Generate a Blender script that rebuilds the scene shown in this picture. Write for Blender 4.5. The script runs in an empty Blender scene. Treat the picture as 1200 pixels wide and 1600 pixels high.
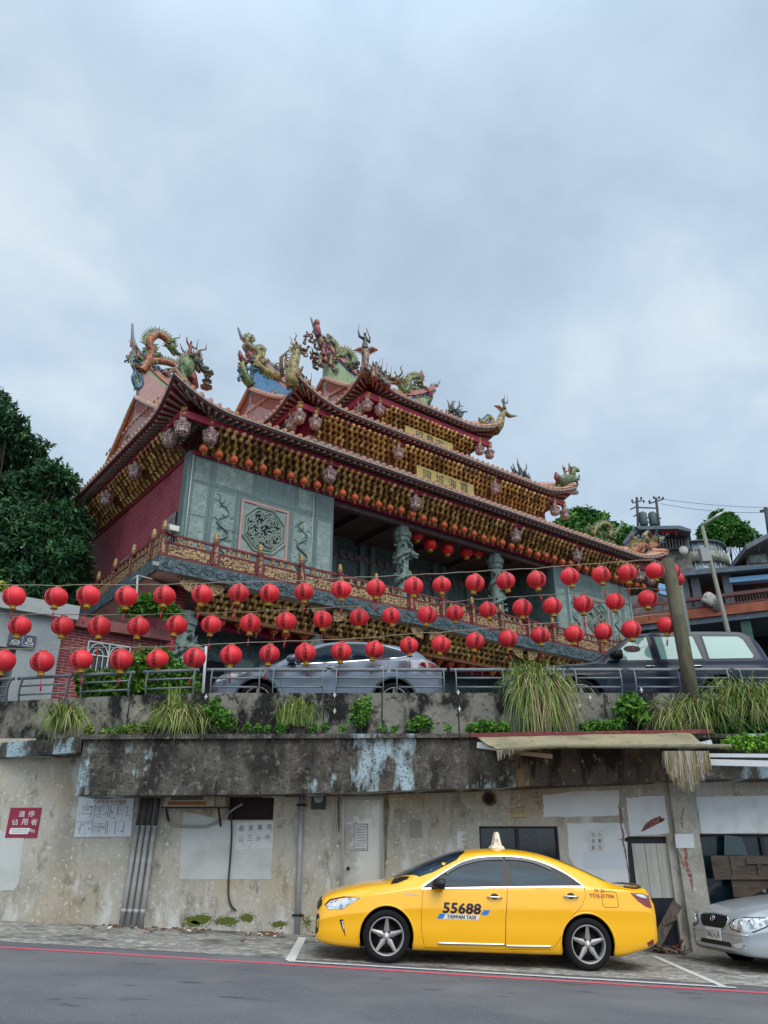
import bpy, bmesh, math, random
from mathutils import Vector, Matrix, Euler, noise as mnoise
R=math.radians; PI=math.pi; TAU=2*PI
SC=bpy.context.scene; COL=SC.collection
random.seed(7)
# ---------------------------------------------------------------- camera
HC=1.48; FPX=1202.0; PITCH=math.atan((1327.0-800.0)/FPX)
cd=bpy.data.cameras.new('camera'); cam=bpy.data.objects.new('camera',cd); COL.objects.link(cam)
cam.location=(0,0,HC); cam.rotation_euler=(PI/2+PITCH,0,0)
cd.sensor_fit='VERTICAL'; cd.sensor_height=24.0; cd.lens=FPX/1600*24.0; cd.clip_start=.05; cd.clip_end=5000
SC.camera=cam
# ---------------------------------------------------------------- light and sky
SUN_EL,SUN_AZ=R(52),R(150)      # azimuth from +y clockwise: light from behind, right of the camera
EXPOSURE=0.5
sd_=bpy.data.lights.new('sun','SUN'); sd_.energy=1.5; sd_.angle=R(50); sd_.color=(1.0,.96,.90)
so=bpy.data.objects.new('sun',sd_); COL.objects.link(so)
sdir=Vector((math.sin(SUN_AZ)*math.cos(SUN_EL),math.cos(SUN_AZ)*math.cos(SUN_EL),math.sin(SUN_EL)))
so.rotation_euler=sdir.to_track_quat('Z','Y').to_euler()
W=bpy.data.worlds.new('World'); SC.world=W; W.use_nodes=True
SKYX,SKYY=3.1,1.7
def build_world():
    nt=W.node_tree; N=nt.nodes; L=nt.links; N.clear()
    def n(t,**k):
        x=N.new(t)
        for a,b in k.items(): setattr(x,a,b)
        return x
    out=n('ShaderNodeOutputWorld'); bg=n('ShaderNodeBackground'); L.new(bg.outputs[0],out.inputs[0])
    bg.inputs['Strength'].default_value=.1
    sky=n('ShaderNodeTexSky'); sky.sky_type='NISHITA'; sky.sun_disc=False
    sky.sun_elevation=SUN_EL; sky.sun_rotation=SUN_AZ; sky.dust_density=2.0
    tc=n('ShaderNodeTexCoord'); sp=n('ShaderNodeSeparateXYZ'); L.new(tc.outputs['Generated'],sp.inputs[0])
    # clouds lie on a flat layer: direction divided by height
    def math_(op,a,b=None,c=None):
        m=n('ShaderNodeMath',operation=op)
        for i,v in enumerate((a,b,c)):
            if v is None: continue
            if isinstance(v,(int,float)): m.inputs[i].default_value=v
            else: L.new(v,m.inputs[i])
        return m.outputs[0]
    zz=math_('MAXIMUM',sp.outputs['Z'],.0); za=math_('ADD',zz,.35)
    cx=math_('DIVIDE',sp.outputs['X'],za); cy=math_('DIVIDE',sp.outputs['Y'],za)
    cb=n('ShaderNodeCombineXYZ'); L.new(cx,cb.inputs[0]); L.new(cy,cb.inputs[1])
    def noise(scale,det,rough,off,dist=0.):
        mp=n('ShaderNodeMapping'); mp.inputs['Location'].default_value=off; mp.inputs['Scale'].default_value=(1.0,1.0,1)
        mp.inputs['Rotation'].default_value=(0,0,R(-38))
        L.new(cb.outputs[0],mp.inputs[0])
        t=n('ShaderNodeTexNoise'); t.inputs['Scale'].default_value=scale; t.inputs['Detail'].default_value=det
        t.inputs['Roughness'].default_value=rough; t.inputs['Distortion'].default_value=dist
        L.new(mp.outputs[0],t.inputs[0]); return t.outputs['Fac']
    big=noise(1.5,4.0,.55,(SKYX,SKYY,0),.25); fine=noise(4.2,9.0,.6,(8.3,2.2,0),.35)
    mixv=math_('ADD',math_('MULTIPLY',big,.62),math_('MULTIPLY',fine,.38))
    ramp=n('ShaderNodeValToRGB'); L.new(mixv,ramp.inputs[0]); e=ramp.color_ramp.elements
    e[0].position=.37; e[0].color=(.36,.46,.57,1); e[1].position=.66; e[1].color=(.62,.69,.735,1)
    m=e.new(.50); m.color=(.445,.55,.655,1)
    # overcast sky: brighter towards the zenith and behind the camera
    up=n('ShaderNodeMapRange',interpolation_type='SMOOTHSTEP'); L.new(sp.outputs['Z'],up.inputs[0])
    up.inputs[1].default_value=.75; up.inputs[2].default_value=1.0; up.inputs[3].default_value=1.0; up.inputs[4].default_value=1.9
    bk=n('ShaderNodeMapRange',interpolation_type='SMOOTHSTEP'); L.new(sp.outputs['Y'],bk.inputs[0])
    bk.inputs[1].default_value=.1; bk.inputs[2].default_value=-.7; bk.inputs[3].default_value=1.0; bk.inputs[4].default_value=1.45
    lum=math_('MULTIPLY',up.outputs[0],bk.outputs[0])
    lum=math_('MULTIPLY',lum,10.0*.93)
    sc=n('ShaderNodeVectorMath',operation='SCALE'); L.new(ramp.outputs[0],sc.inputs[0]); L.new(lum,sc.inputs['Scale'])
    mx=n('ShaderNodeMix',data_type='RGBA'); mx.inputs[0].default_value=.93
    L.new(sky.outputs[0],mx.inputs[6]); L.new(sc.outputs[0],mx.inputs[7]); L.new(mx.outputs[2],bg.inputs[0])
build_world()
SC.view_settings.view_transform='Standard'; SC.view_settings.look='None'; SC.view_settings.exposure=EXPOSURE; SC.view_settings.gamma=1
SC.render.film_transparent=False
try:
    SC.cycles.max_bounces=6; SC.cycles.diffuse_bounces=3; SC.cycles.transparent_max_bounces=8; SC.cycles.use_denoising=True
except Exception: pass
# ---------------------------------------------------------------- geometry helpers
SP,CP=math.sin(PITCH),math.cos(PITCH)
def ray(u,v):
    a=(u-600)/FPX; b=(800-v)/FPX
    return (a,CP-b*SP,SP+b*CP)
def at(u,v,Y):
    x,y,z=ray(u,v); k=Y/y; return Vector((x*k,Y,HC+z*k))
class MB:
    def __init__(s): s.v=[];s.f=[];s.m=[];s.sm=[]
    def add(s,vs,fs,mi=0,sm=False):
        o=len(s.v); s.v.extend([tuple(p) for p in vs])
        for f in fs: s.f.append([o+i for i in f]); s.m.append(mi); s.sm.append(sm)
    def box(s,x0,x1,y0,y1,z0,z1,mi=0):
        if x0>x1:x0,x1=x1,x0
        if y0>y1:y0,y1=y1,y0
        if z0>z1:z0,z1=z1,z0
        s.add([(x0,y0,z0),(x1,y0,z0),(x1,y1,z0),(x0,y1,z0),(x0,y0,z1),(x1,y0,z1),(x1,y1,z1),(x0,y1,z1)],
              [(0,3,2,1),(4,5,6,7),(0,1,5,4),(1,2,6,5),(2,3,7,6),(3,0,4,7)],mi)
    def obox(s,c,a,b,d,mi=0):
        c,a,b,d=map(Vector,(c,a,b,d)); P=[c+i*a+j*b+k*d for k in(-1,1) for j in(-1,1) for i in(-1,1)]
        s.add(P,[(0,2,3,1),(4,5,7,6),(0,1,5,4),(1,3,7,5),(3,2,6,7),(2,0,4,6)],mi)
    def beam(s,p,q,w,h,up=(0,0,1),mi=0):
        p,q=Vector(p),Vector(q); d=(q-p); L=d.length
        if L<1e-6:return
        d/=L; u=Vector(up)
        if abs(d.dot(u))>.99:u=Vector((1,0,0))
        r=d.cross(u).normalized(); u=r.cross(d).normalized()
        s.obox((p+q)/2,d*L/2,r*w/2,u*h/2,mi)
    def tube(s,pts,rad,n=8,mi=0,caps=True,sm=True,flat=1.0):
        pts=[Vector(p) for p in pts]; k=len(pts)
        rs=rad if isinstance(rad,(list,tuple)) else [rad]*k
        o=len(s.v); prev=None
        for i in range(k):
            t=(pts[min(i+1,k-1)]-pts[max(i-1,0)])
            if t.length<1e-9: t=Vector((0,0,1))
            t.normalize()
            if prev is None:
                a=Vector((0,0,1)) if abs(t.z)<.9 else Vector((1,0,0))
                r=t.cross(a).normalized()
            else:
                r=(prev-t*prev.dot(t))
                if r.length<1e-6: r=t.orthogonal()
                r.normalize()
            prev=r; b=t.cross(r)
            for j in range(n):
                c=math.cos(TAU*j/n)*rs[i]; d=math.sin(TAU*j/n)*rs[i]*flat
                s.v.append(tuple(pts[i]+r*c+b*d))
        for i in range(k-1):
            for j in range(n):
                s.f.append([o+i*n+j,o+i*n+(j+1)%n,o+(i+1)*n+(j+1)%n,o+(i+1)*n+j]); s.m.append(mi); s.sm.append(sm)
        if caps:
            s.f.append([o+j for j in range(n)][::-1]); s.m.append(mi); s.sm.append(False)
            s.f.append([o+(k-1)*n+j for j in range(n)]); s.m.append(mi); s.sm.append(False)
    def lathe(s,prof,c=(0,0,0),n=16,mi=0,M=None,sm=True,mis=None,caps=True):
        o=len(s.v); c=Vector(c); M=M or Matrix.Identity(3); k=len(prof)
        for r,z in prof:
            for j in range(n):
                s.v.append(tuple(c+M@Vector((r*math.cos(TAU*j/n),r*math.sin(TAU*j/n),z))))
        for i in range(k-1):
            for j in range(n):
                s.f.append([o+i*n+j,o+i*n+(j+1)%n,o+(i+1)*n+(j+1)%n,o+(i+1)*n+j]); s.m.append(mis[i] if mis else mi); s.sm.append(sm)
        if not caps: return
        s.f.append([o+j for j in range(n)][::-1]); s.m.append(mis[0] if mis else mi); s.sm.append(False)
        s.f.append([o+(k-1)*n+j for j in range(n)]); s.m.append(mis[-1] if mis else mi); s.sm.append(False)
    def ball(s,c,r,nu=10,nv=7,mi=0,M=None):
        r=Vector(r) if not isinstance(r,(int,float)) else Vector((r,r,r)); c=Vector(c); M=M or Matrix.Identity(3)
        o=len(s.v)
        s.v.append(tuple(c+M@Vector((0,0,-r.z))))
        for i in range(1,nv):
            a=-PI/2+PI*i/nv
            for j in range(nu):
                s.v.append(tuple(c+M@Vector((r.x*math.cos(a)*math.cos(TAU*j/nu),r.y*math.cos(a)*math.sin(TAU*j/nu),r.z*math.sin(a)))))
        s.v.append(tuple(c+M@Vector((0,0,r.z)))); t=len(s.v)-1
        for j in range(nu):
            s.f.append([o,o+1+(j+1)%nu,o+1+j]); s.m.append(mi); s.sm.append(True)
            s.f.append([t,o+1+(nv-2)*nu+j,o+1+(nv-2)*nu+(j+1)%nu]); s.m.append(mi); s.sm.append(True)
        for i in range(nv-2):
            for j in range(nu):
                a=o+1+i*nu; s.f.append([a+j,a+(j+1)%nu,a+nu+(j+1)%nu,a+nu+j]); s.m.append(mi); s.sm.append(True)
    def prism(s,poly,d0,d1,M,mi=0,mi_side=None):
        """poly: 2-D outline; M: function (a,b,d) -> point"""
        n=len(poly); A=[M(a,b,d0) for a,b in poly]; B=[M(a,b,d1) for a,b in poly]
        s.add(A+B,[list(range(n))[::-1],[n+i for i in range(n)]],mi)
        s.add(A+B,[[i,(i+1)%n,n+(i+1)%n,n+i] for i in range(n)],mi if mi_side is None else mi_side)
    def grid(s,fn,nu,nv,mi=0,sm=True):
        o=len(s.v)
        for i in range(nu+1):
            for j in range(nv+1): s.v.append(tuple(fn(i/nu,j/nv)))
        for i in range(nu):
            for j in range(nv):
                a=o+i*(nv+1)+j; s.f.append([a,a+nv+1,a+nv+2,a+1]); s.m.append(mi); s.sm.append(sm)
    def build(s,name,mats,parent=None,world=False,origin=None):
        me=bpy.data.meshes.new(name)
        off=Vector((0,0,0))
        if parent is None:
            if origin is None:
                xs=[p[0] for p in s.v]; ys=[p[1] for p in s.v]; zs=[p[2] for p in s.v]
                off=Vector(((min(xs)+max(xs))/2,(min(ys)+max(ys))/2,min(zs)))
            else: off=Vector(origin)
        elif world:
            q=parent
            while q.parent: q=q.parent
            off=q.location.copy()
        vs=s.v if off.length==0 else [(p[0]-off.x,p[1]-off.y,p[2]-off.z) for p in s.v]
        me.from_pydata(vs,[],s.f)
        for m in (mats if isinstance(mats,(list,tuple)) else [mats]): me.materials.append(m)
        me.polygons.foreach_set('material_index',s.m); me.polygons.foreach_set('use_smooth',s.sm)
        me.update()
        o=bpy.data.objects.new(name,me); COL.objects.link(o)
        if parent is not None: o.parent=parent
        else: o.location=off
        return o
def split_build(mb,name,mats,parent,world=False,fn=None):
    """build every connected piece as an object of its own"""
    n=len(mb.v); p=list(range(n))
    def find(a):
        while p[a]!=a: p[a]=p[p[a]]; a=p[a]
        return a
    for f in mb.f:
        r=find(f[0])
        for i in f[1:]: p[find(i)]=r
    gr={}
    for k,f in enumerate(mb.f): gr.setdefault(find(f[0]),[]).append(k)
    out=[]
    for ks in gr.values():
        m=MB(); mp={}
        for k in ks:
            g=[]
            for i in mb.f[k]:
                if i not in mp: mp[i]=len(m.v); m.v.append(mb.v[i])
                g.append(mp[i])
            m.f.append(g); m.m.append(mb.m[k]); m.sm.append(mb.sm[k])
        out.append(fn(m,name,mats,parent) if fn else m.build(name,mats,parent,world))
    return out
def tag(o,label=None,cat=None,group=None,kind=None):
    if label:o['label']=label
    if cat:o['category']=cat
    if group:o['group']=group
    if kind:o['kind']=kind
    return o
def thing(name,label,cat,loc=(0,0,0),rz=0,group=None):
    o=bpy.data.objects.new(name,None); COL.objects.link(o); o.location=loc; o.rotation_euler=(0,0,rz); o.empty_display_size=.1
    return tag(o,label,cat,group)
def copy_tree(o,parent=None):
    c=o.copy(); COL.objects.link(c)
    if parent is not None: c.parent=parent
    for ch in list(o.children): copy_tree(ch,c)
    return c
_tx={}
def text2d(s):
    """flat outline triangles of a string, width-normalised to height 1, centred"""
    if s in _tx: return _tx[s]
    cu=bpy.data.curves.new('lettering','FONT'); cu.body=s; cu.size=1; cu.resolution_u=2
    ob=bpy.data.objects.new('lettering',cu); COL.objects.link(ob)
    dg=bpy.context.evaluated_depsgraph_get(); dg.update(); me=bpy.data.meshes.new_from_object(ob.evaluated_get(dg))
    vs=[(v.co.x,v.co.y) for v in me.vertices]; fs=[list(p.vertices) for p in me.polygons]
    bpy.data.objects.remove(ob); bpy.data.curves.remove(cu); bpy.data.meshes.remove(me)
    if not vs: vs=[(0,0),(1,0),(1,1),(0,1)]; fs=[[0,1,2,3]]
    x0=min(v[0] for v in vs);x1=max(v[0] for v in vs);y0=min(v[1] for v in vs);y1=max(v[1] for v in vs)
    w=max(x1-x0,1e-5);h=max(y1-y0,1e-5)
    _tx[s]=([((x-x0)/w-.5,(y-y0)/h-.5) for x,y in vs],fs,w/h); return _tx[s]
def put_text(mb,s,M,w=None,h=None,mi=0,shear=0.):
    """M: function (a,b)->point, a to the right, b up, metres"""
    vs,fs,asp=text2d(s)
    if w is None: w=h*asp
    if h is None: h=w/asp
    mb.add([M(a*w+shear*b*h,b*h) for a,b in vs],fs,mi)
# ---------------------------------------------------------------- materials
def hexl(h):
    h=h.lstrip('#'); c=[int(h[i:i+2],16)/255 for i in(0,2,4)]
    return tuple((x/12.92 if x<=.04045 else ((x+.055)/1.055)**2.4) for x in c)
_mats={}
def mat(name,col,rough=.6,metal=0.,spec=.5,vary=(),bump=None,coat=0.,trans=0.,rand=0.,scale=(1,1,1),emit=None,brick=None,bumps=()):
    """vary: list of (noise scale, colour, lo, hi, detail[, stretch xyz]) overlays; bump: (scale,strength)"""
    if name in _mats: return _mats[name]
    m=bpy.data.materials.new(name); m.use_nodes=True; nt=m.node_tree; N=nt.nodes; L=nt.links
    b=N['Principled BSDF']; c3=hexl(col) if isinstance(col,str) else col
    b.inputs['Base Color'].default_value=(*c3,1); b.inputs['Roughness'].default_value=rough; b.inputs['Metallic'].default_value=metal
    b.inputs['Specular IOR Level'].default_value=spec; b.inputs['Coat Weight'].default_value=coat; b.inputs['Coat Roughness'].default_value=.04
    b.inputs['Transmission Weight'].default_value=trans
    if emit: b.inputs['Emission Color'].default_value=(*emit[0],1); b.inputs['Emission Strength'].default_value=emit[1]
    cur=None
    tc=N.new('ShaderNodeTexCoord'); src=tc.outputs['Object']
    def mapped(st,off=0):
        mp=N.new('ShaderNodeMapping'); mp.inputs['Scale'].default_value=st; mp.inputs['Location'].default_value=(off*3.7,off*1.3,off*2.1)
        L.new(src,mp.inputs[0]); return mp.outputs[0]
    if brick:
        c2,mort,bw,bh,ms,axis=brick
        t=N.new('ShaderNodeTexBrick'); t.inputs['Color1'].default_value=(*c3,1); t.inputs['Color2'].default_value=(*hexl(c2),1)
        t.inputs['Mortar'].default_value=(*hexl(mort),1); t.inputs['Scale'].default_value=1; t.inputs['Brick Width'].default_value=bw
        t.inputs['Row Height'].default_value=bh; t.inputs['Mortar Size'].default_value=ms
        sp=N.new('ShaderNodeSeparateXYZ'); L.new(src,sp.inputs[0]); cb=N.new('ShaderNodeCombineXYZ')
        L.new(sp.outputs[axis],cb.inputs[0]); L.new(sp.outputs['Z'],cb.inputs[1]); L.new(cb.outputs[0],t.inputs[0]); cur=t.outputs[0]
    for i,v in enumerate(vary):
        sc,c2,lo,hi,det=v[:5]; st=v[5] if len(v)>5 else (1,1,1)
        t=N.new('ShaderNodeTexNoise'); t.inputs['Scale'].default_value=sc; t.inputs['Detail'].default_value=det; t.inputs['Roughness'].default_value=.6
        L.new(mapped(st,i+1),t.inputs[0])
        mr=N.new('ShaderNodeMapRange'); mr.inputs[1].default_value=lo; mr.inputs[2].default_value=hi; L.new(t.outputs['Fac'],mr.inputs[0])
        mx=N.new('ShaderNodeMix'); mx.data_type='RGBA'; L.new(mr.outputs[0],mx.inputs[0])
        if cur is None: mx.inputs[6].default_value=(*c3,1)
        else: L.new(cur,mx.inputs[6])
        mx.inputs[7].default_value=(*(hexl(c2) if isinstance(c2,str) else c2),1); cur=mx.outputs[2]
    if rand:
        oi=N.new('ShaderNodeObjectInfo'); hs=N.new('ShaderNodeHueSaturation'); mr=N.new('ShaderNodeMapRange')
        mr.inputs[3].default_value=1-rand; mr.inputs[4].default_value=1+rand; L.new(oi.outputs['Random'],mr.inputs[0]); L.new(mr.outputs[0],hs.inputs['Value'])
        if cur is None: hs.inputs['Color'].default_value=(*c3,1)
        else: L.new(cur,hs.inputs['Color'])
        cur=hs.outputs[0]
    if cur is not None: L.new(cur,b.inputs['Base Color'])
    prevn=None
    for bs in ([bump] if bump else [])+list(bumps):
        t=N.new('ShaderNodeTexNoise'); t.inputs['Scale'].default_value=bs[0]; t.inputs['Detail'].default_value=5
        L.new(mapped(bs[2] if len(bs)>2 else (1,1,1)),t.inputs[0])
        bp=N.new('ShaderNodeBump'); bp.inputs['Strength'].default_value=bs[1]; bp.inputs['Distance'].default_value=bs[3] if len(bs)>3 else .02
        L.new(t.outputs['Fac'],bp.inputs['Height'])
        if prevn: L.new(prevn,bp.inputs['Normal'])
        prevn=bp.outputs[0]
    if prevn: L.new(prevn,b.inputs['Normal'])
    _mats[name]=m; return m
def leafmat(name,col,col2,rough=.55):
    m=mat(name,col,rough,0,.35,vary=((2.2,col2,.35,.7,3),),rand=.12)
    return m
def catmull(pts,n):
    P=[Vector(p) for p in pts]; out=[]
    for i in range(len(P)-1):
        a=P[max(i-1,0)];b=P[i];c=P[i+1];d=P[min(i+2,len(P)-1)]
        for k in range(n):
            t=k/n; out.append(.5*((2*b)+(c-a)*t+(2*a-5*b+4*c-d)*t*t+(3*b-a-3*c+d)*t**3))
    out.append(P[-1]); return out
# ================================================================ street level
def gz(x): return .066-.04*max(-40,min(40,x))
GZ=3.8                       # level of the upper road and temple yard
WY=15.05                     # face of the concrete wall
def sheet(name,mats,quad_fn,nu,nv,kind='structure'):
    mb=MB(); mb.grid(quad_fn,nu,nv,0,False); o=mb.build(name,mats,origin=(0,0,0)); o['kind']=kind; return o
M_asph=mat('asphalt','#626266',.88,0,.3,vary=((1.1,'#58585c',.4,.7,5,(.25,1.2,1)),(55,'#8a8a8c',.56,.72,3),(160,'#2f3032',.58,.7,2),(.5,'#747474',.45,.75,3),(2.6,'#4a4a4d',.62,.68,6,(.5,1.4,1))),bump=(150,.5,(1,1,1),.006))
M_should=mat('worn_concrete_ground','#7b7872',.9,0,.3,vary=((14,'#bab7ad',.48,.60,8,(.6,1.2,1)),(1.7,'#4f4d49',.48,.7,5),(45,'#33322f',.60,.72,4),(3.2,'#8b8880',.5,.7,6)),bump=(40,.6,(1,1,1),.012))
M_dirt=mat('far_ground','#4a4d42',.95)
def spread(a,lo,hi):
    t=2*a-1; return (lo+hi)/2+(hi-lo)/2*(abs(t)**2.2)*(1 if t>0 else -1)
def gfar(x):
    return gz(x)
sheet('ground',M_dirt,lambda a,b:((x:=spread(a,-3000,3000)),spread(b,-3000,3000),gfar(x)-.03),60,60)
def lineY(x): return 11.34-.0966*x     # the red edge line
sheet('road',M_asph,lambda a,b:((x:=-40+80*a),-12+(lineY(x)+.86+.12*math.sin(x*.9)+12)*b,gz(x)),80,4)
sheet('pavement',M_should,lambda a,b:((x:=-40+80*a),(y0:=lineY(x)+.55)+(15.6-y0)*b,gz(x)+.004+.02*b*b),80,8)
M_red=mat('red_road_paint','#cc4f64',.75,vary=((30,'#8a5c64',.58,.74,5),(4,'#c26670',.5,.7,3)))
M_wht=mat('white_road_paint','#cfcfca',.75,vary=((26,'#85847f',.53,.68,6),(90,'#6d6c68',.58,.7,3)))
sheet('road_edge_line',M_red,lambda a,b:((x:=-40+80*a),lineY(x)-.06+.12*b+.012*math.sin(3*x),gz(x)+.004),240,1)
def bay(p,q,w):
    p,q=Vector(p),Vector(q); d=(q-p).normalized(); n=Vector((-d.y,d.x))
    def f(a,b):
        P=p+(q-p)*a+n*(w*(b-.5)+.008*mnoise.noise((a*14,b*3,p.x))); return (P.x,P.y,gz(P.x)+.009+.02*max(0,(P.y-lineY(P.x)-.55)/4)**2)
    return f
sheet('parking_bay_line',M_wht,bay((-1.28,11.74),(4.4,11.19),.10),70,1)
sheet('parking_bay_line',M_wht,bay((-1.25,11.79),(-1.36,14.6),.13),40,1)
sheet('parking_bay_line',M_wht,bay((4.27,11.27),(4.34,14.2),.10),30,1)

for pts in (((0,1464),(40,1468),(90,1470),(130,1474)),((70,1478),(110,1470),(150,1462),(190,1455)),((20,1451),(80,1455),(150,1458)),((205,1448),(240,1456),(262,1470))):
    mb=MB(); Q=[]
    for u,v in pts:
        x,y,z=ray(u,v); k=(.075-HC)/(z+.04*x); Q.append(Vector((x*k,y*k,0)))
    Q=catmull(Q,8)
    for i,p in enumerate(Q): p.x+=.03*mnoise.noise((i*.7,pts[0][0],0)); p.y+=.05*mnoise.noise((i*.5,pts[0][0],4))
    V=[];
    for i,p in enumerate(Q):
        w=.012*(.5+abs(mnoise.noise((i*.9,1,pts[0][0])))*2)*(1-abs(2*i/(len(Q)-1)-1)**4); V+=[(p.x,p.y-w,gz(p.x)+.030),(p.x,p.y+w,gz(p.x)+.030)]
    mb.add(V,[(2*i,2*i+2,2*i+3,2*i+1) for i in range(len(Q)-1)]); o=mb.build('pavement_crack',mat('dark_crack','#3b3833',.95),origin=(0,0,0)); o['kind']='structure'
# ---------------------------------------------------------------- concrete building under the upper road
def wall_holes(mb,x0,x1,z0,z1,y0,y1,holes,mi=0):
    xs=sorted(set([x0,x1]+[h[0] for h in holes]+[h[1] for h in holes])); zs=sorted(set([z0,z1]+[h[2] for h in holes]+[h[3] for h in holes]))
    inside=lambda x,z:any(h[0]<x<h[1] and h[2]<z<h[3] for h in holes)
    for i in range(len(xs)-1):
        for j in range(len(zs)-1):
            if not inside((xs[i]+xs[i+1])/2,(zs[j]+zs[j+1])/2):
                a,b,c,d=xs[i],xs[i+1],zs[j],zs[j+1]
                mb.add([(a,y0,c),(b,y0,c),(b,y0,d),(a,y0,d)],[(0,1,2,3)],mi)
    for a,b,c,d in holes:
        mb.add([(a,y0,c),(b,y0,c),(b,y0,d),(a,y0,d),(a,y1,c),(b,y1,c),(b,y1,d),(a,y1,d)],[(0,4,5,1),(1,5,6,2),(2,6,7,3),(3,7,4,0)],mi)
M_conc=mat('stained_wall_concrete','#b4aea1',.9,0,.3,vary=((1.1,'#979184',.45,.7,6),(.45,'#b09c78',.46,.70,4),(5,'#787266',.55,.72,8,(1,1,.55)),(16,'#cfccc3',.57,.68,8),(1.6,'#c9c7c0',.56,.66,9,(1.2,1,.5)),(3.4,'#5f5c54',.66,.72,9,(2.2,1,.25)),(2.6,'#6a665c',.62,.78,9,(1.6,1,.35)),(30,'#5a564d',.66,.78,6)),bump=(9,.5,(1,1,1),.02),bumps=((60,.4,(1,1,1),.008),))
M_moldc=mat('moldy_slab_concrete','#5b5750',.92,0,.3,vary=((2.2,'#2f2d2a',.42,.62,8,(1.2,1,.6)),(9,'#7c766b',.54,.70,8),(1.15,'#9fb4bc',.55,.60,9,(1.3,1,.45)),(22,'#1f1e1c',.55,.68,6),(40,'#8a8578',.62,.75,5)),bump=(7,.9,(1,1,1),.05),bumps=((38,.8,(1,1,1),.02),))
M_para=mat('moldy_parapet_concrete','#77736a',.92,0,.3,vary=((.9,'#8a857a',.45,.65,4),(1.7,'#1d1d1c',.47,.57,9,(1.3,1,.7)),(8,'#35342f',.54,.66,8),(30,'#9a968a',.62,.74,5)),bump=(10,.7,(1,1,1),.03))
M_white=mat('old_white_wall_paint','#dadddd',.8,vary=((3,'#bfc1bd',.5,.72,7),(26,'#8f908a',.64,.76,6),(.8,'#cfd3d4',.4,.7,3)),bump=(18,.25,(1,1,1),.01))
M_greyp=mat('grey_render_patch','#bdbfbb',.85,vary=((2.2,'#abada6',.45,.7,6),(24,'#bfc0bb',.6,.75,5)),bump=(30,.2,(1,1,1),.01))
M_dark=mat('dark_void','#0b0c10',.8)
M_navy=mat('dark_blue_painted_wood','#10151f',.55,vary=((6,'#1c2330',.5,.7,5),))
M_glassd=mat('dark_window_glass','#0d1318',.06,0,.6,vary=((1.5,'#1b2a31',.45,.7,3),))
B=thing('concrete_building','long stained concrete building under the upper road, with a metal door and dark windows','building',(0,WY,0))
def X(u,v,Y=WY): return at(u,v,Y).x
def Z(u,v,Y=WY): return at(u,v,Y).z
def rc(u0,v0,u1,v1,Y=WY):
    p=at(u0,v1,Y); q=at(u1,v0,Y); a=at(u0,v0,Y); b=at(u1,v1,Y)
    return ((p.x+a.x)/2,(q.x+b.x)/2,(p.z+b.z)/2,(q.z+a.z)/2)
H_door=rc(533,1245,598,1462); H_door=(H_door[0],H_door[1],-.2,H_door[3])
H_win=rc(750,1291,874,1362); H_vent=rc(757,1240,774,1256)
H_lean=rc(986,1307,1054,1490); H_lean=(H_lean[0],H_lean[1],-.4,H_lean[3])
H_plum=rc(357,1226,428,1281); H_gar=rc(1103,1303,1330,1440)
mb=MB(); wall_holes(mb,-14,14,-1.2,3.4,WY,WY+.28,[H_door,H_win,H_vent,H_lean,H_plum,H_gar]); mb.build('wall',M_conc,B,True)
mb=MB(); mb.box(-14,14,WY+1.2,WY+1.3,-1.2,3.4); mb.build('inner_wall',M_dark,B,True)
# slab: the deep beam under the ledge
def strip_prism(mb,pts,mi=0):
    """pts: list of (x,yfront,yback,zbottom,ztop)"""
    V=[];F=[]
    for x,yf,yb,zb,zt in pts: V+=[(x,yf,zb),(x,yf,zt),(x,yb,zt),(x,yb,zb)]
    n=len(pts)
    for i in range(n-1):
        a=i*4;b=a+4
        for k in range(4): F.append((a+k,a+(k+1)%4,b+(k+1)%4,b+k)[::-1])
    F.append((0,3,2,1)[::-1]); F.append(tuple((n-1)*4+k for k in(0,3,2,1))); mb.add(V,F,mi)
SY=14.15
zb=lambda u,v:at(u,v,SY).z
mb=MB(); strip_prism(mb,[(X(118,1243,SY),SY,15.6,zb(118,1243),3.26),(X(430,1241,SY),SY,15.6,zb(430,1241),3.27),(X(740,1232,SY),SY,15.6,zb(740,1232),3.28),(X(806,1229,SY),SY,15.6,zb(806,1229),3.28)])
slab=mb.build('slab_beam',M_moldc,B,True)
mb=MB(); strip_prism(mb,[(X(806,1229,SY)+.001,SY,15.6,zb(806,1229),3.28),(X(930,1224,SY),SY,15.6,zb(930,1224),3.28),(X(1042,1220,SY),SY,15.6,zb(1042,1219),3.28)]); mb.build('slab_beam',mat('rust_streaked_slab','#4f4841',.92,0,.3,vary=((1.3,'#7d6850',.52,.64,8,(1.6,1,.5)),(2.4,'#29231f',.50,.60,8,(1.5,1,.6)),(7,'#a3937a',.60,.68,8,(1.3,1,.6)),(3,'#5a3626',.62,.70,7,(2,1,.4)),(20,'#221a16',.58,.70,6)),bump=(8,.8,(1,1,1),.04)),B,True)
mb=MB(); strip_prism(mb,[(X(1042,1219,SY)+.02,SY+.12,15.6,zb(1042,1216),2.92),(12,SY+.12,15.6,zb(1042,1216)+.02,2.92)]); mb.build('slab_beam',M_moldc,B,True)
mb=MB(); strip_prism(mb,[(X(124,1160,14.08),14.06,15.4,3.262,3.345),(X(760,1150,14.08),14.06,15.4,3.29,3.36),(12,14.10,15.4,3.29,3.36)])
strip_prism(mb,[(-13,15.9,16.9,3.02,3.30),(-7.2,14.95,16.4,3.04,3.31),(X(124,1160,14.08)-.02,14.25,15.6,3.06,3.33)]); mb.build('ledge',M_moldc,B,True)
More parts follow.
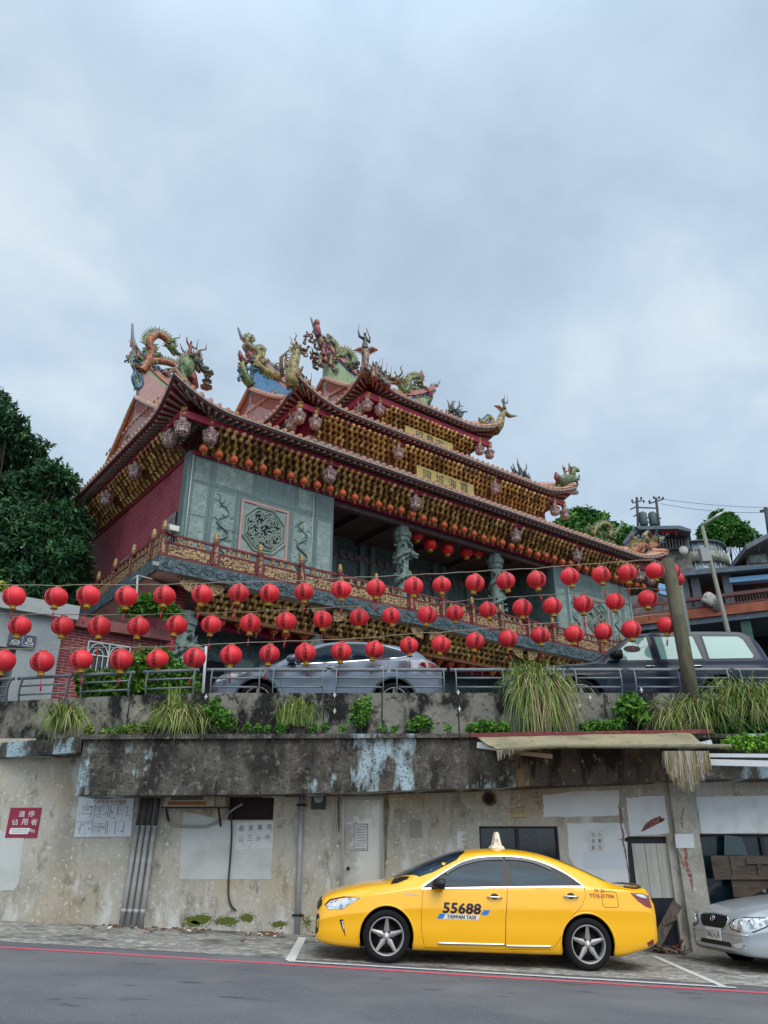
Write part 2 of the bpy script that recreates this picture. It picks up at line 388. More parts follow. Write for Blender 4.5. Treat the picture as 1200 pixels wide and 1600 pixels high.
# parapet, joints and the small white crosses on it
def py(x): return 14.6+(.11*(-3.5-x)**1.25 if x<-3.5 else 0)
def ptop(x): return 4.17-(.013*(-3.5-x) if x<-3.5 else 0)
xs=[-13,-10,-8,-7,-6,-5,-4.3,-3.5,-2,0,2,4,6,9,13]
mb=MB(); strip_prism(mb,[(x,py(x),py(x)+.3,3.2,ptop(x)) for x in xs]); par=mb.build('parapet',M_para,B,True)
mb=MB()
for u in (-60,78,198,312,414,506,597,716,830,945,1050,1160):
    x=X(u,1100,14.6); mb.box(x-.012,x+.012,py(x)-.003,py(x)+.05,3.25,ptop(x)-.01)
split_build(mb,'joint',mat('dark_joint_grout','#26241f',.95),par,True)  # narrow strips of dark grout between the parapet panels
M_wplas=mat('white_plastic','#d8d8d4',.5)
for u,v in((523,1086),(523,1111),(716,1082),(718,1108),(322,1089),(318,1112),(1002,1078),(922,1090),(905,1102),(112,1104)):
    mb=MB(); p=at(u,v,14.6); y=py(p.x); mb.box(p.x-.009,p.x+.009,y-.012,y+.01,p.z-.045,p.z+.045); mb.box(p.x-.03,p.x+.03,y-.0145,y-.0125,p.z-.008,p.z+.008); mb.build('tie_cross',M_wplas,par,True)
# render patches and white paint on the wall
def patch(name,m,poly,Y,parent=B,th=.006,wob=0):
    P=[]
    n=len(poly)
    for i,(u,v) in enumerate(poly):
        u2,v2=poly[(i+1)%n]
        k=6 if wob else 1
        for j in range(k):
            t=j/k; P.append((u+(u2-u)*t+random.uniform(-wob,wob),v+(v2-v)*t+random.uniform(-wob,wob)))
    Q=[at(u,v,Y) for u,v in P]
    mb=MB(); mb.prism([(q.x,q.z) for q in Q],Y-th,Y-.0005,lambda a,b,d:(a,d,b)); return mb.build(name,m,parent,True)
patch('render_patch',M_greyp,[(287,1268),(357,1283),(427,1283),(424,1374),(280,1374)],WY,wob=.6)
patch('render_patch',M_greyp,[(-30,1290),(38,1306),(30,1378),(22,1391),(-30,1394)],WY,wob=.5)
patch('render_patch',mat('smooth_grey_render','#8f8b7f',.85,vary=((4,'#a39d8f',.5,.7,6),)),[(640,1282),(659,1281),(660,1310),(640,1310)],WY,wob=.5)
patch('white_patch',M_white,[(849,1242),(905,1236),(967,1235),(966,1274),(849,1277)],WY,wob=1.0)
patch('white_patch',M_white,[(977,1246),(1038,1243),(1046,1303),(985,1306)],WY,th=.007,wob=1.0)
patch('white_patch',M_white,[(1087,1245),(1330,1240),(1340,1300),(1096,1302)],WY,th=.007,wob=.8)
patch('white_patch',M_white,[(886,1286),(974,1286),(980,1308),(962,1312),(980,1316),(984,1395),(925,1395),(889,1340)],WY,th=.007,wob=.7)
patch('white_patch',mat('fresh_white_panel','#c9cfd6',.7),[(911,1332),(975,1332),(979,1357),(913,1357)],WY,th=.011,wob=.3)
patch('poster_remains',mat('torn_white_paper','#d0cfcb',.8,vary=((20,'#aaa59a',.55,.7,5),)),[(714,1299),(728,1299),(726,1302),(731,1302),(722,1305),(722,1309),(731,1310),(722,1313),(722,1318),(731,1319),(722,1321),(726,1326),(714,1326)],WY,th=.007)
M_moss=mat('green_moss','#5c6a22',.95,vary=((40,'#8b8c4a',.5,.7,6),(90,'#434f1a',.5,.7,4)),bump=(120,.8,(1,1,1),.02))
def moss(u,v,w,h,seed):
    r2=random.Random(seed+50)
    if w>25: patch('moss_patch',M_moss,[(u+w*.40*math.cos(k*TAU/14)*r2.uniform(.6,1.1),v+h*.40*math.sin(k*TAU/14)*r2.uniform(.5,1.15)) for k in range(14)],WY,th=.004,wob=.35)
    moss_dots(u,v,w,h,seed)
def moss_dots(u,v,w,h,seed):
    """a patch of separate small tufts of moss on the wall"""
    rr=random.Random(seed); mb=MB()
    for i in range(int(420*w/40)):
        uu=u+rr.gauss(0,.42)*w*.5; vv=v+rr.gauss(0,.42)*h*.5+3*mnoise.noise((uu*.12,seed,0))
        p=at(uu,vv,WY); r=rr.uniform(.003,.013); mb.ball((p.x,WY,p.z),(r,.004,r*rr.uniform(.5,.9)),5,3)
    mb.build('moss_patch',M_moss,B,True)
moss(312,1437,52,20,1); moss(352,1440,50,17,2); moss(386,1434,28,18,3); moss(436,1444,30,10,4); moss(303,1443,34,12,5); moss(478,1440,20,26,6)
M_redp=mat('red_graffiti_paint','#743432',.85,vary=((20,'#9a6a62',.48,.66,6),(60,'#a79c92',.55,.7,4)))
def smear(pts,w,Y,name='paint_smear',m=None):
    mb=MB(); Q=[at(u,v,Y) for u,v in pts]
    for i in range(len(Q)-1):
        a,b=Q[i],Q[i+1]; d=Vector((b.x-a.x,0,b.z-a.z)); 
        n=Vector((-d.z,0,d.x)).normalized(); wa=w[i] if isinstance(w,list) else w; wb=w[i+1] if isinstance(w,list) else w
        mb.add([(a.x-n.x*wa,Y-.0095,a.z-n.z*wa),(a.x+n.x*wa,Y-.0095,a.z+n.z*wa),(b.x+n.x*wb,Y-.0095,b.z+n.z*wb),(b.x-n.x*wb,Y-.0095,b.z-n.z*wb)],[(0,1,2,3)])
    return mb.build(name,m or M_redp,B,True)
smear([(1002,1299),(1012,1290),(1022,1284),(1034,1279),(1036,1283)],[.01,.05,.055,.05,.02],WY)
smear([(969,1262),(971,1276),(970,1290),(974,1303),(973,1315),(977,1330),(979,1345),(983,1366),(984,1385)],[.010,.022,.012,.02,.014,.018,.010,.014,.006],WY-.002,'crack_stain',mat('brown_red_stain','#85645c',.9,vary=((14,'#a08a82',.5,.6,6),(30,'#6a3c3a',.58,.7,5))))
# pillar between the two openings, standing proud of the wall
mb=MB(); PY=WY-.12
a=at(1046,1232,PY);b=at(1084,1238,PY);c=at(1114,1470,PY);d=at(1084,1495,PY)
mb.prism([(a.x,2.6),(b.x,2.6),(c.x,-1.0),(d.x,-1.0)],PY,WY+.3,lambda x,z,y:(x,y,z)); pil=mb.build('pillar',mat('scuffed_pale_concrete','#aaa69b',.9,vary=((2.5,'#8f8b80',.45,.65,7),(14,'#c8c5bc',.58,.72,7),(40,'#6f6c64',.62,.75,5)),bump=(14,.6,(1,1,1),.02)),B,True)
for pts,w in (([(1070,1325),(1072,1335),(1071,1346),(1075,1356),(1079,1366),(1080,1378),(1082,1386),(1083,1395)],[.026,.03,.024,.034,.024,.022,.012,.006]),([(1060,1330),(1068,1352),(1076,1366)],[.008,.012,.006]),([(1068,1262),(1064,1282),(1067,1294)],[.006,.018,.01]),([(1075,1366),(1078,1370)],[.022,.02])):
    o=smear(pts,w,PY+.0055,'paint_smear',mat('faded_red_stain','#8f5450',.9,vary=((16,'#a59a90',.50,.58,7),(40,'#7a3230',.58,.7,5)))); o.parent=pil
patch('door_stain',mat('brown_damp_stain','#6f6453',.9,vary=((8,'#8a7f6c',.48,.62,7),)),[(527,1238),(606,1237),(609,1262),(606,1290),(604,1340),(601,1380),(600,1243),(531,1243),(531,1300),(528,1300)],WY,th=.003,wob=.5)
# metal door with its frame
M_steel=mat('dull_stainless_door','#cfcabf',.3,.3,vary=((1.2,'#a39d92',.45,.6,5,(1,1,.5)),(2.4,'#d2cec4',.55,.62,5),(7,'#c8c5be',.6,.75,5)),bump=(1.6,.35,(1,1,.4),.03))
M_alu=mat('aluminium_frame','#9c9a95',.4,.7)
x0,x1,z0,z1=H_door; zf=gz(x0)
mb=MB(); mb.box(x0+.045,x1-.045,WY+.05,WY+.09,zf+.02,z1-.05); door=mb.build('door',M_steel,B,True)
mb=MB(); mb.box(x0,x0+.045,WY-.02,WY+.12,zf,z1); mb.box(x1-.045,x1,WY-.02,WY+.12,zf,z1); mb.box(x0+.045,x1-.045,WY-.018,WY+.12,z1-.05,z1); mb.build('door_frame',M_alu,B,True)
mb=MB(); k=at(544,1357,WY+.05); mb.lathe([(.03,0),(.032,.012),(.015,.02),(.015,.05),(.027,.055),(.03,.075),(.012,.09)],(k.x,WY+.05,k.z),14,0,Matrix(((1,0,0),(0,0,-1),(0,1,0)))); mb.build('handle',mat('dark_lock_metal','#3a3836',.4,.8),door,True)
M_paper=mat('paper','#cdccca',.8,vary=((12,'#b9b7b2',.5,.7,4),))
M_ink=mat('dark_ink','#2b2b31',.8)
mb=MB(); a=rc(553,1287,575,1329,WY+.05); mb.box(a[0],a[1],WY+.044,WY+.047,a[2],a[3],1); mb.box(a[0]+.012,a[1]-.012,WY+.042,WY+.044,a[2]+.015,a[3]-.012,0)
for i in range(9): mb.box(a[0]+.03,a[1]-.03-random.random()*.06,WY+.0405,WY+.042,a[3]-.06-i*.045,a[3]-.05-i*.045,1)
mb.build('notice',[M_paper,mat('tape_grey','#77746f',.6)],door,True)
# window with sliding panes
x0,x1,z0,z1=H_win
mb=MB(); mb.box(x0,x1,WY+.1,WY+.14,z0,z1); win=mb.build('window',M_glassd,B,True)
mb=MB(); w=.035
for a,b,c,d in((x0,x1,z1-w,z1),(x0,x1,z0,z0+w)): mb.box(a,b,WY+.05,WY+.098,c,d)
xm=(x0+x1)/2-.02
for a,b in((x0,x0+w),(x1-w,x1),(xm-.03,xm+.03)): mb.box(a,b,WY+.045,WY+.096,z0+w,z1-w)
mb.build('frame',M_navy,win,True)
mb=MB(); M_chalk=mat('chalk_scribble','#54626a',.9)
def scrib(pts):
    mb.tube([at(u,v,WY+.096) for u,v in pts],.006,4,0,False,False)
for pts in(((818,1303),(826,1299),(838,1299),(836,1302),(826,1304)),((815,1319),(822,1310),(826,1318)),((829,1309),(829,1318)),((833,1310),(834,1319),(838,1312),(841,1319)),((846,1310),(852,1309),(848,1314),(853,1318)),((816,1322),(826,1322)),((832,1328),(838,1322),(842,1327),(836,1331),(846,1332)),((850,1323),(858,1328),(862,1334))): scrib(pts)
mb.build('chalk_scribble',M_chalk,win,True)
# vent hole with its rust ring
p=at(765,1248,WY); mb=MB(); mb.lathe([(.15,0),(.165,.012),(.135,.022),(.115,.0)],(p.x,WY-.0,p.z),10,0,Matrix(((1,0,0),(0,0,-1),(0,1,0)))); 
mb2=MB(); mb2.prism([(p.x+.14*math.cos(t*TAU/9)*random.uniform(.85,1.1),p.z+.135*math.sin(t*TAU/9)*random.uniform(.85,1.1)) for t in range(9)],WY-.004,WY-.0005,lambda a,b,d:(a,d,b)); mb2.build('vent_hole',mat('rusty_brown_edge','#5e4630',.9,vary=((14,'#8a6a48',.5,.7,5),)),B,True)
mb2=MB(); mb2.prism([(p.x-.01+.095*math.cos(t*TAU/8+.4)*random.uniform(.9,1.1),p.z+.095*math.sin(t*TAU/8+.4)*random.uniform(.9,1.1)) for t in range(8)],WY-.006,WY-.0042,lambda a,b,d:(a,d,b)); mb2.build('vent_opening',M_dark,B,True)
# dark plum board in the recess
mb=MB(); mb.box(H_plum[0],H_plum[1],WY+.14,WY+.18,H_plum[2],H_plum[3]); mb.build('recess_board',mat('dark_plum_board','#2b1d22',.8,vary=((5,'#3a282c',.5,.7,5),)),B,True)
# leaning white door in the right opening
x0,x1,z0,z1=H_lean
mb=MB(); mb.box(x0,x1,WY+.1,WY+.16,-.6,z1); ld=mb.build('wooden_door',M_navy,B,True)
mb=MB(); a=rc(991,1318,1048,1403,WY+.09)
n=3
for i in range(3):
    l=a[0]+(a[1]-a[0])*(0,.36,.68)[i]; r=a[0]+(a[1]-a[0])*(.36,.68,1)[i]; mb.box(l+.004,r-.004,WY+.075,WY+.099,a[2],a[3])
mb.build('white_panel',mat('cream_door_boards','#b9b8ae',.7,vary=((3,'#a4a296',.5,.7,6,(3,1,.3)),)),ld,True)
# glazed opening at the right
x0,x1,z0,z1=H_gar
mb=MB(); mb.box(x0,x1,WY+.16,WY+.2,z0,z1); gw=mb.build('window',mat('teal_dusty_glass','#14282e',.12,0,.6,vary=((2,'#27444a',.45,.7,4),)),B,True)
mb=MB()
for x in (x0+.02,x0+.62,x0+1.15,x0+1.8): mb.box(x-.03,x+.03,WY+.1,WY+.158,z0,z1)
mb.box(x0,x1,WY+.098,WY+.156,z1-.05,z1); mb.build('frame',M_navy,gw,True)
# ---------------------------------------------------------------- things on and against the wall
def board(name,label,cat,quad,Y,th,m,parts,group=None):
    """quad: pixel corners tl,tr,br,bl; parts(M) adds lettering; M maps (a,b) in -.5...5 to the board face"""
    q=[at(u,v,Y) for u,v in quad]; 
    mb=MB(); mb.prism([(p.x,p.z) for p in q],Y-th,Y-.001,lambda a,b,d:(a,d,b)); o=mb.build(name,m)
    tag(o,label,cat,group)
    tl,tr,br,bl=q
    def M(off):
        def f(a,b):
            t=(a+.5); s=(.5-b); P=(tl*(1-t)+tr*t)*(1-s)+(bl*(1-t)+br*t)*s; return (P.x,Y-th-off,P.z)
        return f
    parts(o,M); return o
def sub(o,name,m,fn):
    mb=MB(); fn(mb); c=MB.build(mb,name,m,None,origin=(0,0,0)); c.parent=o; c.location=-o.location; return c
M_sred=mat('crimson_sign','#8a1f3d',.45,vary=((3,'#7a1a36',.5,.7,3),)); M_swht=mat('sign_white','#dedcda',.6)
def sign_red(o,M):
    m=M(.003)
    def f(mb):
        for s,x,y,w in(('違',-.1,.29,.2),('停',.2,.29,.2),('佔',-.27,.02,.2),('用',.03,.02,.2),('者',.33,.02,.2)): put_text(mb,s,lambda a,b:m(a+x,b+y),w,w*1.02)
        put_text(mb,'拖',lambda a,b:m(a+.27,b-.25),.09,.11); put_text(mb,'吊',lambda a,b:m(a+.36,b-.29),.09,.11)
        P=[(-.36,-.18),(.22,-.18),(.24,-.2),(.2,-.36),(.17,-.38),(-.36,-.38),(-.4,-.34),(-.38,-.2)]; mb.add([m(a,b) for a,b in P],[list(range(len(P)))])
    sub(o,'lettering',M_swht,f)
    m2=M(.005)
    def g(mb):
        for y in(-.235,-.28,-.325): mb.add([m2(-.33,y),m2(.17,y),m2(.17,y+.012),m2(-.33,y+.012)],[(0,1,2,3)])
    sub(o,'fine_print',mat('pale_green_print','#7d948c',.7),g)
board('parking_sign','dark red no-parking sign with white characters on the wall','sign',[(17,1262),(66,1262),(58,1309),(8,1309)],WY,.012,M_sred,sign_red)
M_bluei=mat('blue_black_ink','#3b4a63',.8)
def sign_map(o,M):
    m=M(.002); rr=random.Random(5)
    def f(mb):
        for i,s in enumerate('九份水金九公車圖'): put_text(mb,s,lambda a,b:m(a-.2+i*.076,b+.40),.062,.085)
    sub(o,'title_lettering',mat('faded_red_ink','#8e3444',.8),f)
    def ln(mb,x0,y0,x1,y1,w=.008):
        d=Vector((x1-x0,y1-y0)); n=Vector((-d.y,d.x)).normalized()*w/2
        mb.add([m(x0-n.x,y0-n.y),m(x1-n.x,y1-n.y),m(x1+n.x,y1+n.y),m(x0+n.x,y0+n.y)],[(0,1,2,3)])
    def g(mb):
        for L in((-.43,.26,-.24,.26),(-.43,.2,-.26,.2),(-.42,.08,-.25,.08),(-.23,.3,-.25,.0),(-.19,.35,-.2,-.4),(-.47,-.12,-.2,-.12),(-.41,-.14,-.41,-.42),(-.38,-.17,-.24,-.17),(-.1,.27,.05,.27),(-.1,.27,-.1,.07),(-.15,.06,.03,.06),(.06,.3,.05,0),(.1,.3,.09,0),(.23,.3,.22,.03),(.1,-.02,.2,-.02),(.22,.08,.33,.08),(.4,.3,.39,.02),(-.18,.04,-.03,-.02),(-.18,-.17,.02,-.17),(-.18,-.23,.02,-.23),(-.1,-.27,.02,-.27),(.04,-.1,.04,-.42),(.07,-.1,.07,-.44),(.21,-.1,.21,-.42),(.36,-.1,.36,-.4),(.1,.33,.32,.33),(-.05,.33,.04,.33)): ln(mb,*L)
        for i in range(34):
            x=rr.uniform(-.46,.46);y=rr.uniform(-.46,.3); ln(mb,x,y,x+rr.uniform(.012,.04),y,rr.uniform(.01,.025))
    sub(o,'route_lines',M_bluei,g)
board('bus_map_board','weathered white route map board with a red title on the wall','notice board',[(124,1246),(210,1247),(205,1307),(116,1308)],WY,.02,mat('weathered_white_board','#c9cdd0',.7,vary=((5,'#b2b5b4',.5,.7,5),(2,'#a58d70',.68,.8,6))),sign_map)
def sign_hand(o,M):
    m=M(.002)
    def f(mb):
        for i,s in enumerate('觀景專用'): put_text(mb,s,lambda a,b:m(a-.36+i*.245,b+.28),.13,.22)
        for i,s in enumerate('公三外停'): put_text(mb,s,lambda a,b:m(a-.36+i*.235,b-.14+.05*(i%2)),.14,.2)
    sub(o,'handwriting',mat('faded_marker','#5c6068',.9),f)
board('handwritten_notice','white handwritten paper under the dark recess on the wall','notice',[(370,1286),(428,1283),(426,1325),(368,1327)],WY,.008,M_paper,sign_hand)
def sign_smoke(o,M):
    m=M(.002)
    def f(mb):
        for y in(.46,-.46):
            for i in range(12): x=-.46+i*.077; mb.add([m(x,y-.04),m(x+.045,y-.04),m(x+.06,y+.04),m(x+.015,y+.04)],[(0,1,2,3)])
        for i,s in enumerate('禁止吸菸'): put_text(mb,s,lambda a,b:m(a-.08+i*.15,b+.25),.12,.2)
        for i,s in enumerate('公共場所'): put_text(mb,s,lambda a,b:m(a-.08+i*.15,b+.02),.12,.18)
    sub(o,'lettering',mat('black_brown_print','#3b2a20',.8),f)
    def g(mb):
        n=16
        for k in range(n):
            a0=TAU*k/n;a1=TAU*(k+1)/n; c=(-.33,.12)
            mb.add([m(c[0]+.13*math.cos(a0),c[1]+.24*math.sin(a0)),m(c[0]+.13*math.cos(a1),c[1]+.24*math.sin(a1)),m(c[0]+.095*math.cos(a1),c[1]+.175*math.sin(a1)),m(c[0]+.095*math.cos(a0),c[1]+.175*math.sin(a0))],[(0,1,2,3)])
        mb.add([m(-.42,.24),m(-.40,.28),m(-.24,0),m(-.26,-.04)],[(0,1,2,3)])
    sub(o,'red_ring',mat('sign_red','#97322c',.7),g)
board('yellow_notice','small faded yellow warning sticker above the sliding window','notice',[(796,1262),(822,1261),(823,1278),(797,1279)],WY,.004,mat('faded_yellow','#b3a77e',.8),sign_smoke)
def sign_bill(o,M):
    m=M(.002)
    def f(mb):
        rr=random.Random(3)
        for i in range(2):
            for j,s in enumerate('公告私人車位'[i*3:i*3+3]): put_text(mb,s,lambda a,b:m(a-.2+i*.42,b+.3-j*.3),.22,.2)
    sub(o,'lettering',M_ink,f)
board('paper_notice','white paper notice with two columns of characters beside the cream door','notice',[(919,1298),(943,1297),(944,1330),(920,1331)],WY,.014,M_paper,sign_bill)
board('blank_plate','plain white square plate on the pillar','plate',[(1054,1303),(1083,1303),(1085,1325),(1056,1325)],PY,.012,mat('white_plate','#d2d4d6',.5),lambda o,M:sub(o,'screw',M_steel,lambda mb:[mb.ball(M(.001)(a,b),.008,6,4) for a in(-.4,.4) for b in(-.4,.4)]))
# conduits, drain pipe, cable, meter
M_pvc=mat('grey_plastic_pipe','#a7a8a6',.5,vary=((2,'#7d7d78',.45,.65,6),(18,'#aaa9a4',.6,.75,5),(3,'#6a6862',.66,.8,7)))
pl=['leftmost of the four grey conduits leaning down the wall','second from the left of four grey conduits on the wall','third from the left of four grey conduits on the wall','rightmost of the four grey conduits leaning down the wall']
for i in range(4):
    t=(224,232.5,240.5,250)[i]; b=(189,199,209,219.5)[i]
    p=at(t,1233,WY-.06); q=at(b,1449,WY-.06); q.z=gz(q.x); c=thing('conduit',pl[i],'pipe',tuple(q),0,'grey conduits on the wall')
    d=p-q; mid=q+d*.72
    mb=MB(); mb.tube([q,mid],.042,10); mb.build('pipe',M_pvc,c,True)
    mb=MB(); mb.tube([mid,p],.034,10); mb.build('upper_pipe',mat('dark_pipe','#3a3b3c',.55),c,True)
    mb=MB(); mb.tube([q+d*.1,q+d*.13],.047,10); mb.tube([q+d*.715,q+d*.725],.046,10); mb.build('coupling',M_pvc,c,True)
p=at(472,1232,WY-.05); q=at(464,1462,WY-.05); q.z=gz(q.x)
c=thing('drain_pipe','tall grey drain pipe with black clamps beside the electric meter','pipe',tuple(q))
mb=MB(); mb.tube([q,p],.047,12); mb.build('pipe',mat('pale_drain_pipe','#a2a3a6',.5,vary=((3,'#8b8b8c',.5,.7,6),(20,'#6e6b66',.66,.78,6))),c,True)
M_blkm=mat('black_metal','#1c1c1d',.5,.4)
for f in(.13,.88):
    k=q+(p-q)*f; mb=MB(); mb.tube([k-Vector((0,0,.018)),k+Vector((0,0,.018))],.056,12); mb.box(k.x-.10,k.x+.10,WY-.03,WY-.005,k.z-.013,k.z+.013); mb.build('clamp',M_blkm,c,True)
p=at(498,1247,WY-.06); c=thing('electric_meter','dark green electric meter with a round glass under the slab','meter',(p.x,WY-.06,p.z-.25))
mb=MB(); mb.box(p.x-.13,p.x+.13,WY-.08,WY-.002,p.z-.19,p.z+.2); mb.build('case',mat('dark_green_case','#1e3a35',.5),c,True)
mb=MB(); mb.lathe([(.09,0),(.09,.05),(.075,.075),(.0,.082)],(p.x,WY-.08,p.z),16,0,Matrix(((1,0,0),(0,0,-1),(0,1,0)))); mb.build('dial_glass',mat('meter_glass','#8e9a98',.1,0,.6),c,True)
M_cab=mat('grey_cable','#8d8a84',.6); M_cabd=mat('black_cable','#2a2927',.6)
def cable(name,label,pts,r,m,Y=WY-.03,n=6,cat='cable'):
    mb=MB(); mb.tube(catmull([at(u,v,Y) for u,v in pts],6),r,n); return tag(mb.build(name,m),label,cat)
cable('hose','pale hose sagging from the air conditioner to the dark recess',[(260,1264),(258,1275),(264,1285),(280,1290),(305,1291),(325,1290),(345,1280),(365,1264),(379,1256)],.022,M_cab,WY-.05)
cable('cable','black cable hanging loose below the dark recess',[(361,1268),(362,1300),(360,1340),(357,1380),(358,1405),(363,1417),(369,1423)],.016,M_cabd,WY-.03)
cable('cable','thin pale wire running down beside the metal door',[(526,1238),(525,1280),(521,1320),(514,1345),(515,1362),(519,1380),(518,1440)],.013,mat('pale_wire','#b5b1a6',.6),WY-.02)
# air conditioner on a bracket under the slab
a=rc(260,1232,352,1262,WY-.3); c=thing('air_conditioner','rusty window air conditioner on a dark bracket under the slab','air conditioner',((a[0]+a[1])/2,WY-.2,a[2]))
mb=MB(); mb.box(a[0],a[1]-.18,WY-.36,WY-.01,a[2]+.02,a[3]+.1); mb.box(a[1]-.178,a[1],WY-.30,WY-.01,a[2]+.02,a[3]+.1); mb.build('case',mat('stained_beige_case','#a39a86',.7,vary=((4,'#7d6a50',.5,.7,6),)),c,True)
mb=MB()
for i in range(7): mb.box(a[0]+.1,a[1]-.38,WY-.372,WY-.361,a[2]+.13+i*.035,a[2]+.15+i*.035)
mb.build('grille',mat('brown_grille','#3e241b',.7),c,True)
mb=MB(); mb.box(a[0]+.05,a[1]-.32,WY-.368,WY-.362,a[2]+.04,a[2]+.10); mb.build('rust_strip',mat('orange_rust','#8a5a34',.9,vary=((12,'#5c3a22',.5,.7,6),)),c,True)
mb=MB(); mb.beam((a[0]-.06,WY-.34,a[2]),(a[1]+.1,WY-.34,a[2]),.03,.03); mb.beam((a[0]+.02,WY-.34,a[2]),(a[0]+.02,WY,a[2]-.25),.03,.03); mb.beam((a[1]-.1,WY-.34,a[2]),(a[1]-.1,WY,a[2]-.3),.03,.03); mb.build('bracket',M_blkm,c,True)
# sagging awning over the right part
M_tarp=mat('dirty_canvas','#94896c',.9,vary=((1.6,'#7c745a',.45,.7,5),(5,'#5f6344',.56,.70,7),(.9,'#b39a58',.58,.75,4),(30,'#c0b79b',.6,.75,5)),bump=(6,.5,(1,1,1),.03))
c=thing('awning','torn sagging canvas awning with rusty red rail above the right part of the wall','awning',(3.6,13.9,2.8))
tl=at(745,1152,14.0);tr=at(1078,1146,14.0);br=at(1110,1168,13.3);bl=at(775,1172,13.3); bm=at(860,1166,13.3)
def aw(s,t):
    P=(tl*(1-s)+tr*s)*(1-t)+(bl*(1-s)+br*s)*t
    P.z+=-.05*math.sin(PI*t)*(.5+.5*math.sin(s*9))+.03*mnoise.noise((s*6,t*3,1)); return P
mb=MB(); mb.grid(aw,40,8); mb.grid(lambda s,t:aw(s,t)+Vector((0,0,.02)),40,8); mb.build('canvas',M_tarp,c,True)
mb=MB(); mb.beam(at(735,1149,14.0),at(1112,1143,14.0),.06,.07); mb.build('top_rail',mat('rusty_red_rail','#6b2a2a',.7,vary=((8,'#8a4a40',.5,.7,5),)),c,True)
mb=MB(); mb.tube([bl+Vector((.1,0,0)),bm,br+Vector((.35,0,.02))],.035,8); mb.build('front_bar',mat('mossy_bar','#7d7860',.8,vary=((6,'#5c6142',.5,.7,5),)),c,True)
M_wst=mat('white_steel','#c6c8ca',.5,vary=((8,'#a29c90',.6,.75,5),))
mb=MB(); mb.beam(at(746,1164,13.95),at(790,1170,13.6),.03,.1); mb.beam(at(1060,1172,13.6),at(1112,1160,13.6),.03,.09); mb.build('arm',M_wst,c,True)
mb=MB(); mb.beam(at(1050,1180,13.7),at(1210,1181,13.7),.05,.06); mb.beam(at(1107,1191,13.7),at(1300,1196,13.7),.05,.10); mb.build('steel_channel',M_wst,c,True)
mb=MB(); mb.beam(at(812,1176,13.5),at(863,1182,13.5),.03,.07); mb.build('loose_slat',mat('bleached_wood','#8d7a62',.8),c,True)
# frayed fringes: many strands
mb=MB(); rr=random.Random(11)
q0=at(1036,1174,13.35);q1=at(1106,1174,13.35)
for i in range(520):
    t=rr.random(); L=(.30+.35*math.sin(PI*min(1,t*1.15))**.7)*rr.uniform(.55,1.0)
    p=q0+(q1-q0)*t+Vector((0,rr.uniform(-.06,.06),0)); w=rr.uniform(-.03,.03); z=p.z
    mb.tube([p,(p.x+w*.5,p.y,z-L*.5),(p.x+w+rr.uniform(-.02,.02),p.y+rr.uniform(-.03,.03),z-L)],[.007,.006,.003],3,0 if rr.random()<.35 else 1,False)
for i in range(60):
    t=rr.random(); p=bl+(bm-bl)*(t*.55)+Vector((0,rr.uniform(-.03,.03),0)); L=rr.uniform(.05,.16)*(1.2-t)
    mb.tube([p,(p.x+rr.uniform(-.02,.02),p.y,p.z-L)],[.006,.003],3,1,False)
mb.grid(lambda s,t:(lambda P:P+Vector((0,.05*math.sin(s*11+t*3),-.42*t*(.8+.2*math.sin(s*7)))))(q0+(q1-q0)*(s*.96+.02)),22,6,2)
mb.build('fringe',[mat('straw_fibre','#a8976a',.9),mat('white_fibre','#c9c3b4',.9),mat('fibre_mat','#9a8456',.95,vary=((16,'#b5a884',.45,.65,6,(3,1,.5)),(5,'#75603a',.5,.7,5)),bump=(30,1.,(3,1,.4),.03))],c,True)
# boards leaning in and by the right openings
M_wood=mat('weathered_wood','#574a40',.85,vary=((2,'#40362f',.45,.65,6,(1,1,6)),(14,'#6f6256',.55,.7,6,(.4,1,6))),bump=(8,.5,(.4,1,8),.02))
M_woodv=mat('weathered_wood_plank','#5e554b',.88,vary=((4,'#3f3831',.45,.65,6,(5,1,1)),(20,'#7b7265',.58,.72,6,(5,1,.6))),bump=(9,.5,(5,1,.6),.02))
p0=at(1114,1368,WY-.05)
c=thing('wooden_shutter','large weathered wooden shutter lying against the right window','shutter',(p0.x+.7,WY-.1,p0.z-.5))
mb=MB(); a=rc(1113,1337,1240,1372,WY-.06)
mb.box(a[0],a[1],WY-.07,WY-.03,a[2],a[3]); mb.build('board_panel',M_wood,c,True)
mb=MB(); mb.box(a[0]+.0,a[1],WY-.10,WY-.072,a[2]-.02,a[2]+.05); mb.box(a[0]+.32,a[0]+.40,WY-.096,WY-.072,a[2]+.052,a[3]); mb.box(a[0]+.78,a[0]+.86,WY-.096,WY-.072,a[2]+.052,a[3]-.14)
mb.box(a[0]+.6,a[1],WY-.102,WY-.072,a[3]-.135,a[3]-.05); mb.build('batten',M_wood,c,True)
mb=MB(); mb.box(a[0]+.3,a[1],WY-.06,WY-.02,a[2]-.3,a[2]-.025); tag(mb.build('plank',M_wood),'low dark plank under the wooden shutter by the silver car','plank')
p=at(1132,1336,WY-.02);q=at(1160,1310,WY-.02)
mb=MB(); mb.prism([(p.x,p.z),(p.x+.42,p.z),(p.x+.36,q.z+.02),(p.x+.06,q.z+.06)],WY-.02,WY+.0,lambda a,b,d:(a,d,b)); tag(mb.build('glass_sheet',mat('dusty_glass','#3b4d52',.15,0,.6)),'tilted grey glass sheet behind the wooden shutter','glass sheet')
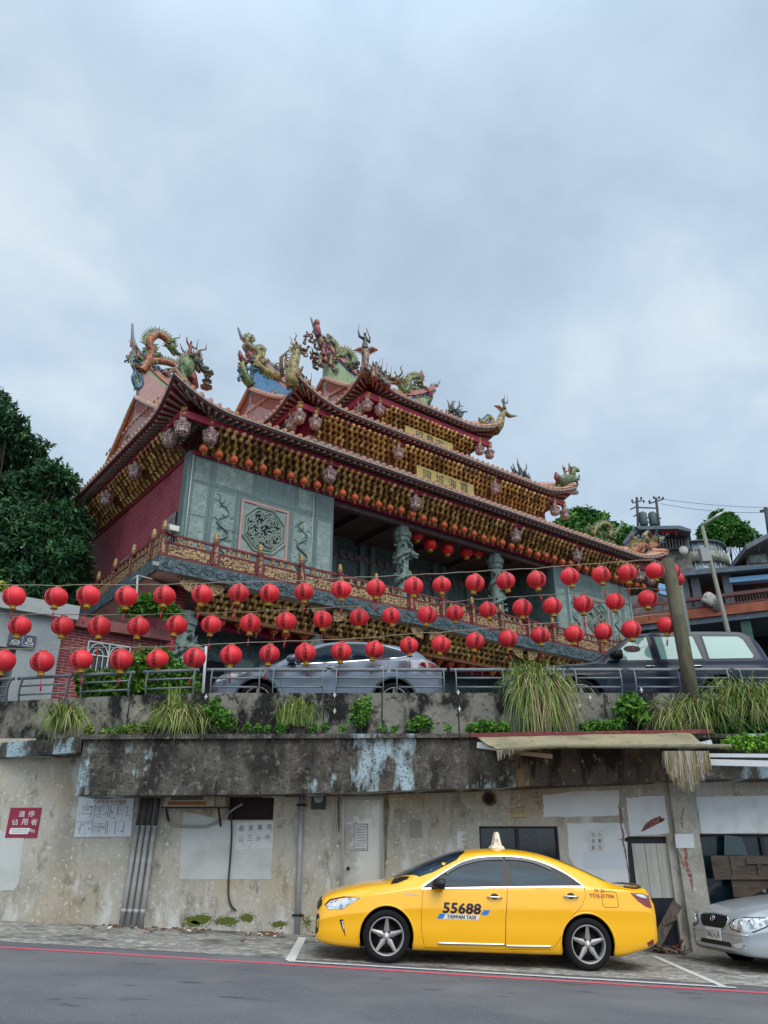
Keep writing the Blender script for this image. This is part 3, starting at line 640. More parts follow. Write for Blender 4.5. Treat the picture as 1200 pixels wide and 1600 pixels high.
# planks leaning by the pillar
p=at(1022,1488,WY-.35);q=at(1058,1412,WY-.2)
mb=MB(); p.z=gz(p.x)+.08; mb.beam(p,q,.17,.05,(0,-1,.2)); c=tag(mb.build('leaning_plank',M_woodv),'short grey plank leaning against the pillar behind the taxi','plank')
def crossb(m2):
    k=p+(q-p)*.62; m2.beam(k-Vector((.12,.04,.05)),k+Vector((.12,-.06,.05)),.07,.03,(0,-1,.2))
sub(c,'batten',M_woodv,crossb)
rr=random.Random(21); mb=MB()
for i in range(26):
    u=rr.uniform(1022,1072);v=1492+rr.uniform(-6,8); P=at(u,v,WY-.15-rr.random()*.4); P.z=gz(P.x)+.02+rr.random()*.07
    d=Vector((rr.uniform(-1,1),rr.uniform(-.4,.4),rr.uniform(-.1,.5))).normalized()*rr.uniform(.06,.2); mb.beam(P-d,P+d,rr.uniform(.015,.05),rr.uniform(.01,.02),(0,.3,1),rr.randrange(3))
o=mb.build('debris',[M_woodv,mat('red_brown_scraps','#6a3026',.9),mat('pale_scraps','#8f887c',.9)]); tag(o,'heap of broken wood and red scraps at the foot of the pillar','debris',None,'stuff')
mb=MB()
for i in range(170):
    u,v=rr.choice([(rr.gauss(418,14),1462),(rr.uniform(150,330),1452)]) ; x=X(u,v); y=WY-rr.random()**2*.6-.03; z=gz(x)+.02
    if rr.random()<.25: x=rr.uniform(-7,4); y=WY-rr.random()*1.6-.05
    mb.obox((x,y,z+.012),(rr.uniform(.01,.03),rr.uniform(-.02,.02),0),(rr.uniform(-.01,.01),.012,.006),(0,0,.003),0 if rr.random()<.8 else 1)
tag(mb.build('leaf_litter',[mat('dry_leaves','#5e3d2a',.9,vary=((9,'#86623f',.5,.7,3),)),mat('litter_white','#c9c8c2',.8)]),'dry brown leaves and scraps along the foot of the wall','litter',None,'stuff')
# ---------------------------------------------------------------- railing on the parapet
M_rail=mat('grey_painted_steel','#70787b',.5,.1,vary=((6,'#5e6466',.5,.7,5),(30,'#6a5f52',.68,.78,5)))
secs=[(-75,-5),(16,98),(122,201),(229,305),(332,407),(428,505),(526,599),(620,693),(712,785),(803,880),(898,968),(990,1058),(1075,1135),(1155,1230)]
def rail_section(u0,u1,lab):
    def P(u,f):
        x=X(u,1050,14.7); y=py(x)+.12; zb=ptop(x)-.01; return Vector((x,y-.07*math.sin(PI*min(1,f)),zb+.47*f))
    a=P(u0,0);b=P(u1,0); c=thing('railing_section',lab,'railing',tuple((a+b)/2),0,'guard railing sections along the parapet')
    e=(b-a).normalized()*.11
    mb=MB(); mb.tube([P(u0,1)-e,P(u0,1),P(u1,1),P(u1,1)+e*.6],.034,8); mb.build('top_rail',M_rail,c,True)
    for f in(.28,.64):
        mb=MB(); mb.tube([P(u0,f),P(u1,f)],.019,6); mb.build('lower_rail',M_rail,c,True)
    for u in(u0,u1):
        mb=MB(); L=[P(u,f/6) for f in range(7)]
        for i in range(6): mb.beam(L[i]-Vector((0,0,.004)),L[i+1]+Vector((0,0,.004)),.018,.06,(0,-1,0))
        mb.build('post',M_rail,c,True)
near=['partly outside the left edge of the photo','in front of the grey restroom block','under the white arched grille of the brick wall','in front of the leafy hedge left of the silver SUV','before the front wheel of the silver SUV','before the front door of the silver SUV','before the rear door of the silver SUV','before the tail lamp of the silver SUV','in the gap between the two parked cars on the upper road','behind the tall straw-coloured grass clump','before the front door of the dark blue SUV','before the dark blue SUV, just left of the wooden pole','right behind the leaning wooden pole','at the right end, past the tail of the dark blue SUV']
for (a,b),l in zip(secs,near): rail_section(a,b,'grey steel railing section '+l)
# ================================================================ cars
def interp(c,x):
    if x<=c[0][0]: return c[0][1]
    if x>=c[-1][0]: return c[-1][1]
    for i in range(len(c)-1):
        x0,y0=c[i];x1,y1=c[i+1]
        if x0<=x<=x1:
            m=lambda j:((c[j+1][1]-c[j-1][1])/(c[j+1][0]-c[j-1][0]) if 0<j<len(c)-1 else ((c[1][1]-c[0][1])/(c[1][0]-c[0][0]) if j==0 else (c[-1][1]-c[-2][1])/(c[-1][0]-c[-2][0])))
            h=x1-x0;t=(x-x0)/h; s0=(y1-y0)/h
            def lim(mm):
                if s0==0: return 0
                r=mm/s0; return 0 if r<0 else min(r,3)*s0
            a,b=lim(m(i)),lim(m(i+1))
            return (2*t**3-3*t*t+1)*y0+(t**3-2*t*t+t)*h*a+(-2*t**3+3*t*t)*y1+(t**3-t*t)*h*b
class CarShape:
    """body of revolution-free car: sections along x built from a few curves"""
    def __init__(s,L,zbot,belt,top,hw,roofw,edge,tumble=.945,bulge=.012,crease=.0):
        s.__dict__.update(locals()); s.cache={}
    def section(s,x):
        k=round(x,4)
        if k in s.cache: return s.cache[k]
        W=interp(s.hw,x);zb=interp(s.zbot,x);zs=interp(s.belt,x);zc=interp(s.top,x);ye=interp(s.roofw,x)*W;ze=zc-interp(s.edge,x)
        ze=max(ze,zs+.004)
        yb=W*s.tumble
        h=zs-zb
        P=[(0,zb),(W*.5,zb),(W*.80,zb),(W*.93,zb+.015),(W*.975,zb+.10*h),(W*.995,zb+.28*h),(W*.994,zb+.5*h),(W*1.0,zb+.66*h),(W*.997,zb+.71*h),(W*.966,zb+.90*h),(yb,zs)]
        dz=ze-zs
        for f in(.25,.5,.75): P.append((yb+(ye-yb)*f+s.bulge*4*f*(1-f)*min(1,dz/.3),zs+dz*f))
        P.append((ye,ze)); dc=zc-ze
        for f,g in((.93,.32),(.82,.58),(.62,.82),(.4,.94),(.2,.985),(0,1.)): P.append((ye*f,ze+dc*g))
        s.cache[k]=P; return P
    def dense(s,x):
        P=s.section(x); return [tuple(p)[:2] for p in catmull([(a,b,0) for a,b in P],3)]
    def y(s,x,z):
        D=s.dense(x)[9:45]; best=None
        for i in range(len(D)-1):
            (y0,z0),(y1,z1)=D[i],D[i+1]
            if (z0-z)*(z1-z)<=0 and abs(z1-z0)>1e-9:
                y=y0+(y1-y0)*(z-z0)/(z1-z0)
                if best is None or y>best: best=y
        if best is None: best=D[0][0] if z<D[0][1] else D[-1][0]
        return best
    def z(s,x,y):
        y=abs(y); D=s.dense(x)[30:]
        for i in range(len(D)-1):
            (y0,z0),(y1,z1)=D[i],D[i+1]
            if (y0-y)*(y1-y)<=0 and abs(y1-y0)>1e-9: return z0+(z1-z0)*(y-y0)/(y1-y0)
        return D[-1][1] if y<.1 else D[0][1]
    def fx(s,y,z,rear=False):
        """x of the nose (or tail) surface at (y,z)"""
        y=abs(y); n=60; span=.7
        for i in range(n+1):
            x=span*i/n if not rear else s.L-span*i/n
            D=s.dense(x); zb=D[0][1]
            if z>=zb and s.y(x,z)>=y and z<=s.z(x,min(y,s.y(x,z)))+1e-3:
                if i==0: return x
                x0=span*(i-1)/n if not rear else s.L-span*(i-1)/n
                lo,hi=x0,x
                for _ in range(10):
                    m=(lo+hi)/2; D=s.dense(m)
                    if z>=D[0][1] and s.y(m,z)>=y and z<=s.z(m,min(y,s.y(m,z)))+1e-3: hi=m
                    else: lo=m
                return hi
        return span if not rear else s.L-span
def poly_patch(poly,edge=.06):
    """triangulate a 2-D outline into small pieces"""
    bm=bmesh.new(); vs=[]
    n=len(poly)
    for i in range(n):
        a=Vector((*poly[i],0));b=Vector((*poly[(i+1)%n],0)); k=max(1,int((b-a).length/edge))
        for j in range(k): vs.append(bm.verts.new(a+(b-a)*(j/k)))
    bm.faces.new(vs); bmesh.ops.triangulate(bm,faces=bm.faces[:])
    for _ in range(5):
        es=[e for e in bm.edges if e.calc_length()>edge*1.6]
        if not es: break
        bmesh.ops.subdivide_edges(bm,edges=es,cuts=1,use_grid_fill=False); bmesh.ops.triangulate(bm,faces=[f for f in bm.faces if len(f.verts)>3])
    bmesh.ops.beautify_fill(bm,faces=bm.faces[:],edges=[e for e in bm.edges if len(e.link_faces)==2])
    V=[(v.co.x,v.co.y) for v in bm.verts]; bm.verts.index_update(); F=[[v.index for v in f.verts] for f in bm.faces]; bm.free()
    # counter-clockwise in (a,b)
    out=[]
    for f in F:
        (ax,ay),(bx,by),(cx,cy)=[V[i] for i in f[:3]]
        out.append(f if (bx-ax)*(cy-ay)-(by-ay)*(cx-ax)>0 else f[::-1])
    return V,out
def side_patch(mb,S,poly,sg,eps,mi=0,edge=.06):
    V,F=poly_patch(poly,edge); mb.add([(x,sg*(S.y(x,z)+eps),z) for x,z in V],F if sg<0 else [f[::-1] for f in F],mi,True)
def front_patch(mb,S,poly,eps,mi=0,rear=False,edge=.05):
    V,F=poly_patch(poly,edge); d=1 if rear else -1
    mb.add([(S.fx(y,z,rear)+d*eps,y,z) for y,z in V],F if rear else [f[::-1] for f in F],mi,True)
def top_patch(mb,S,poly,eps,mi=0,edge=.08):
    V,F=poly_patch(poly,edge); mb.add([(x,y,S.z(x,y)+eps) for x,y in V],F,mi,True)
def side_line(mb,S,pts,sg,w,eps,mi=0,curve=True):
    P=catmull([(a,b,0) for a,b in pts],5) if curve else sum([[Vector((pts[i][0]+(pts[i+1][0]-pts[i][0])*k/6,pts[i][1]+(pts[i+1][1]-pts[i][1])*k/6,0)) for k in range(6)] for i in range(len(pts)-1)],[])+[Vector((*pts[-1],0))]
    V=[];F=[]
    for i,p in enumerate(P):
        t=(P[min(i+1,len(P)-1)]-P[max(i-1,0)]); n=Vector((-t.y,t.x,0)).normalized()*w/2
        for q in(p+n,p-n): V.append((q.x,sg*(S.y(q.x,q.y)+eps),q.y))
    for i in range(len(P)-1):
        f=[2*i,2*i+1,2*i+3,2*i+2]; F.append(f if sg<0 else f[::-1])
    mb.add(V,F,mi,True)
M_black=mat('black_trim','#0b0b0c',.45); M_chrome=mat('chrome','#c9cbcd',.12,1.); M_tyre=mat('tyre_rubber','#141416',.85,0,.3,bump=(90,.3))
M_rim=mat('alloy_rim','#a9a5a1',.32,.45,vary=((40,'#98938d',.5,.7,3),)); M_disc=mat('brake_disc','#2e2d2c',.5,.7)
M_lamp=mat('clear_lamp','#d4d8dc',.1,.1,.8,vary=((12,'#8a9094',.5,.6,2),)); M_redl=mat('red_lamp','#7a0d14',.1,0,.7,coat=.6)
M_tint=mat('tinted_car_glass','#13222b',.05,0,.22,vary=((1.1,'#24404d',.45,.68,3,(.6,1,4)),),bump=(1.4,.35,(.5,1,3),.05))
M_under=mat('car_underside','#08080a',.9)
def wheel(parent,c,r,w,sg,rimmat,spokes=5,rimr=.715):
    """sg: side the rim faces (-1 = towards -y)"""
    Mx=Matrix(((1,0,0),(0,0,sg),(0,1,0)))   # local z -> sg*y
    t=thing('wheel',None,None,c); t.parent=parent
    mb=MB(); h=w/2
    mb.lathe([(r*rimr,-h*.9),(r*.88,-h),(r*.965,-h*.86),(r,-h*.55),(r,h*.55),(r*.975,h*.85),(r*.90,h*1.0),(r*.78,h*1.02),(r*rimr+.012,h*.9),(r*rimr,h*.8)],(0,0,0),48,0,Mx,caps=False); mb.build('tyre',M_tyre,t)
    mb=MB(); q=r*rimr
    mb.lathe([(q*.96,-h*.8),(q*.9,-h*.2),(q*.92,h*.55),(q*.955,h*.88),(q*1.0,h*.95),(q*1.03,h*.9)],(0,0,0),48,0,Mx,caps=False)
    for k in range(spokes):
        a=TAU*k/spokes+PI/2; ca,sa=math.cos(a),math.sin(a)
        def P(rad,tan,hh): return Mx@Vector((ca*rad-sa*tan,sa*rad+ca*tan,hh))
        prof=[(.08,.21),(.30,.165),(.60,.12),(.94,.085)]
        V=[];F=[]
        for i,(rr_,ww) in enumerate(prof):
            zt=h*(.52+.34*rr_); V+=[P(q*rr_,-q*ww,zt-.012),P(q*rr_,-q*ww*.18,zt+.004),P(q*rr_,q*ww*.18,zt+.004),P(q*rr_,q*ww,zt-.012),P(q*rr_,q*ww*.8,zt-.05),P(q*rr_,-q*ww*.8,zt-.05)]
        for i in range(len(prof)-1):
            for j in range(6): F.append((i*6+j,i*6+(j+1)%6,(i+1)*6+(j+1)%6,(i+1)*6+j))
        mb.add(V,F,0)
    mb.lathe([(q*.2,h*.45),(q*.2,h*.58),(q*.16,h*.66),(0,h*.67)],(0,0,0),20,0,Mx)
    mb.build('rim',rimmat,t)
    mb=MB(); mb.lathe([(0,h*.2),(q*.62,h*.2),(q*.62,h*.28),(0,h*.3)],(0,0,0),32,0,Mx); mb.lathe([(0,-h*.1),(q*.9,-h*.1),(q*.9,-h*.08),(0,-h*.06)],(0,0,0),32,1,Mx)
    for k in range(5):
        a=TAU*(k+.5)/5+PI/2; mb.lathe([(.013,h*.4),(.013,h*.62),(0,h*.63)],Mx@Vector((q*.27*math.cos(a),q*.27*math.sin(a),0)),8,1,Mx)
    mb.build('brake_disc',[M_disc,M_under],t)
    return t
def car_body(parent,S,paint,wells,n=150):
    xs=sorted(set([0,.004,.012,.025]+[S.L*i/n for i in range(1,n)]+[S.L-.02,S.L-.008,S.L])); mb=MB(); prev=None
    secs_=[S.dense(x) for x in xs]; m=len(secs_[0])
    V=[];F=[]
    for x,D in zip(xs,secs_):
        V+=[(x,-y,z) for y,z in D]+[(x,y,z) for y,z in D[-2:0:-1]]
    k=2*m-2
    for i in range(len(xs)-1):
        for j in range(k): F.append([i*k+j,(i+1)*k+j,(i+1)*k+(j+1)%k,i*k+(j+1)%k])
    F.append([j for j in range(k)]); F.append([(len(xs)-1)*k+j for j in range(k)][::-1])
    mb.add(V,F,0,True); o=mb.build('body',[paint,M_under],parent)
    bm=bmesh.new(); bm.from_mesh(o.data); bmesh.ops.recalc_face_normals(bm,faces=bm.faces[:]); bm.to_mesh(o.data); bm.free()
    cut=MB(); tr=[]
    for cx,cz,r in wells:
        for sg in(-1,1):
            Mx=Matrix(((1,0,0),(0,0,1),(0,1,0)))
            cut.lathe([(r,0),(r,1.0)],(cx,.52 if sg>0 else -1.52,cz),56,1,Mx,False)
    c=cut.build('cutter',[paint,M_under],parent)
    bm=bmesh.new(); bm.from_mesh(c.data); bmesh.ops.recalc_face_normals(bm,faces=bm.faces[:]); bm.to_mesh(c.data); bm.free()
    md=o.modifiers.new('wells','BOOLEAN'); md.operation='DIFFERENCE'; md.object=c; md.solver='EXACT'; md.material_mode='INDEX'
    dg=bpy.context.evaluated_depsgraph_get(); dg.update(); me=bpy.data.meshes.new_from_object(o.evaluated_get(dg)); o.modifiers.clear(); o.data=me
    bpy.data.objects.remove(c)
    me.polygons.foreach_set('use_smooth',[True]*len(me.polygons)); me.set_sharp_from_angle(angle=R(32)); me.update()
    for f in me.polygons:       # inside of the wheel wells
        cx,cy,cz=f.center
        for wx,wz,r in wells:
            if math.hypot(cx-wx,cz-wz)<r-.004 and abs(cy)<S.y(cx,max(cz,.3))-.03 and cz>S.dense(cx)[0][1]+.03 : f.material_index=1
    return o
def arch_lip(mb,S,cx,cz,r,a0,a1,sg,mi=0):
    pts=[];
    for i in range(33):
        a=a0+(a1-a0)*i/32; x=cx+math.cos(a)*r; z=cz+math.sin(a)*r; pts.append((x,sg*(S.y(x,z)-.006),z))
    mb.tube(pts,.014,6,mi,True)
def handle(parent,S,x,z,sg):
    mb=MB(); y=S.y(x,z); 
    mb.ball((x,sg*(y-.002),z),(.062,.012,.055),14,8,1)
    P=[(x-.10,sg*(y+.006),z+.002),(x-.07,sg*(y+.032),z+.006),(x,sg*(y+.038),z+.007),(x+.07,sg*(y+.032),z+.006),(x+.10,sg*(y+.006),z+.002)]
    mb.tube(catmull(P,4),.016,8,0,True,True,.8); return mb.build('handle',[M_chrome,M_black],parent)
def mirror(parent,S,x,z,sg,paint,s=1.0):
    mb=MB(); y=S.y(x,z)+.10*s
    P=[(x-.12*s,y,z),(x-.08*s,y,z),(x,y,z),(x+.06*s,y,z)]
    V=[];F=[]; n=12
    for i,(dx,k) in enumerate(((-.115,.25),(-.095,.66),(-.04,.95),(.03,1.0),(.055,.95),(.05,.86))):
        for j in range(n):
            a=TAU*j/n; ca,sa=math.cos(a),math.sin(a); e=.62
            V.append((x+dx*s,sg*(y+.03+.125*s*k*math.copysign(abs(ca)**e,ca)),z+.075*s*k*math.copysign(abs(sa)**e,sa)))
    for i in range(5):
        for j in range(n): F.append((i*n+j,i*n+(j+1)%n,(i+1)*n+(j+1)%n,(i+1)*n+j))
    F.append(tuple(range(n))); F.append(tuple(5*n+j for j in range(n))); mb.add(V,F,0,True); mb.beam((x+.02,sg*(y-.12*s),z-.05*s),(x+.02,sg*y,z-.03*s),.06,.03,(0,0,1),1)
    return mb.build('mirror',[paint,M_black],parent)
# ---------------------------------------------------------------- yellow taxi
M_yel=mat('yellow_taxi_paint','#ffba00',.28,0,.5,coat=.9)
def build_taxi():
    S=CarShape(4.83,
      zbot=[(0,.24),(.08,.20),(.3,.17),(.6,.16),(4.2,.18),(4.5,.24),(4.7,.29),(4.83,.34)],
      belt=[(0,.56),(.1,.64),(.3,.73),(.6,.80),(1.0,.87),(1.45,.935),(2.6,.985),(3.7,1.02),(4.3,1.01),(4.6,.98),(4.75,.93),(4.83,.84)],
      top=[(0,.66),(.05,.745),(.12,.80),(.3,.87),(.6,.945),(.9,.995),(1.10,1.03),(1.25,1.11),(1.6,1.265),(1.95,1.40),(2.2,1.455),(2.5,1.487),(2.8,1.495),(3.1,1.475),(3.4,1.42),(3.75,1.31),(4.1,1.165),(4.3,1.095),(4.5,1.075),(4.70,1.072),(4.77,1.03),(4.83,.90)],
      hw=[(0,.66),(.02,.71),(.08,.765),(.22,.82),(.45,.86),(.75,.90),(1.2,.91),(3.6,.91),(4.0,.895),(4.3,.86),(4.6,.79),(4.75,.73),(4.83,.66)],
      roofw=[(0,.80),(.9,.84),(1.1,.86),(1.5,.80),(2.0,.70),(2.5,.665),(3.1,.665),(3.6,.71),(4.1,.80),(4.4,.84),(4.83,.82)],
      edge=[(0,.05),(.6,.075),(1.1,.09),(1.4,.12),(1.9,.125),(2.3,.10),(3.2,.085),(3.8,.08),(4.3,.05),(4.83,.04)])
    x0=at(596,1500,12.0).x-.97; yc=12.0+.91
    t=thing('taxi','yellow four-door taxi parked by the concrete wall','taxi',(x0,yc,gz(x0))); t.rotation_euler=(0,math.atan(.04),R(3.2)); t.location.y-=.135; t.location.x+=.004
    wells=[(.975,.325,.385),(3.765,.325,.39)]
    body=car_body(t,S,M_yel,wells)
    for sg in(-1,1):
        for cx,cz,r in wells: mb=MB(); arch_lip(mb,S,cx,cz,r-.004,-.30,PI+.30,sg); mb.build('wheel_arch',M_yel,t)
    for cx,cz,r in wells:
        for sg in(-1,1): wheel(t,(cx,sg*.80,.325),.325,.215,sg,M_rim)
    # windscreen and rear window
    mb=MB(); top_patch(mb,S,[(1.12,0),(1.16,-.35),(1.28,-.60),(1.42,-.74),(1.62,-.72),(1.98,-.615),(2.12,-.42),(2.16,0),(2.12,.42),(1.98,.615),(1.62,.72),(1.42,.74),(1.28,.60),(1.16,.35)],.006); mb.build('windscreen',M_tint,t)
    mb=MB(); top_patch(mb,S,[(3.40,0),(3.43,-.45),(3.62,-.56),(4.12,-.66),(4.24,-.4),(4.26,0),(4.24,.4),(4.12,.66),(3.62,.56),(3.43,.45)],.006); mb.build('rear_window',M_tint,t)
    mb=MB(); top_patch(mb,S,[(1.02,-.70),(1.10,-.3),(1.13,0),(1.10,.3),(1.02,.70),(1.32,.74),(1.24,.60),(1.12,.35),(1.115,0),(1.12,-.35),(1.24,-.60),(1.32,-.74)],.003); mb.build('cowl',M_black,t)
    for sg in(-1,1):
        # doors: thin shells over the body with dark gaps between
        fd_=[(1.47,.93),(1.45,.70),(1.455,.40),(1.50,.215),(2.60,.225),(2.615,.6),(2.655,.985),(2.66,1.0),(1.47,.94)]
        rd_=[(2.662,1.0),(2.625,.6),(2.61,.225),(3.25,.245),(3.33,.33),(3.50,.62),(3.70,.80),(3.765,.93),(3.76,1.035)]
        for nm,pl,hx,hz in(('front',fd_[:-1],2.47,.853),('rear',rd_,3.555,.902)):
            mb=MB(); side_patch(mb,S,pl,sg,.0035); d=mb.build('door',M_yel,t)
            mb=MB(); side_line(mb,S,pl+[pl[0]],sg,.009,.0022,0,False); mb.build('door_gap',M_black,t)
            handle(d,S,hx,hz,sg)
        # glazing: black surround, panes, rain visors, chrome line
        out=[(1.44,.935),(1.62,1.05),(1.86,1.19),(2.06,1.287),(2.28,1.350),(2.6,1.382),(2.9,1.380),(3.14,1.345),(3.38,1.265),(3.58,1.165),(3.745,1.045),(2.66,1.0)]
        mb=MB(); side_patch(mb,S,out,sg,.005); mb.build('window_surround',M_black,t)
        p1=[(1.66,.965),(1.66,1.01),(1.82,1.115),(1.98,1.205),(2.15,1.27),(2.36,1.318),(2.60,1.338),(2.585,1.005)]
        p2=[(2.735,1.015),(2.735,1.338),(2.92,1.335),(3.10,1.305),(3.30,1.24),(3.335,1.222),(3.335,1.035)]
        p3=[(3.36,1.036),(3.36,1.208),(3.50,1.13),(3.62,1.06),(3.66,1.046)]
        for p in(p1,p2,p3):
            mb=MB(); side_patch(mb,S,p,sg,.0085); mb.build('side_window',M_tint,t)
        mb=MB(); side_line(mb,S,[(1.44,.928),(2.0,.958),(2.66,.992),(3.3,1.022),(3.76,1.04)],sg,.018,.009); side_line(mb,S,[(1.44,.94),(1.62,1.058),(1.86,1.198),(2.06,1.296),(2.28,1.359),(2.6,1.391),(2.9,1.389),(3.14,1.354),(3.38,1.274),(3.58,1.174),(3.755,1.048)],sg,.016,.010)
        mb.build('chrome_trim',M_chrome,t)
        mb=MB()
        for L in([(1.80,1.135),(1.97,1.228),(2.14,1.292),(2.36,1.340),(2.64,1.360)],[(2.68,1.362),(2.92,1.358),(3.12,1.325),(3.33,1.245)]): side_line(mb,S,L,sg,.035,.022)
        mb.build('rain_visor',mat('smoked_visor','#1d1f22',.2,0,.6),t)
        mb=MB()
        for a,b in((1.68,2.597),(2.618,3.24)):
            z0=.268; mb.tube(catmull([(a,sg*(S.y(a,z0)+.004),z0),(a+.15,sg*(S.y(a,z0)+.012),z0+.002),(b-.1,sg*(S.y(b-.1,z0)+.012),z0+.012),(b,sg*(S.y(b,z0)+.004),z0+.014)],6),.015,8)
        mb.build('sill_trim',M_chrome,t)
        mirror(t,S,1.70,1.0,sg,M_black,.95)
        mb=MB(); side_patch(mb,S,[(.11,.655),(.16,.618),(.36,.63),(.46,.70),(.60,.785),(.36,.765),(.18,.72)],sg,.006,0,.03); side_patch(mb,S,[(.20,.652),(.31,.655),(.33,.72),(.22,.70)],sg,.009,1,.03); side_patch(mb,S,[(.35,.67),(.42,.70),(.46,.745),(.37,.735)],sg,.009,1,.03); mb.build('headlight',[M_lamp,mat('lamp_bright','#e9edf0',.05,.8)],t)
        mb=MB(); side_patch(mb,S,[(.10,.67),(.115,.655),(.18,.725),(.36,.77),(.60,.79),(.36,.785),(.17,.74)],sg,.004,0,.03); mb.build('lamp_surround',M_black,t)
        mb=MB(); side_patch(mb,S,[(.32,.50),(.375,.505),(.385,.44),(.42,.29),(.40,.33),(.36,.40)],sg,.004,0,.03); side_patch(mb,S,[(.35,.485),(.375,.488),(.39,.40),(.40,.35),(.375,.40)],sg,.007,1,.03); mb.build('fog_lamp',[M_black,M_lamp],t)
        mb=MB(); side_patch(mb,S,[(4.44,.985),(4.62,.985),(4.74,.95),(4.76,.79),(4.66,.815),(4.55,.88)],sg,.006,0,.04); side_patch(mb,S,[(4.46,.976),(4.60,.975),(4.70,.95),(4.70,.915),(4.58,.935)],sg,.010,1,.03); mb.build('tail_lamp',[M_redl,M_lamp],t)
        mb=MB(); side_patch(mb,S,[(4.63,.36),(4.74,.41),(4.76,.33),(4.66,.31)],sg,.006,0,.03); mb.build('reflector',M_redl,t)
        mb=MB(); side_line(mb,S,[(4.0,.985),(4.0,.86),(4.02,.80),(4.08,.79),(4.20,.795),(4.235,.82),(4.225,.95),(4.20,.985),(4.05,.99),(4.0,.985)],sg,.006,.003,0); mb.build('fuel_flap',mat('flap_gap','#6b4a00',.6),t)
        # writing
        M=lambda ox,oz,e:(lambda a,b:(ox+a*(1 if sg<0 else -1),sg*(S.y(ox+a*(1 if sg<0 else -1),oz+b)+e),oz+b))
        mb=MB(); [put_text(mb,'55688',M(2.01+dx,.705+dz,.006+k*.0006),.52,.125,0,.12) for k,(dx,dz) in enumerate(((0,0),(.007,0),(-.007,0),(0,.006),(0,-.006)))]; [put_text(mb,'TAIWAN TAXI',M(2.0+dx,.598,.009+k*.0006),.40,.047,0,.1) for k,dx in enumerate((0,.002,-.002))]; mb.build('door_lettering',mat('dark_violet_print','#1b1233',.5),t)
        mb=MB(); Y_=lambda x,z,e:(x,sg*(S.y(x,z)+e),z)
        def para(x0,x1,z0,z1,sh,e,mi):
            x=(x0+x1)/2; s=1 if sg<0 else -1; c=2.0
            P=[(x0,z0),(x1,z0),(x1+sh,z1),(x0+sh,z1)]; P=[(c+(a-c)*s,b) for a,b in P]; mb.add([Y_(a,b,e) for a,b in P],[[0,1,2,3] if True else 0],mi)
        para(1.75,2.23,.565,.632,.03,.006,0); para(1.66,1.74,.567,.630,.04,.006,1); para(2.27,2.36,.632,.695,.045,.006,1)
        mb.build('door_stripes',[mat('decal_white','#e6e4da',.5),mat('decal_blue','#2a7fd0',.5)],t)
        mb=MB(); [put_text(mb,'TDJ-2706',M(4.0+dx,.925,.006+k*.0006),.37,.06) for k,dx in enumerate((0,.003))]; put_text(mb,'台北',M(3.98,1.0,.006),.16,.05); mb.build('side_lettering',mat('decal_red_brown','#a2371f',.5),t)
        mb=MB(); put_text(mb,'HYBRID',M(1.30,.85,.006),.20,.018); mb.build('badge',M_chrome,t)
    mb=MB()
    front_patch(mb,S,[(-.665,.665),(-.64,.60),(-.2,.585),(.2,.585),(.64,.60),(.665,.665),(.60,.72),(.2,.742),(-.2,.742),(-.60,.72)],.005); 
    front_patch(mb,S,[(-.70,.56),(-.735,.50),(-.73,.33),(-.60,.26),(.60,.26),(.73,.33),(.735,.50),(.70,.56),(.63,.52),(.58,.36),(-.58,.36),(-.63,.52)],.005); mb.build('grille',M_black,t)
    mb=MB()
    for z in(.625,.665,.70):
        mb.tube([(S.fx(y/10,z)-.012,y/10,z) for y in range(-4,5)],.008,6)
    mb.build('grille_bar',M_chrome,t)
    mb=MB(); mb.tube(catmull([(x,y,S.z(x,y)+.012) for x,y in((4.40,-.66),(4.56,-.66),(4.67,-.56),(4.71,-.3),(4.72,0),(4.71,.3),(4.67,.56),(4.56,.66),(4.40,.66))],5),.02,8,0,True,True,.7); mb.build('spoiler',mat('dark_spoiler','#231a16',.3,0,.5,coat=.5),t)
    # roof lamp
    c=S.z(2.68,0)
    mb=MB(); mb.prism([(-.105,0),(.105,0),(.09,.025),(.055,.05),(.028,.20),(.012,.232),(-.02,.232),(-.034,.20),(-.06,.05),(-.09,.025)],-.13,.13,lambda a,b,d:(2.68+a,d*(1-.45*b/.25),c+b)); lamp=mb.build('roof_lamp',mat('roof_lamp_plastic','#ded6c2',.5,vary=((14,'#b08d6d',.58,.7,4),)),t)
    mb=MB(); put_text(mb,'TAXI',lambda a,b:(2.66+a*.5,-.131*(1-.45*(.11+b)/.25)-.003,c+.11+b),.11,.05); mb.build('lamp_lettering',mat('faded_red_print','#9a5a48',.7),lamp)
    return t
build_taxi()
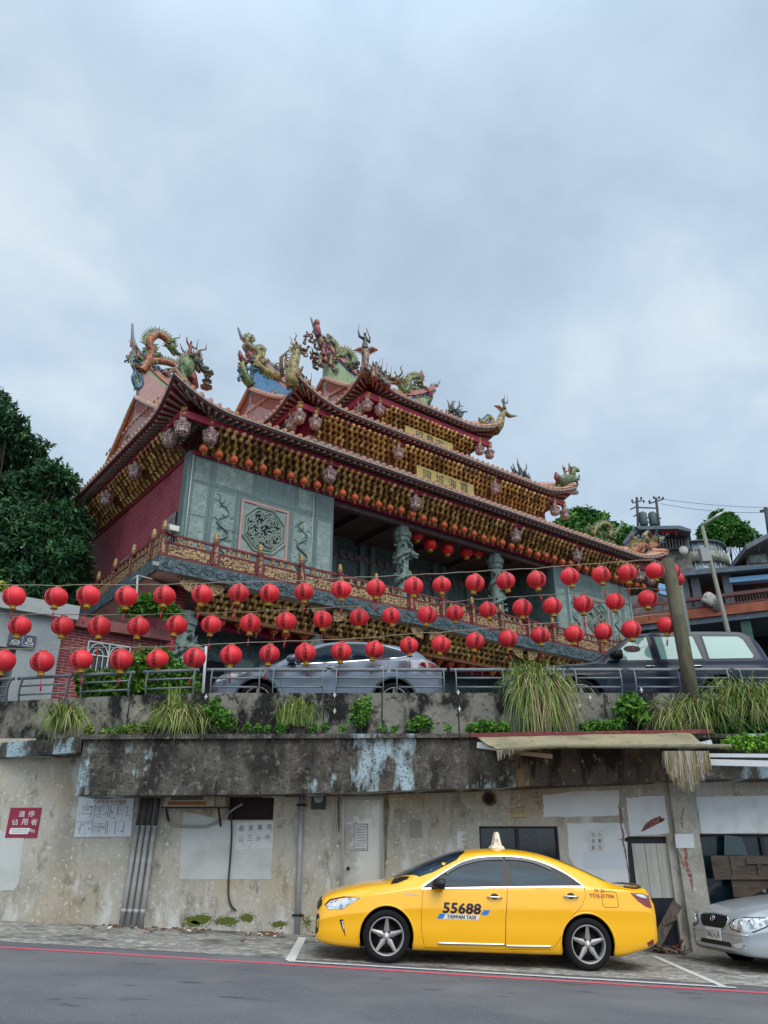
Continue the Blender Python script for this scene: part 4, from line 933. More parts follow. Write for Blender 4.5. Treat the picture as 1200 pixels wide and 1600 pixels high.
# ---------------------------------------------------------------- silver saloon at the right edge
M_silver=mat('silver_car_paint','#b0b6bb',.3,.35,.5,coat=.8)
def build_silver():
    S=CarShape(4.8,
      zbot=[(0,.26),(.08,.21),(.3,.19),(.6,.18),(4.2,.2),(4.8,.34)],
      belt=[(0,.50),(.08,.60),(.3,.70),(.6,.78),(1.0,.85),(1.5,.90),(2.6,.95),(3.7,.97),(4.4,.97),(4.7,.90),(4.8,.8)],
      top=[(0,.63),(.04,.70),(.10,.745),(.3,.83),(.6,.905),(.9,.955),(1.2,1.0),(1.4,1.09),(1.9,1.33),(2.2,1.42),(2.7,1.46),(3.1,1.44),(3.5,1.36),(4.0,1.15),(4.2,1.09),(4.6,1.06),(4.75,1.0),(4.8,.85)],
      hw=[(0,.52),(.03,.62),(.1,.71),(.25,.79),(.45,.845),(.75,.885),(1.2,.9),(3.6,.9),(4.3,.86),(4.8,.66)],
      roofw=[(0,.80),(.9,.84),(1.2,.85),(1.5,.80),(2.0,.70),(2.5,.66),(3.1,.66),(3.6,.71),(4.2,.82),(4.8,.82)],
      edge=[(0,.05),(.6,.08),(1.1,.08),(2.0,.065),(3.2,.065),(4.3,.05),(4.8,.04)])
    x0=5.0; t=thing('silver_car','silver saloon car with clear headlights at the right edge of the street','car',(x0,13.25,gz(x0)+.0)); t.rotation_euler=(0,math.atan(.04),R(12))
    wells=[(.95,.33,.38),(3.7,.33,.38)]; car_body(t,S,M_silver,wells)
    for cx,cz,r in wells:
        for sg in(-1,1): wheel(t,(cx,sg*.79,.325),.325,.21,sg,M_rim)
    mb=MB(); top_patch(mb,S,[(1.22,0),(1.27,-.4),(1.5,-.70),(2.0,-.58),(2.16,0),(2.0,.58),(1.5,.70),(1.27,.4)],.006); mb.build('windscreen',M_tint,t)
    mb=MB(); top_patch(mb,S,[(1.10,-.66),(1.2,-.3),(1.215,0),(1.2,.3),(1.10,.66),(1.4,.7),(1.26,.4),(1.21,0),(1.26,-.4),(1.4,-.7)],.003); mb.build('cowl',M_black,t)
    mb=MB(); front_patch(mb,S,[(-.36,.66),(-.30,.56),(-.2,.525),(.2,.525),(.30,.56),(.36,.66),(.3,.70),(0,.715),(-.3,.70)],.005,0); g=mb.build('grille',M_black,t)
    mb=MB()
    for z in(.56,.60,.64,.675):
        w=.28+.5*(z-.56); mb.tube([(S.fx(w*k/5,z)-.010,w*k/5,z) for k in range(-5,6)],.006,6)
    mb.build('grille_bar',M_under,g)
    mb=MB(); P=[(-.36,.66),(-.30,.555),(-.2,.52),(0,.515),(.2,.52),(.30,.555),(.36,.66),(.3,.703),(0,.72),(-.3,.703),(-.36,.66)]; mb.tube([(S.fx(y,z)-.006,y,z) for y,z in P],.010,6); mb.build('grille_frame',M_chrome,g)
    mb=MB()     # emblem: upright bar with two slanted bars in an oval
    e=[(.045*math.cos(a*TAU/20),.655+.04*math.sin(a*TAU/20)) for a in range(21)]; mb.tube([(S.fx(y,z)-.02,y,z) for y,z in e],.006,6)
    mb.tube([(S.fx(0,.62)-.02,0,.617),(S.fx(0,.69)-.02,0,.693)],.006,6); mb.build('emblem',M_chrome,g)
    for sg in(-1,1):
        mb=MB(); P=[(.40,.60),(.44,.545),(.58,.52),(.74,.53),(.80,.60),(.83,.70),(.76,.715),(.60,.705),(.48,.665)]
        front_patch(mb,S,[(y*sg,z) for y,z in (P if sg>0 else P)][::1 if sg>0 else -1],.006,0,False,.035); h=mb.build('headlight',M_lamp,t)
        mb=MB()
        for y,z,r in((.49,.60,.04),(.60,.605,.055),(.71,.625,.06)):
            mb.lathe([(r,0),(r*1.02,.012),(r*.82,.018),(r*.4,.004),(.0,.002)],(S.fx(sg*y,z)-.018,sg*y,z),16,0,Matrix(((0,0,-1),(0,1,0),(1,0,0))))
        mb.build('reflector',mat('lamp_bright','#e9edf0',.05,.8),h)
        mb=MB(); mb.tube([(S.fx(sg*y,z)-.005,sg*y,z) for y,z in P+[P[0]]],.009,6); mb.build('lamp_surround',M_black,h)
        mb=MB(); front_patch(mb,S,[(sg*y,z) for y,z in((.42,.34),(.5,.30),(.66,.31),(.68,.36),(.6,.375))][::sg],.006,0,False,.03); mb.build('fog_lamp',M_lamp,t)
    mb=MB(); front_patch(mb,S,[(-.36,.36),(-.40,.30),(.40,.30),(.36,.36)],.005); mb.build('air_intake',M_black,t)
    mb=MB(); mb.tube([(S.fx(y/10,.475)-.004,y/10,.475) for y in range(-7,8)],.012,6); mb.build('bumper_strip',M_silver,t)
    xf=S.fx(0,.42)
    mb=MB(); mb.box(xf-.03,xf-.012,-.19,.19,.365,.53); pl=mb.build('number_plate',mat('plate_white','#d5d6d2',.5),t)
    mb=MB(); put_text(mb,'0663-LA',lambda a,b:(xf-.033,-a,.445+b),.33,.1); mb.build('plate_lettering',mat('plate_black','#17181c',.6),pl)
    for sg in(-1,1):
        mb=MB(); side_patch(mb,S,[(1.5,.92),(1.75,1.06),(2.1,1.24),(2.5,1.35),(2.9,1.35),(3.3,1.24),(3.65,1.0)],sg,.006); mb.build('side_window',M_tint,t); mirror(t,S,1.72,.98,sg,M_silver)
build_silver()
# ---------------------------------------------------------------- cars on the upper road
def build_suv():
    P=mat('pale_silver_paint','#747e8a',.3,.55,.5,coat=.5)
    S=CarShape(4.62,
      zbot=[(0,.32),(.1,.26),(.4,.24),(4.2,.28),(4.62,.42)],
      belt=[(0,.72),(.1,.80),(.4,.90),(.9,.99),(1.4,1.05),(2.4,1.12),(3.4,1.19),(4.2,1.2),(4.5,1.12),(4.62,1.0)],
      top=[(0,.78),(.06,.88),(.2,.97),(.5,1.05),(.9,1.11),(1.15,1.15),(1.5,1.32),(1.9,1.53),(2.2,1.62),(2.6,1.665),(3.0,1.66),(3.5,1.61),(3.9,1.53),(4.15,1.44),(4.4,1.25),(4.54,1.12),(4.62,1.0)],
      hw=[(0,.62),(.05,.72),(.2,.82),(.5,.88),(.9,.915),(3.8,.915),(4.2,.88),(4.5,.79),(4.62,.70)],
      roofw=[(0,.80),(1.1,.85),(1.5,.78),(2.1,.68),(3.3,.66),(4.0,.70),(4.62,.8)],
      edge=[(0,.05),(.6,.09),(1.3,.08),(2.0,.07),(3.6,.07),(4.62,.05)])
    nx=at(325,1075,15.25).x; t=thing('silver_suv','pale silver SUV parked on the upper road behind the railing','car',(nx,16.2,GZ)); t.rotation_euler=(0,0,R(1))
    wells=[(.95,.37,.43),(3.65,.37,.43)]; car_body(t,S,P,wells)
    for cx,cz,r in wells:
        for sg in(-1,1): wheel(t,(cx,sg*.80,.36),.36,.22,sg,M_rim)
        for sg in(-1,1): mb=MB(); arch_lip(mb,S,cx,cz,r+.02,-.1,PI+.1,sg); mb.build('arch_cladding',mat('dark_grey_cladding','#2b2c2f',.6),t)
    mb=MB(); top_patch(mb,S,[(1.2,0),(1.25,-.4),(1.45,-.68),(2.0,-.58),(2.14,0),(2.0,.58),(1.45,.68),(1.25,.4)],.006); mb.build('windscreen',M_tint,t)
    for sg in(-1,1):
        mb=MB(); side_patch(mb,S,[(1.48,1.09),(1.72,1.24),(2.0,1.42),(2.25,1.52),(2.6,1.57),(3.0,1.565),(3.5,1.50),(3.86,1.38),(4.02,1.30),(3.78,1.235),(2.6,1.14)],sg,.005); mb.build('window_surround',M_black,t)
        for p in([(1.66,1.12),(1.82,1.26),(2.05,1.41),(2.28,1.49),(2.52,1.52),(2.49,1.155)],[(2.58,1.16),(2.6,1.525),(3.0,1.52),(3.36,1.475),(3.34,1.215)],[(3.41,1.22),(3.43,1.462),(3.78,1.37),(3.90,1.30),(3.76,1.25)]):
            mb=MB(); side_patch(mb,S,p,sg,.009); mb.build('side_window',M_tint,t)
        mb=MB(); side_line(mb,S,[(1.48,1.08),(2.6,1.13),(3.78,1.225),(4.05,1.30),(3.88,1.385),(3.5,1.51)],sg,.022,.010,0,False); mb.build('chrome_trim',M_chrome,t)
        for pl,hx in(([(1.42,1.04),(1.40,.7),(1.5,.40),(2.50,.42),(2.52,.8),(2.55,1.13)],2.38),([(2.56,1.13),(2.53,.8),(2.51,.42),(3.1,.45),(3.35,.75),(3.5,.95),(3.55,1.18)],3.36)):
            mb=MB(); side_patch(mb,S,pl,sg,.0035); d=mb.build('door',P,t); mb=MB(); side_line(mb,S,pl+[pl[0]],sg,.012,.0022,0,False); mb.build('door_gap',M_black,t); handle(d,S,hx,1.0,sg)
        mirror(t,S,1.62,1.17,sg,P,1.1)
        mb=MB(); side_patch(mb,S,[(.06,.80),(.12,.74),(.5,.82),(.72,.92),(.4,.90),(.15,.86)],sg,.006,0,.04); mb.build('headlight',M_lamp,t)
        mb=MB(); side_patch(mb,S,[(4.12,1.10),(4.3,1.16),(4.52,1.10),(4.56,.98),(4.36,1.0)],sg,.006,0,.04); mb.build('tail_lamp',M_redl,t)
build_suv()
def build_dark():
    P=mat('dark_blue_paint','#0e1a30',.28,0,.3,coat=.25)
    S=CarShape(4.9,
      zbot=[(0,.42),(.1,.36),(4.5,.38),(4.9,.48)],
      belt=[(0,.9),(.1,.95),(.5,1.02),(1.2,1.08),(2.4,1.12),(4.6,1.14),(4.8,1.12),(4.9,1.05)],
      top=[(0,.95),(.05,1.03),(.3,1.10),(.9,1.16),(1.25,1.19),(1.6,1.40),(2.0,1.66),(2.2,1.76),(2.6,1.82),(3.4,1.84),(4.2,1.83),(4.45,1.80),(4.62,1.68),(4.76,1.45),(4.86,1.2),(4.9,1.08)],
      hw=[(0,.74),(.05,.80),(.3,.88),(.8,.92),(4.3,.92),(4.7,.88),(4.9,.80)],
      roofw=[(0,.85),(1.2,.88),(1.7,.84),(2.2,.77),(4.3,.77),(4.9,.82)],
      edge=[(0,.04),(1.2,.07),(2.2,.07),(4.4,.07),(4.9,.05)],tumble=.96)
    nx=at(838,1060,15.5).x-.1; t=thing('dark_suv','dark blue SUV with greenish side windows parked on the upper road','car',(nx,16.25,GZ)); t.rotation_euler=(0,0,R(-1))
    wells=[(.95,.40,.46),(3.75,.40,.46)]; car_body(t,S,P,wells)
    for cx,cz,r in wells:
        for sg in(-1,1): wheel(t,(cx,sg*.80,.39),.39,.24,sg,M_rim)
    mb=MB(); top_patch(mb,S,[(1.32,0),(1.36,-.5),(1.5,-.74),(2.05,-.66),(2.14,0),(2.05,.66),(1.5,.74),(1.36,.5)],.006); mb.build('windscreen',M_tint,t)
    G=mat('window_painted_sky','#7aa39c',.05,0,.6,coat=.4)  # sky seen through the glass is put into the pale green base colour
    for sg in(-1,1):
        fr=[(1.56,1.15),(1.80,1.36),(2.06,1.57),(2.2,1.64),(2.42,1.66),(2.44,1.16)]; mid=[(2.62,1.17),(2.58,1.66),(3.36,1.67),(3.44,1.18)]; rr_=[(3.58,1.18),(3.56,1.67),(4.28,1.66),(4.36,1.60),(4.48,1.24),(4.44,1.19)]
        for p in(fr,mid,rr_):
            c=(sum(a for a,b in p)/len(p),sum(b for a,b in p)/len(p)); q=[(c[0]+(a-c[0])*1.07,c[1]+(b-c[1])*1.10) for a,b in p]
            mb=MB(); side_patch(mb,S,q,sg,.004); w=mb.build('window_surround',M_black,t)
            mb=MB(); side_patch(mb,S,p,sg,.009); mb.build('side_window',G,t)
        for pl in([(1.50,1.10),(1.48,.6),(1.6,.5),(2.52,.5),(2.52,1.12)],[(2.55,1.12),(2.55,.5),(3.2,.52),(3.45,.9),(3.5,1.14)]):
            mb=MB(); side_patch(mb,S,pl,sg,.0035); d=mb.build('door',P,t); mb=MB(); side_line(mb,S,pl+[pl[0]],sg,.012,.0022,0,False); mb.build('door_gap',M_black,t); handle(d,S,pl[3][0]-.15,1.02,sg)
        mirror(t,S,1.72,1.24,sg,M_black,1.25)
        mb=MB(); side_line(mb,S,[(.6,.92),(2.5,.95),(4.6,.97)],sg,.05,.008); mb.build('side_moulding',M_black,t)
        mb=MB(); side_patch(mb,S,[(.06,.90),(.08,.78),(.36,.80),(.5,.92)],sg,.006,0,.04); mb.build('headlight',M_lamp,t)
        mb=MB(); side_patch(mb,S,[(4.74,1.06),(4.74,.8),(4.85,.8),(4.86,1.04)],sg,.006,0,.04); mb.build('tail_lamp',M_redl,t)
    # round sunshade stuck in the front window
    mb=MB(); c=(2.08,1.40); side_patch(mb,S,[(c[0]+.17*math.cos(TAU*k/20),c[1]+.075*math.sin(TAU*k/20)) for k in range(20)],-1,.012,0,.04); mb.build('sunshade',mat('brown_mesh','#2e2420',.7),t)
build_dark()
# ================================================================ temple
TA=math.atan2(1715.0,FPX/CP); TRZ=PI/2-TA; TO=at(243,885,20.5)
TF=(math.sin(TA),math.cos(TA)); TW=25.4; TC=TW/2
TEMPLE=thing('temple','ornate three-tiered temple with red eaves, gold brackets and dragon-topped ridges','temple',(TO.x,TO.y,GZ),TRZ)
def tb(mb,name,mats,parent=TEMPLE):
    """authored in temple coordinates: s along the front, t into the depth, world height"""
    mb.v=[(a,b,c-GZ) for a,b,c in mb.v]; return mb.build(name,mats,parent)
M_maroon=mat('maroon_lacquer','#8c1233',.5,0,.4,vary=((3,'#740e29',.45,.7,4),))
M_maroon2=mat('dark_red_wood','#6a2024',.5,vary=((6,'#521719',.45,.7,4),(30,'#6a2d27',.62,.75,4)))
M_gold=mat('aged_gold_carving','#c29c5a',.42,.25,.5,vary=((7,'#8a6234',.45,.62,4),(25,'#dcc084',.58,.72,4),(2,'#a5813f',.4,.7,3)),bump=(40,.5,(1,1,1),.01))
M_gold2=mat('pale_gold_carving','#a5855c',.45,.25,.5,vary=((16,'#3f2115',.47,.55,5),(40,'#d6bd8c',.56,.7,4)),bump=(22,1.,(1,1,1),.03))
M_tile=mat('glazed_roof_tile','#c48d6e',.38,0,.5,coat=.3,vary=((5,'#a06a50',.48,.66,5),(14,'#d8b090',.6,.75,4),(2,'#94614e',.58,.75,4),(30,'#5c3a30',.64,.74,4)))
M_drip=mat('pale_drip_edge','#9d8f86',.6,vary=((12,'#7c6d66',.5,.7,4),))
M_rafter=mat('pale_rafter_ends','#b3a294',.6,vary=((9,'#8d7d74',.5,.7,4),))
M_stone=mat('grey_green_granite','#5f7472',.35,0,.5,vary=((.9,'#536866',.4,.7,4),(6,'#748a87',.56,.7,8),(70,'#82948f',.6,.72,3)))
M_stoneL=mat('pale_carved_granite','#7b8e88',.6,vary=((3.2,'#92a29b',.5,.62,7),(11,'#5a6f6c',.54,.66,6)),bump=(9,.8,(1,1,1),.03))
M_stoneD=mat('dark_carved_stone','#556a6a',.5,vary=((7,'#3c4e52',.48,.6,6),(22,'#7b908c',.56,.68,5)),bump=(12,1.,(1,1,1),.04))
M_pink=mat('pink_granite_frame','#b58f86',.6,vary=((60,'#96746e',.5,.65,3),(3,'#a88078',.5,.7,3)))
M_cream=mat('cream_soffit','#cdb2a2',.8,vary=((1.2,'#a68a7a',.45,.7,4),))
M_brick=mat('red_brick_wall','#982838',.75,brick=('#84202f','#a36c72',.30,.10,.010,'Y'),vary=((1.2,'#6a1826',.5,.75,4),))
M_brickF=mat('red_brick_front','#6b2028',.75,brick=('#5c1a22','#8a5a58',.24,.075,.010,'X'),vary=((1.2,'#54171f',.5,.75,4),))
M_porcel=mat('painted_porcelain','#a88d90',.4,0,.5,vary=((16,'#6c1a30',.47,.53,4),(23,'#cfc3ad',.53,.58,4),(34,'#3a3050',.58,.64,4),(29,'#b08a3e',.62,.66,3)))
M_pinkw=mat('pink_painted_wall','#ab8a86',.7,vary=((4,'#9a7672',.5,.7,4),))
M_blue=mat('ridge_blue','#4a7aa0',.55,vary=((4,'#35587f',.5,.7,4),)); M_grn=mat('ridge_green','#8aa07a',.55,vary=((4,'#708860',.5,.7,4),)); M_salm=mat('ridge_salmon','#b5776a',.55,vary=((5,'#9d6258',.5,.7,4),))
M_navyb=mat('ridge_navy','#2b3f74',.5)
# --- walls
yF=1.22
mb=MB(); mb.box(1.2,1.5,1.24,16,GZ+.0,13.45); split_build(mb,'side_wall',M_brick,TEMPLE,fn=tb)
mb=MB(); mb.box(TW-1.5,TW-1.2,1.24,16,GZ,13.45); split_build(mb,'side_wall',M_brick,TEMPLE,fn=tb)
def win_hole(mb,c): pass
# side windows with grilles
for tc_,zc_ in((2.4,10.9),(6.3,10.6)):
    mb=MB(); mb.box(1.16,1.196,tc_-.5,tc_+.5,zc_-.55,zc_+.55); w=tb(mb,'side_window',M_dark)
    mb=MB(); [mb.box(1.12,1.158,tc_-.45+i*.15,tc_-.42+i*.15,zc_-.55,zc_+.55) for i in range(7)]; [mb.box(1.118,1.157,tc_-.5,tc_+.5,zc_+z-.02,zc_+z+.02) for z in(-.3,.1,.4)]; tb(mb,'grille',mat('grille_bars','#8d8a86',.6),w)
# carved stone panels left and right of the porch
def stone_panel(s0,s1,mirror_):
    mb=MB(); mb.box(s0,s1,yF,yF+.3,9.1,13.38); pn=tb(mb,'stone_panel',M_stone)
    W_=s1-s0; q=lambda f:(s0+W_*f if not mirror_ else s1-W_*f)
    def bx(f0,f1,z0,z1,d,m,name):
        mb=MB(); a,b=sorted((q(f0),q(f1))); mb.box(a,b,yF-d,yF+.0,z0,z1); return tb(mb,name,m,pn)
    # joints between slabs
    mb=MB()
    for f in(.135,.31,.86):
        mb.box(q(f)-.008,q(f)+.008,yF-.003,yF+.01,9.1,13.3)
    for z in(12.35,): mb.box(s0,s1,yF-.004,yF+.01,z-.008,z+.008)
    for f in(.42,.52,.62,.71): mb.box(q(f)-.006,q(f)+.006,yF-.003,yF+.01,12.36,13.3)
    split_build(mb,'slab_joint',mat('stone_joint','#4a5c5b',.8),pn,fn=tb)
    bx(.025,.115,11.2,12.3,.012,M_stoneL,'carved_slab'); bx(.025,.115,9.9,11.15,.012,M_stoneL,'carved_slab'); bx(.025,.115,12.42,13.2,.012,M_stoneL,'carved_slab')
    bx(.16,.295,9.7,12.2,.014,M_stoneL,'carved_slab'); bx(.70,.845,9.7,12.2,.014,M_stoneL,'carved_slab'); bx(.88,.98,9.7,12.2,.01,M_stoneL,'carved_slab'); bx(.73,.85,12.45,13.2,.012,M_stoneL,'carved_slab'); bx(.16,.40,12.45,13.2,.010,M_stoneL,'carved_slab')
    # dragons carved in relief
    rr=random.Random(int(s0*10)+3)
    for f in(.228,.772):
        mb=MB(); c=q(f); pts=[]
        for i in range(26):
            z=9.85+2.15*i/25; pts.append((c+.24*math.sin(i*.72+(1 if f>.5 else 0))*(1-.2*i/25),yF-.02,z))
        mb.tube(pts,[.035+.04*math.sin(PI*min(1,i/20)) for i in range(26)],6,0,True,True,.5)
        for k in range(14):
            p=Vector(pts[rr.randrange(26)]); a=rr.uniform(0,TAU); mb.tube([p,p+Vector((.14*math.cos(a),-.005,.14*math.sin(a))),p+Vector((.22*math.cos(a+.7),0,.22*math.sin(a+.7)))],[.028,.02,.006],5,0,True,True,.6)
        for k in range(16):
            p=Vector((c+rr.uniform(-.34,.34),yF-.014,rr.uniform(9.8,12.1))); r=rr.uniform(.05,.09); mb.tube([p+Vector((r*math.cos(j*.9),0,r*math.sin(j*.9)*.7))*(1-j*.09) for j in range(8)],.014,4)
        tb(mb,'relief_dragon',mat('relief_grey_stone','#5c6e6b',.5,vary=((14,'#72857f',.55,.7,4),)),pn)
    # window: pink frame, octagon and scrollwork
    a,b=sorted((q(.335),q(.665))); z0,z1=10.32,12.2; w=.09
    mb=MB(); mb.box(a,b,yF-.05,yF-.0,z1-w,z1); mb.box(a,b,yF-.05,yF-.0,z0,z0+w); mb.box(a,a+w,yF-.048,yF-.0,z0+w,z1-w); mb.box(b-w,b,yF-.048,yF-.0,z0+w,z1-w); fr=tb(mb,'window',M_pink)
    c=(a+b)/2; zc=(z0+z1)/2; rO=(z1-z0)/2-w
    mb=MB(); mb.box(a+w,b-w,yF-.012,yF-.006,z0+w,z1-w); tb(mb,'window_slab',M_stoneL,fr)
    M_oct=mat('octagon_stone','#7d8d82',.6,vary=((20,'#7d8c84',.5,.7,5),))
    def octo(r,d): return [(c+r*math.cos(PI/8+k*PI/4)/math.cos(PI/8),yF-d,zc+r*math.sin(PI/8+k*PI/4)/math.cos(PI/8)) for k in range(9)]
    mb=MB(); P=octo(rO*.80,.018)[:8]; mb.add(P,[list(range(8))]); tb(mb,'opening',M_dark,fr)
    mb=MB()
    for r in(.93,.79): mb.tube(octo(rO*r,.03),.05 if r>.9 else .035,6,0,False,False)
    for k in range(120):
        a_=rr.uniform(0,TAU); d=rO*.74*math.sqrt(rr.random()); p=Vector((c+d*math.cos(a_),yF-.035,zc+d*math.sin(a_))); r=rr.uniform(.05,.12); th=rr.uniform(0,TAU)
        mb.tube([p+Vector((r*math.cos(th+j*.75)*(1-j*.1),0,r*math.sin(th+j*.75)*(1-j*.1))) for j in range(7)],.026,5)
    for k in range(1): 
        r0=rO*(.74+.15*k); mb.tube([(c+r0*math.cos(j*TAU/16),yF-.03,zc+r0*math.sin(j*TAU/16)) for j in range(17)],.016,5)
    tb(mb,'lattice',M_oct,fr)
    # corner trim and conduit
    mb=MB(); mb.tube([(q(.0)+(.03 if not mirror_ else -.03),yF-.03,9.2),(q(.0)+(.03 if not mirror_ else -.03),yF-.03,13.3)],.018,5); mb.tube([(q(.84),yF-.03,9.3),(q(.84),yF-.03,13.1)],.014,5); split_build(mb,'wire_conduit',mat('pale_conduit','#b9bfbc',.5),pn,fn=tb)
stone_panel(1.2,6.75,False); stone_panel(TW-6.75,TW-1.2,True)
mb=MB(); mb.box(1.1,1.2,1.24,1.62,9.1,13.4); mb.box(TW-1.2,TW-1.1,1.24,1.62,9.1,13.4); split_build(mb,'corner_pier',M_stone,TEMPLE,fn=tb)
# porch: back wall with doors, side cheeks, ceiling beams
mb=MB(); mb.box(6.7,TW-6.7,4.6,4.9,GZ,13.9); mb.box(6.7,6.75,1.5,4.6,GZ,13.4); mb.box(TW-6.75,TW-6.7,1.5,4.6,GZ,13.4); tb(mb,'porch_wall',M_stoneD)
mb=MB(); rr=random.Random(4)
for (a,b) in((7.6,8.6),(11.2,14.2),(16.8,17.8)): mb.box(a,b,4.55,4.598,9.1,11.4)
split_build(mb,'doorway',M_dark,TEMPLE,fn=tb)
mb=MB()
for s_ in(7.2,8.95,10.4,10.95,14.45,15.0,16.45,18.2): mb.box(s_-.12,s_+.12,4.45,4.598,9.1,13.3)
for z in(11.55,12.5): mb.box(6.75,TW-6.75,4.5,4.597,z,z+.12)
split_build(mb,'carved_post',mat('stone_post','#627775',.5,vary=((15,'#6b7d79',.55,.7,5),)),TEMPLE,fn=tb)
mb=MB()
for s_ in(9.7,15.7):
    for z in(9.4,9.75,10.2,10.65,11.05): mb.box(s_-.55,s_+.55,4.52,4.598,z,z+.1+.15*rr.random())
split_build(mb,'carved_panel',M_stoneL,TEMPLE,fn=tb)
mb=MB(); mb.box(6.0,TW-6.0,1.3,4.6,13.45,13.6); tb(mb,'porch_ceiling',mat('dark_brown_ceiling','#3a3434',.8,vary=((1.5,'#4f3a38',.5,.65,5),)))  # dark grey-brown ceiling with slightly redder patches
mb=MB()
for s_ in(6.9,8.5,10.2,12.7,15.2,16.9,18.5): mb.box(s_-.09,s_+.09,1.5,4.59,13.2,13.45)
mb.box(6.76,TW-6.76,1.36,1.6,13.05,13.3); split_build(mb,'ceiling_beam',mat('dark_ceiling_beam','#43302f',.7,vary=((6,'#5a4440',.5,.65,4),)),TEMPLE,fn=tb)
mb=MB()
for i in range(30):
    s_=7.0+i*.39; mb.prism([(s_-.17,12.75),(s_+.17,12.75),(s_+.12,12.55),(s_,12.45),(s_-.12,12.55)],4.40,4.49,lambda a,b,d:(a,d,b))
split_build(mb,'hanging_valance',mat('grey_pink_carving','#6f6468',.6,vary=((12,'#4a4550',.5,.65,5),)),TEMPLE,fn=tb)
# dragon columns
M_colm=mat('carved_column_stone','#6d7f78',.6,vary=((6,'#53655f',.48,.62,6),(20,'#8a9a92',.57,.7,5)),bump=(14,.8,(1,1,1),.03))
def column(s_,t_,z0,z1,cap=True):
    mb=MB(); mb.lathe([(.27,z0),(.25,z0+.1),(.24,z1-.65)],(s_,t_,0),14)
    rr=random.Random(int(s_*7)); pts=[]
    n=46
    for i in range(n):
        a=i*.42; r=.29+.03*math.sin(i*1.7); pts.append((s_+r*math.cos(a),t_+r*math.sin(a),z0+.2+(z1-z0-1.0)*i/n))
    mb.tube(pts,[.09+.03*math.sin(i*.9) for i in range(n)],6)
    for k in range(50):
        a=rr.uniform(0,TAU); z=rr.uniform(z0+.1,z1-.7); p=Vector((s_+.25*math.cos(a),t_+.25*math.sin(a),z)); o=Vector((math.cos(a),math.sin(a),rr.uniform(-.4,.8)))
        mb.tube([p,p+o*.12,p+o*.16+Vector((0,0,rr.uniform(-.1,.12)))],[.06,.045,.01],5)
    hd=Vector((s_+.32,t_-.22,z1-1.1)); mb.ball(hd,(.17,.15,.14),8,6); mb.ball(hd+Vector((.14,-.08,-.03)),(.12,.09,.07),8,6); mb.ball(hd+Vector((.12,-.07,-.14)),(.10,.07,.04),8,6)
    for d in(-1,1): mb.tube([hd+Vector((0,.06*d,.1)),hd+Vector((-.1,.1*d,.25)),hd+Vector((-.05,.12*d,.36))],[.03,.02,.006],5)
    c=tb(mb,'dragon_column',M_colm)
    mb=MB(); mb.lathe([(.26,z1-.66),(.31,z1-.6),(.31,z1-.45),(.36,z1-.42),(.37,z1-.22),(.30,z1-.17),(.26,z1)],(s_,t_,0),8,0,None,False); tb(mb,'capital',M_colm,c)
for s_ in(10.2,15.3): column(s_,1.55,9.15,13.05)
for s_ in(1.55,6.05,10.2,15.3,19.4,TW-1.55): column(s_,1.15,GZ,8.0)
# --- balcony
mb=MB(); mb.box(.12,TW-.12,.12,4.6,8.78,9.0); mb.box(.12,1.24,1.3,16,8.78,9.0); tb(mb,'balcony_slab',M_cream)
M_band=mat('carved_green_band','#43565a',.5,vary=((5,'#2e3e44',.48,.56,3),(9,'#6c8083',.60,.66,3)),bump=(6,1.,(1,1,1),.04))
mb=MB(); mb.box(.09,TW-.09,.06,.118,8.74,9.17); mb.box(.06,.118,.118,16,8.74,9.17)
rr=random.Random(9)
for i in range(int(TW/.42)):
    c=.35+i*.42; s1=1 if i%2 else -1
    mb.tube([(c+.21*math.cos(k*.5)*(1-k*.06),.055,8.95+s1*.12*math.sin(k*.5)*(1-k*.06)) for k in range(11)],.02,4)
tb(mb,'balcony_band',M_band)
# soffit: curved underside between band and lower wall
mb=MB(); mb.grid(lambda a,b:(.14+(TW-.28)*a,.13+.35*b,8.76-.06*b*b),50,3); mb.grid(lambda a,b:(.13+1.0*b,1.0+12*a,8.758-.42*b*b),30,6); tb(mb,'soffit',M_cream)
bal=MB(); bal.box(.10,TW-.10,.14,.26,9.17,9.22); bal.box(.14,.26,.27,16,9.17,9.22); bal=tb(bal,'balustrade',M_maroon2)
M_fin=mat('gold_finial','#9c8054',.45,.3,.5,vary=((20,'#7d5f38',.5,.65,4),))
def bpost(a,b):
    mb=MB(); w=.085; mb.box(a-w,a+w,b-w,b+w,9.17,10.0); mb.box(a-w-.012,a+w+.012,b-w-.012,b+w+.012,9.9,9.95)
    for f in(-1,1): mb.box(a-.05,a+.05,b+f*w-.01,b+f*w+.01,9.3,9.85,1); mb.box(a+f*w-.01,a+f*w+.01,b-.05,b+.05,9.3,9.85,1)
    p=tb(mb,'post',[M_maroon2,M_gold2],bal)
    mb=MB(); mb.lathe([(.06,10.0),(.08,10.03),(.065,10.07),(.085,10.1),(.085,10.14),(.062,10.17),(.075,10.21),(.06,10.27),(.0,10.34)],(a,b,0),9); tb(mb,'post',M_fin,bal)
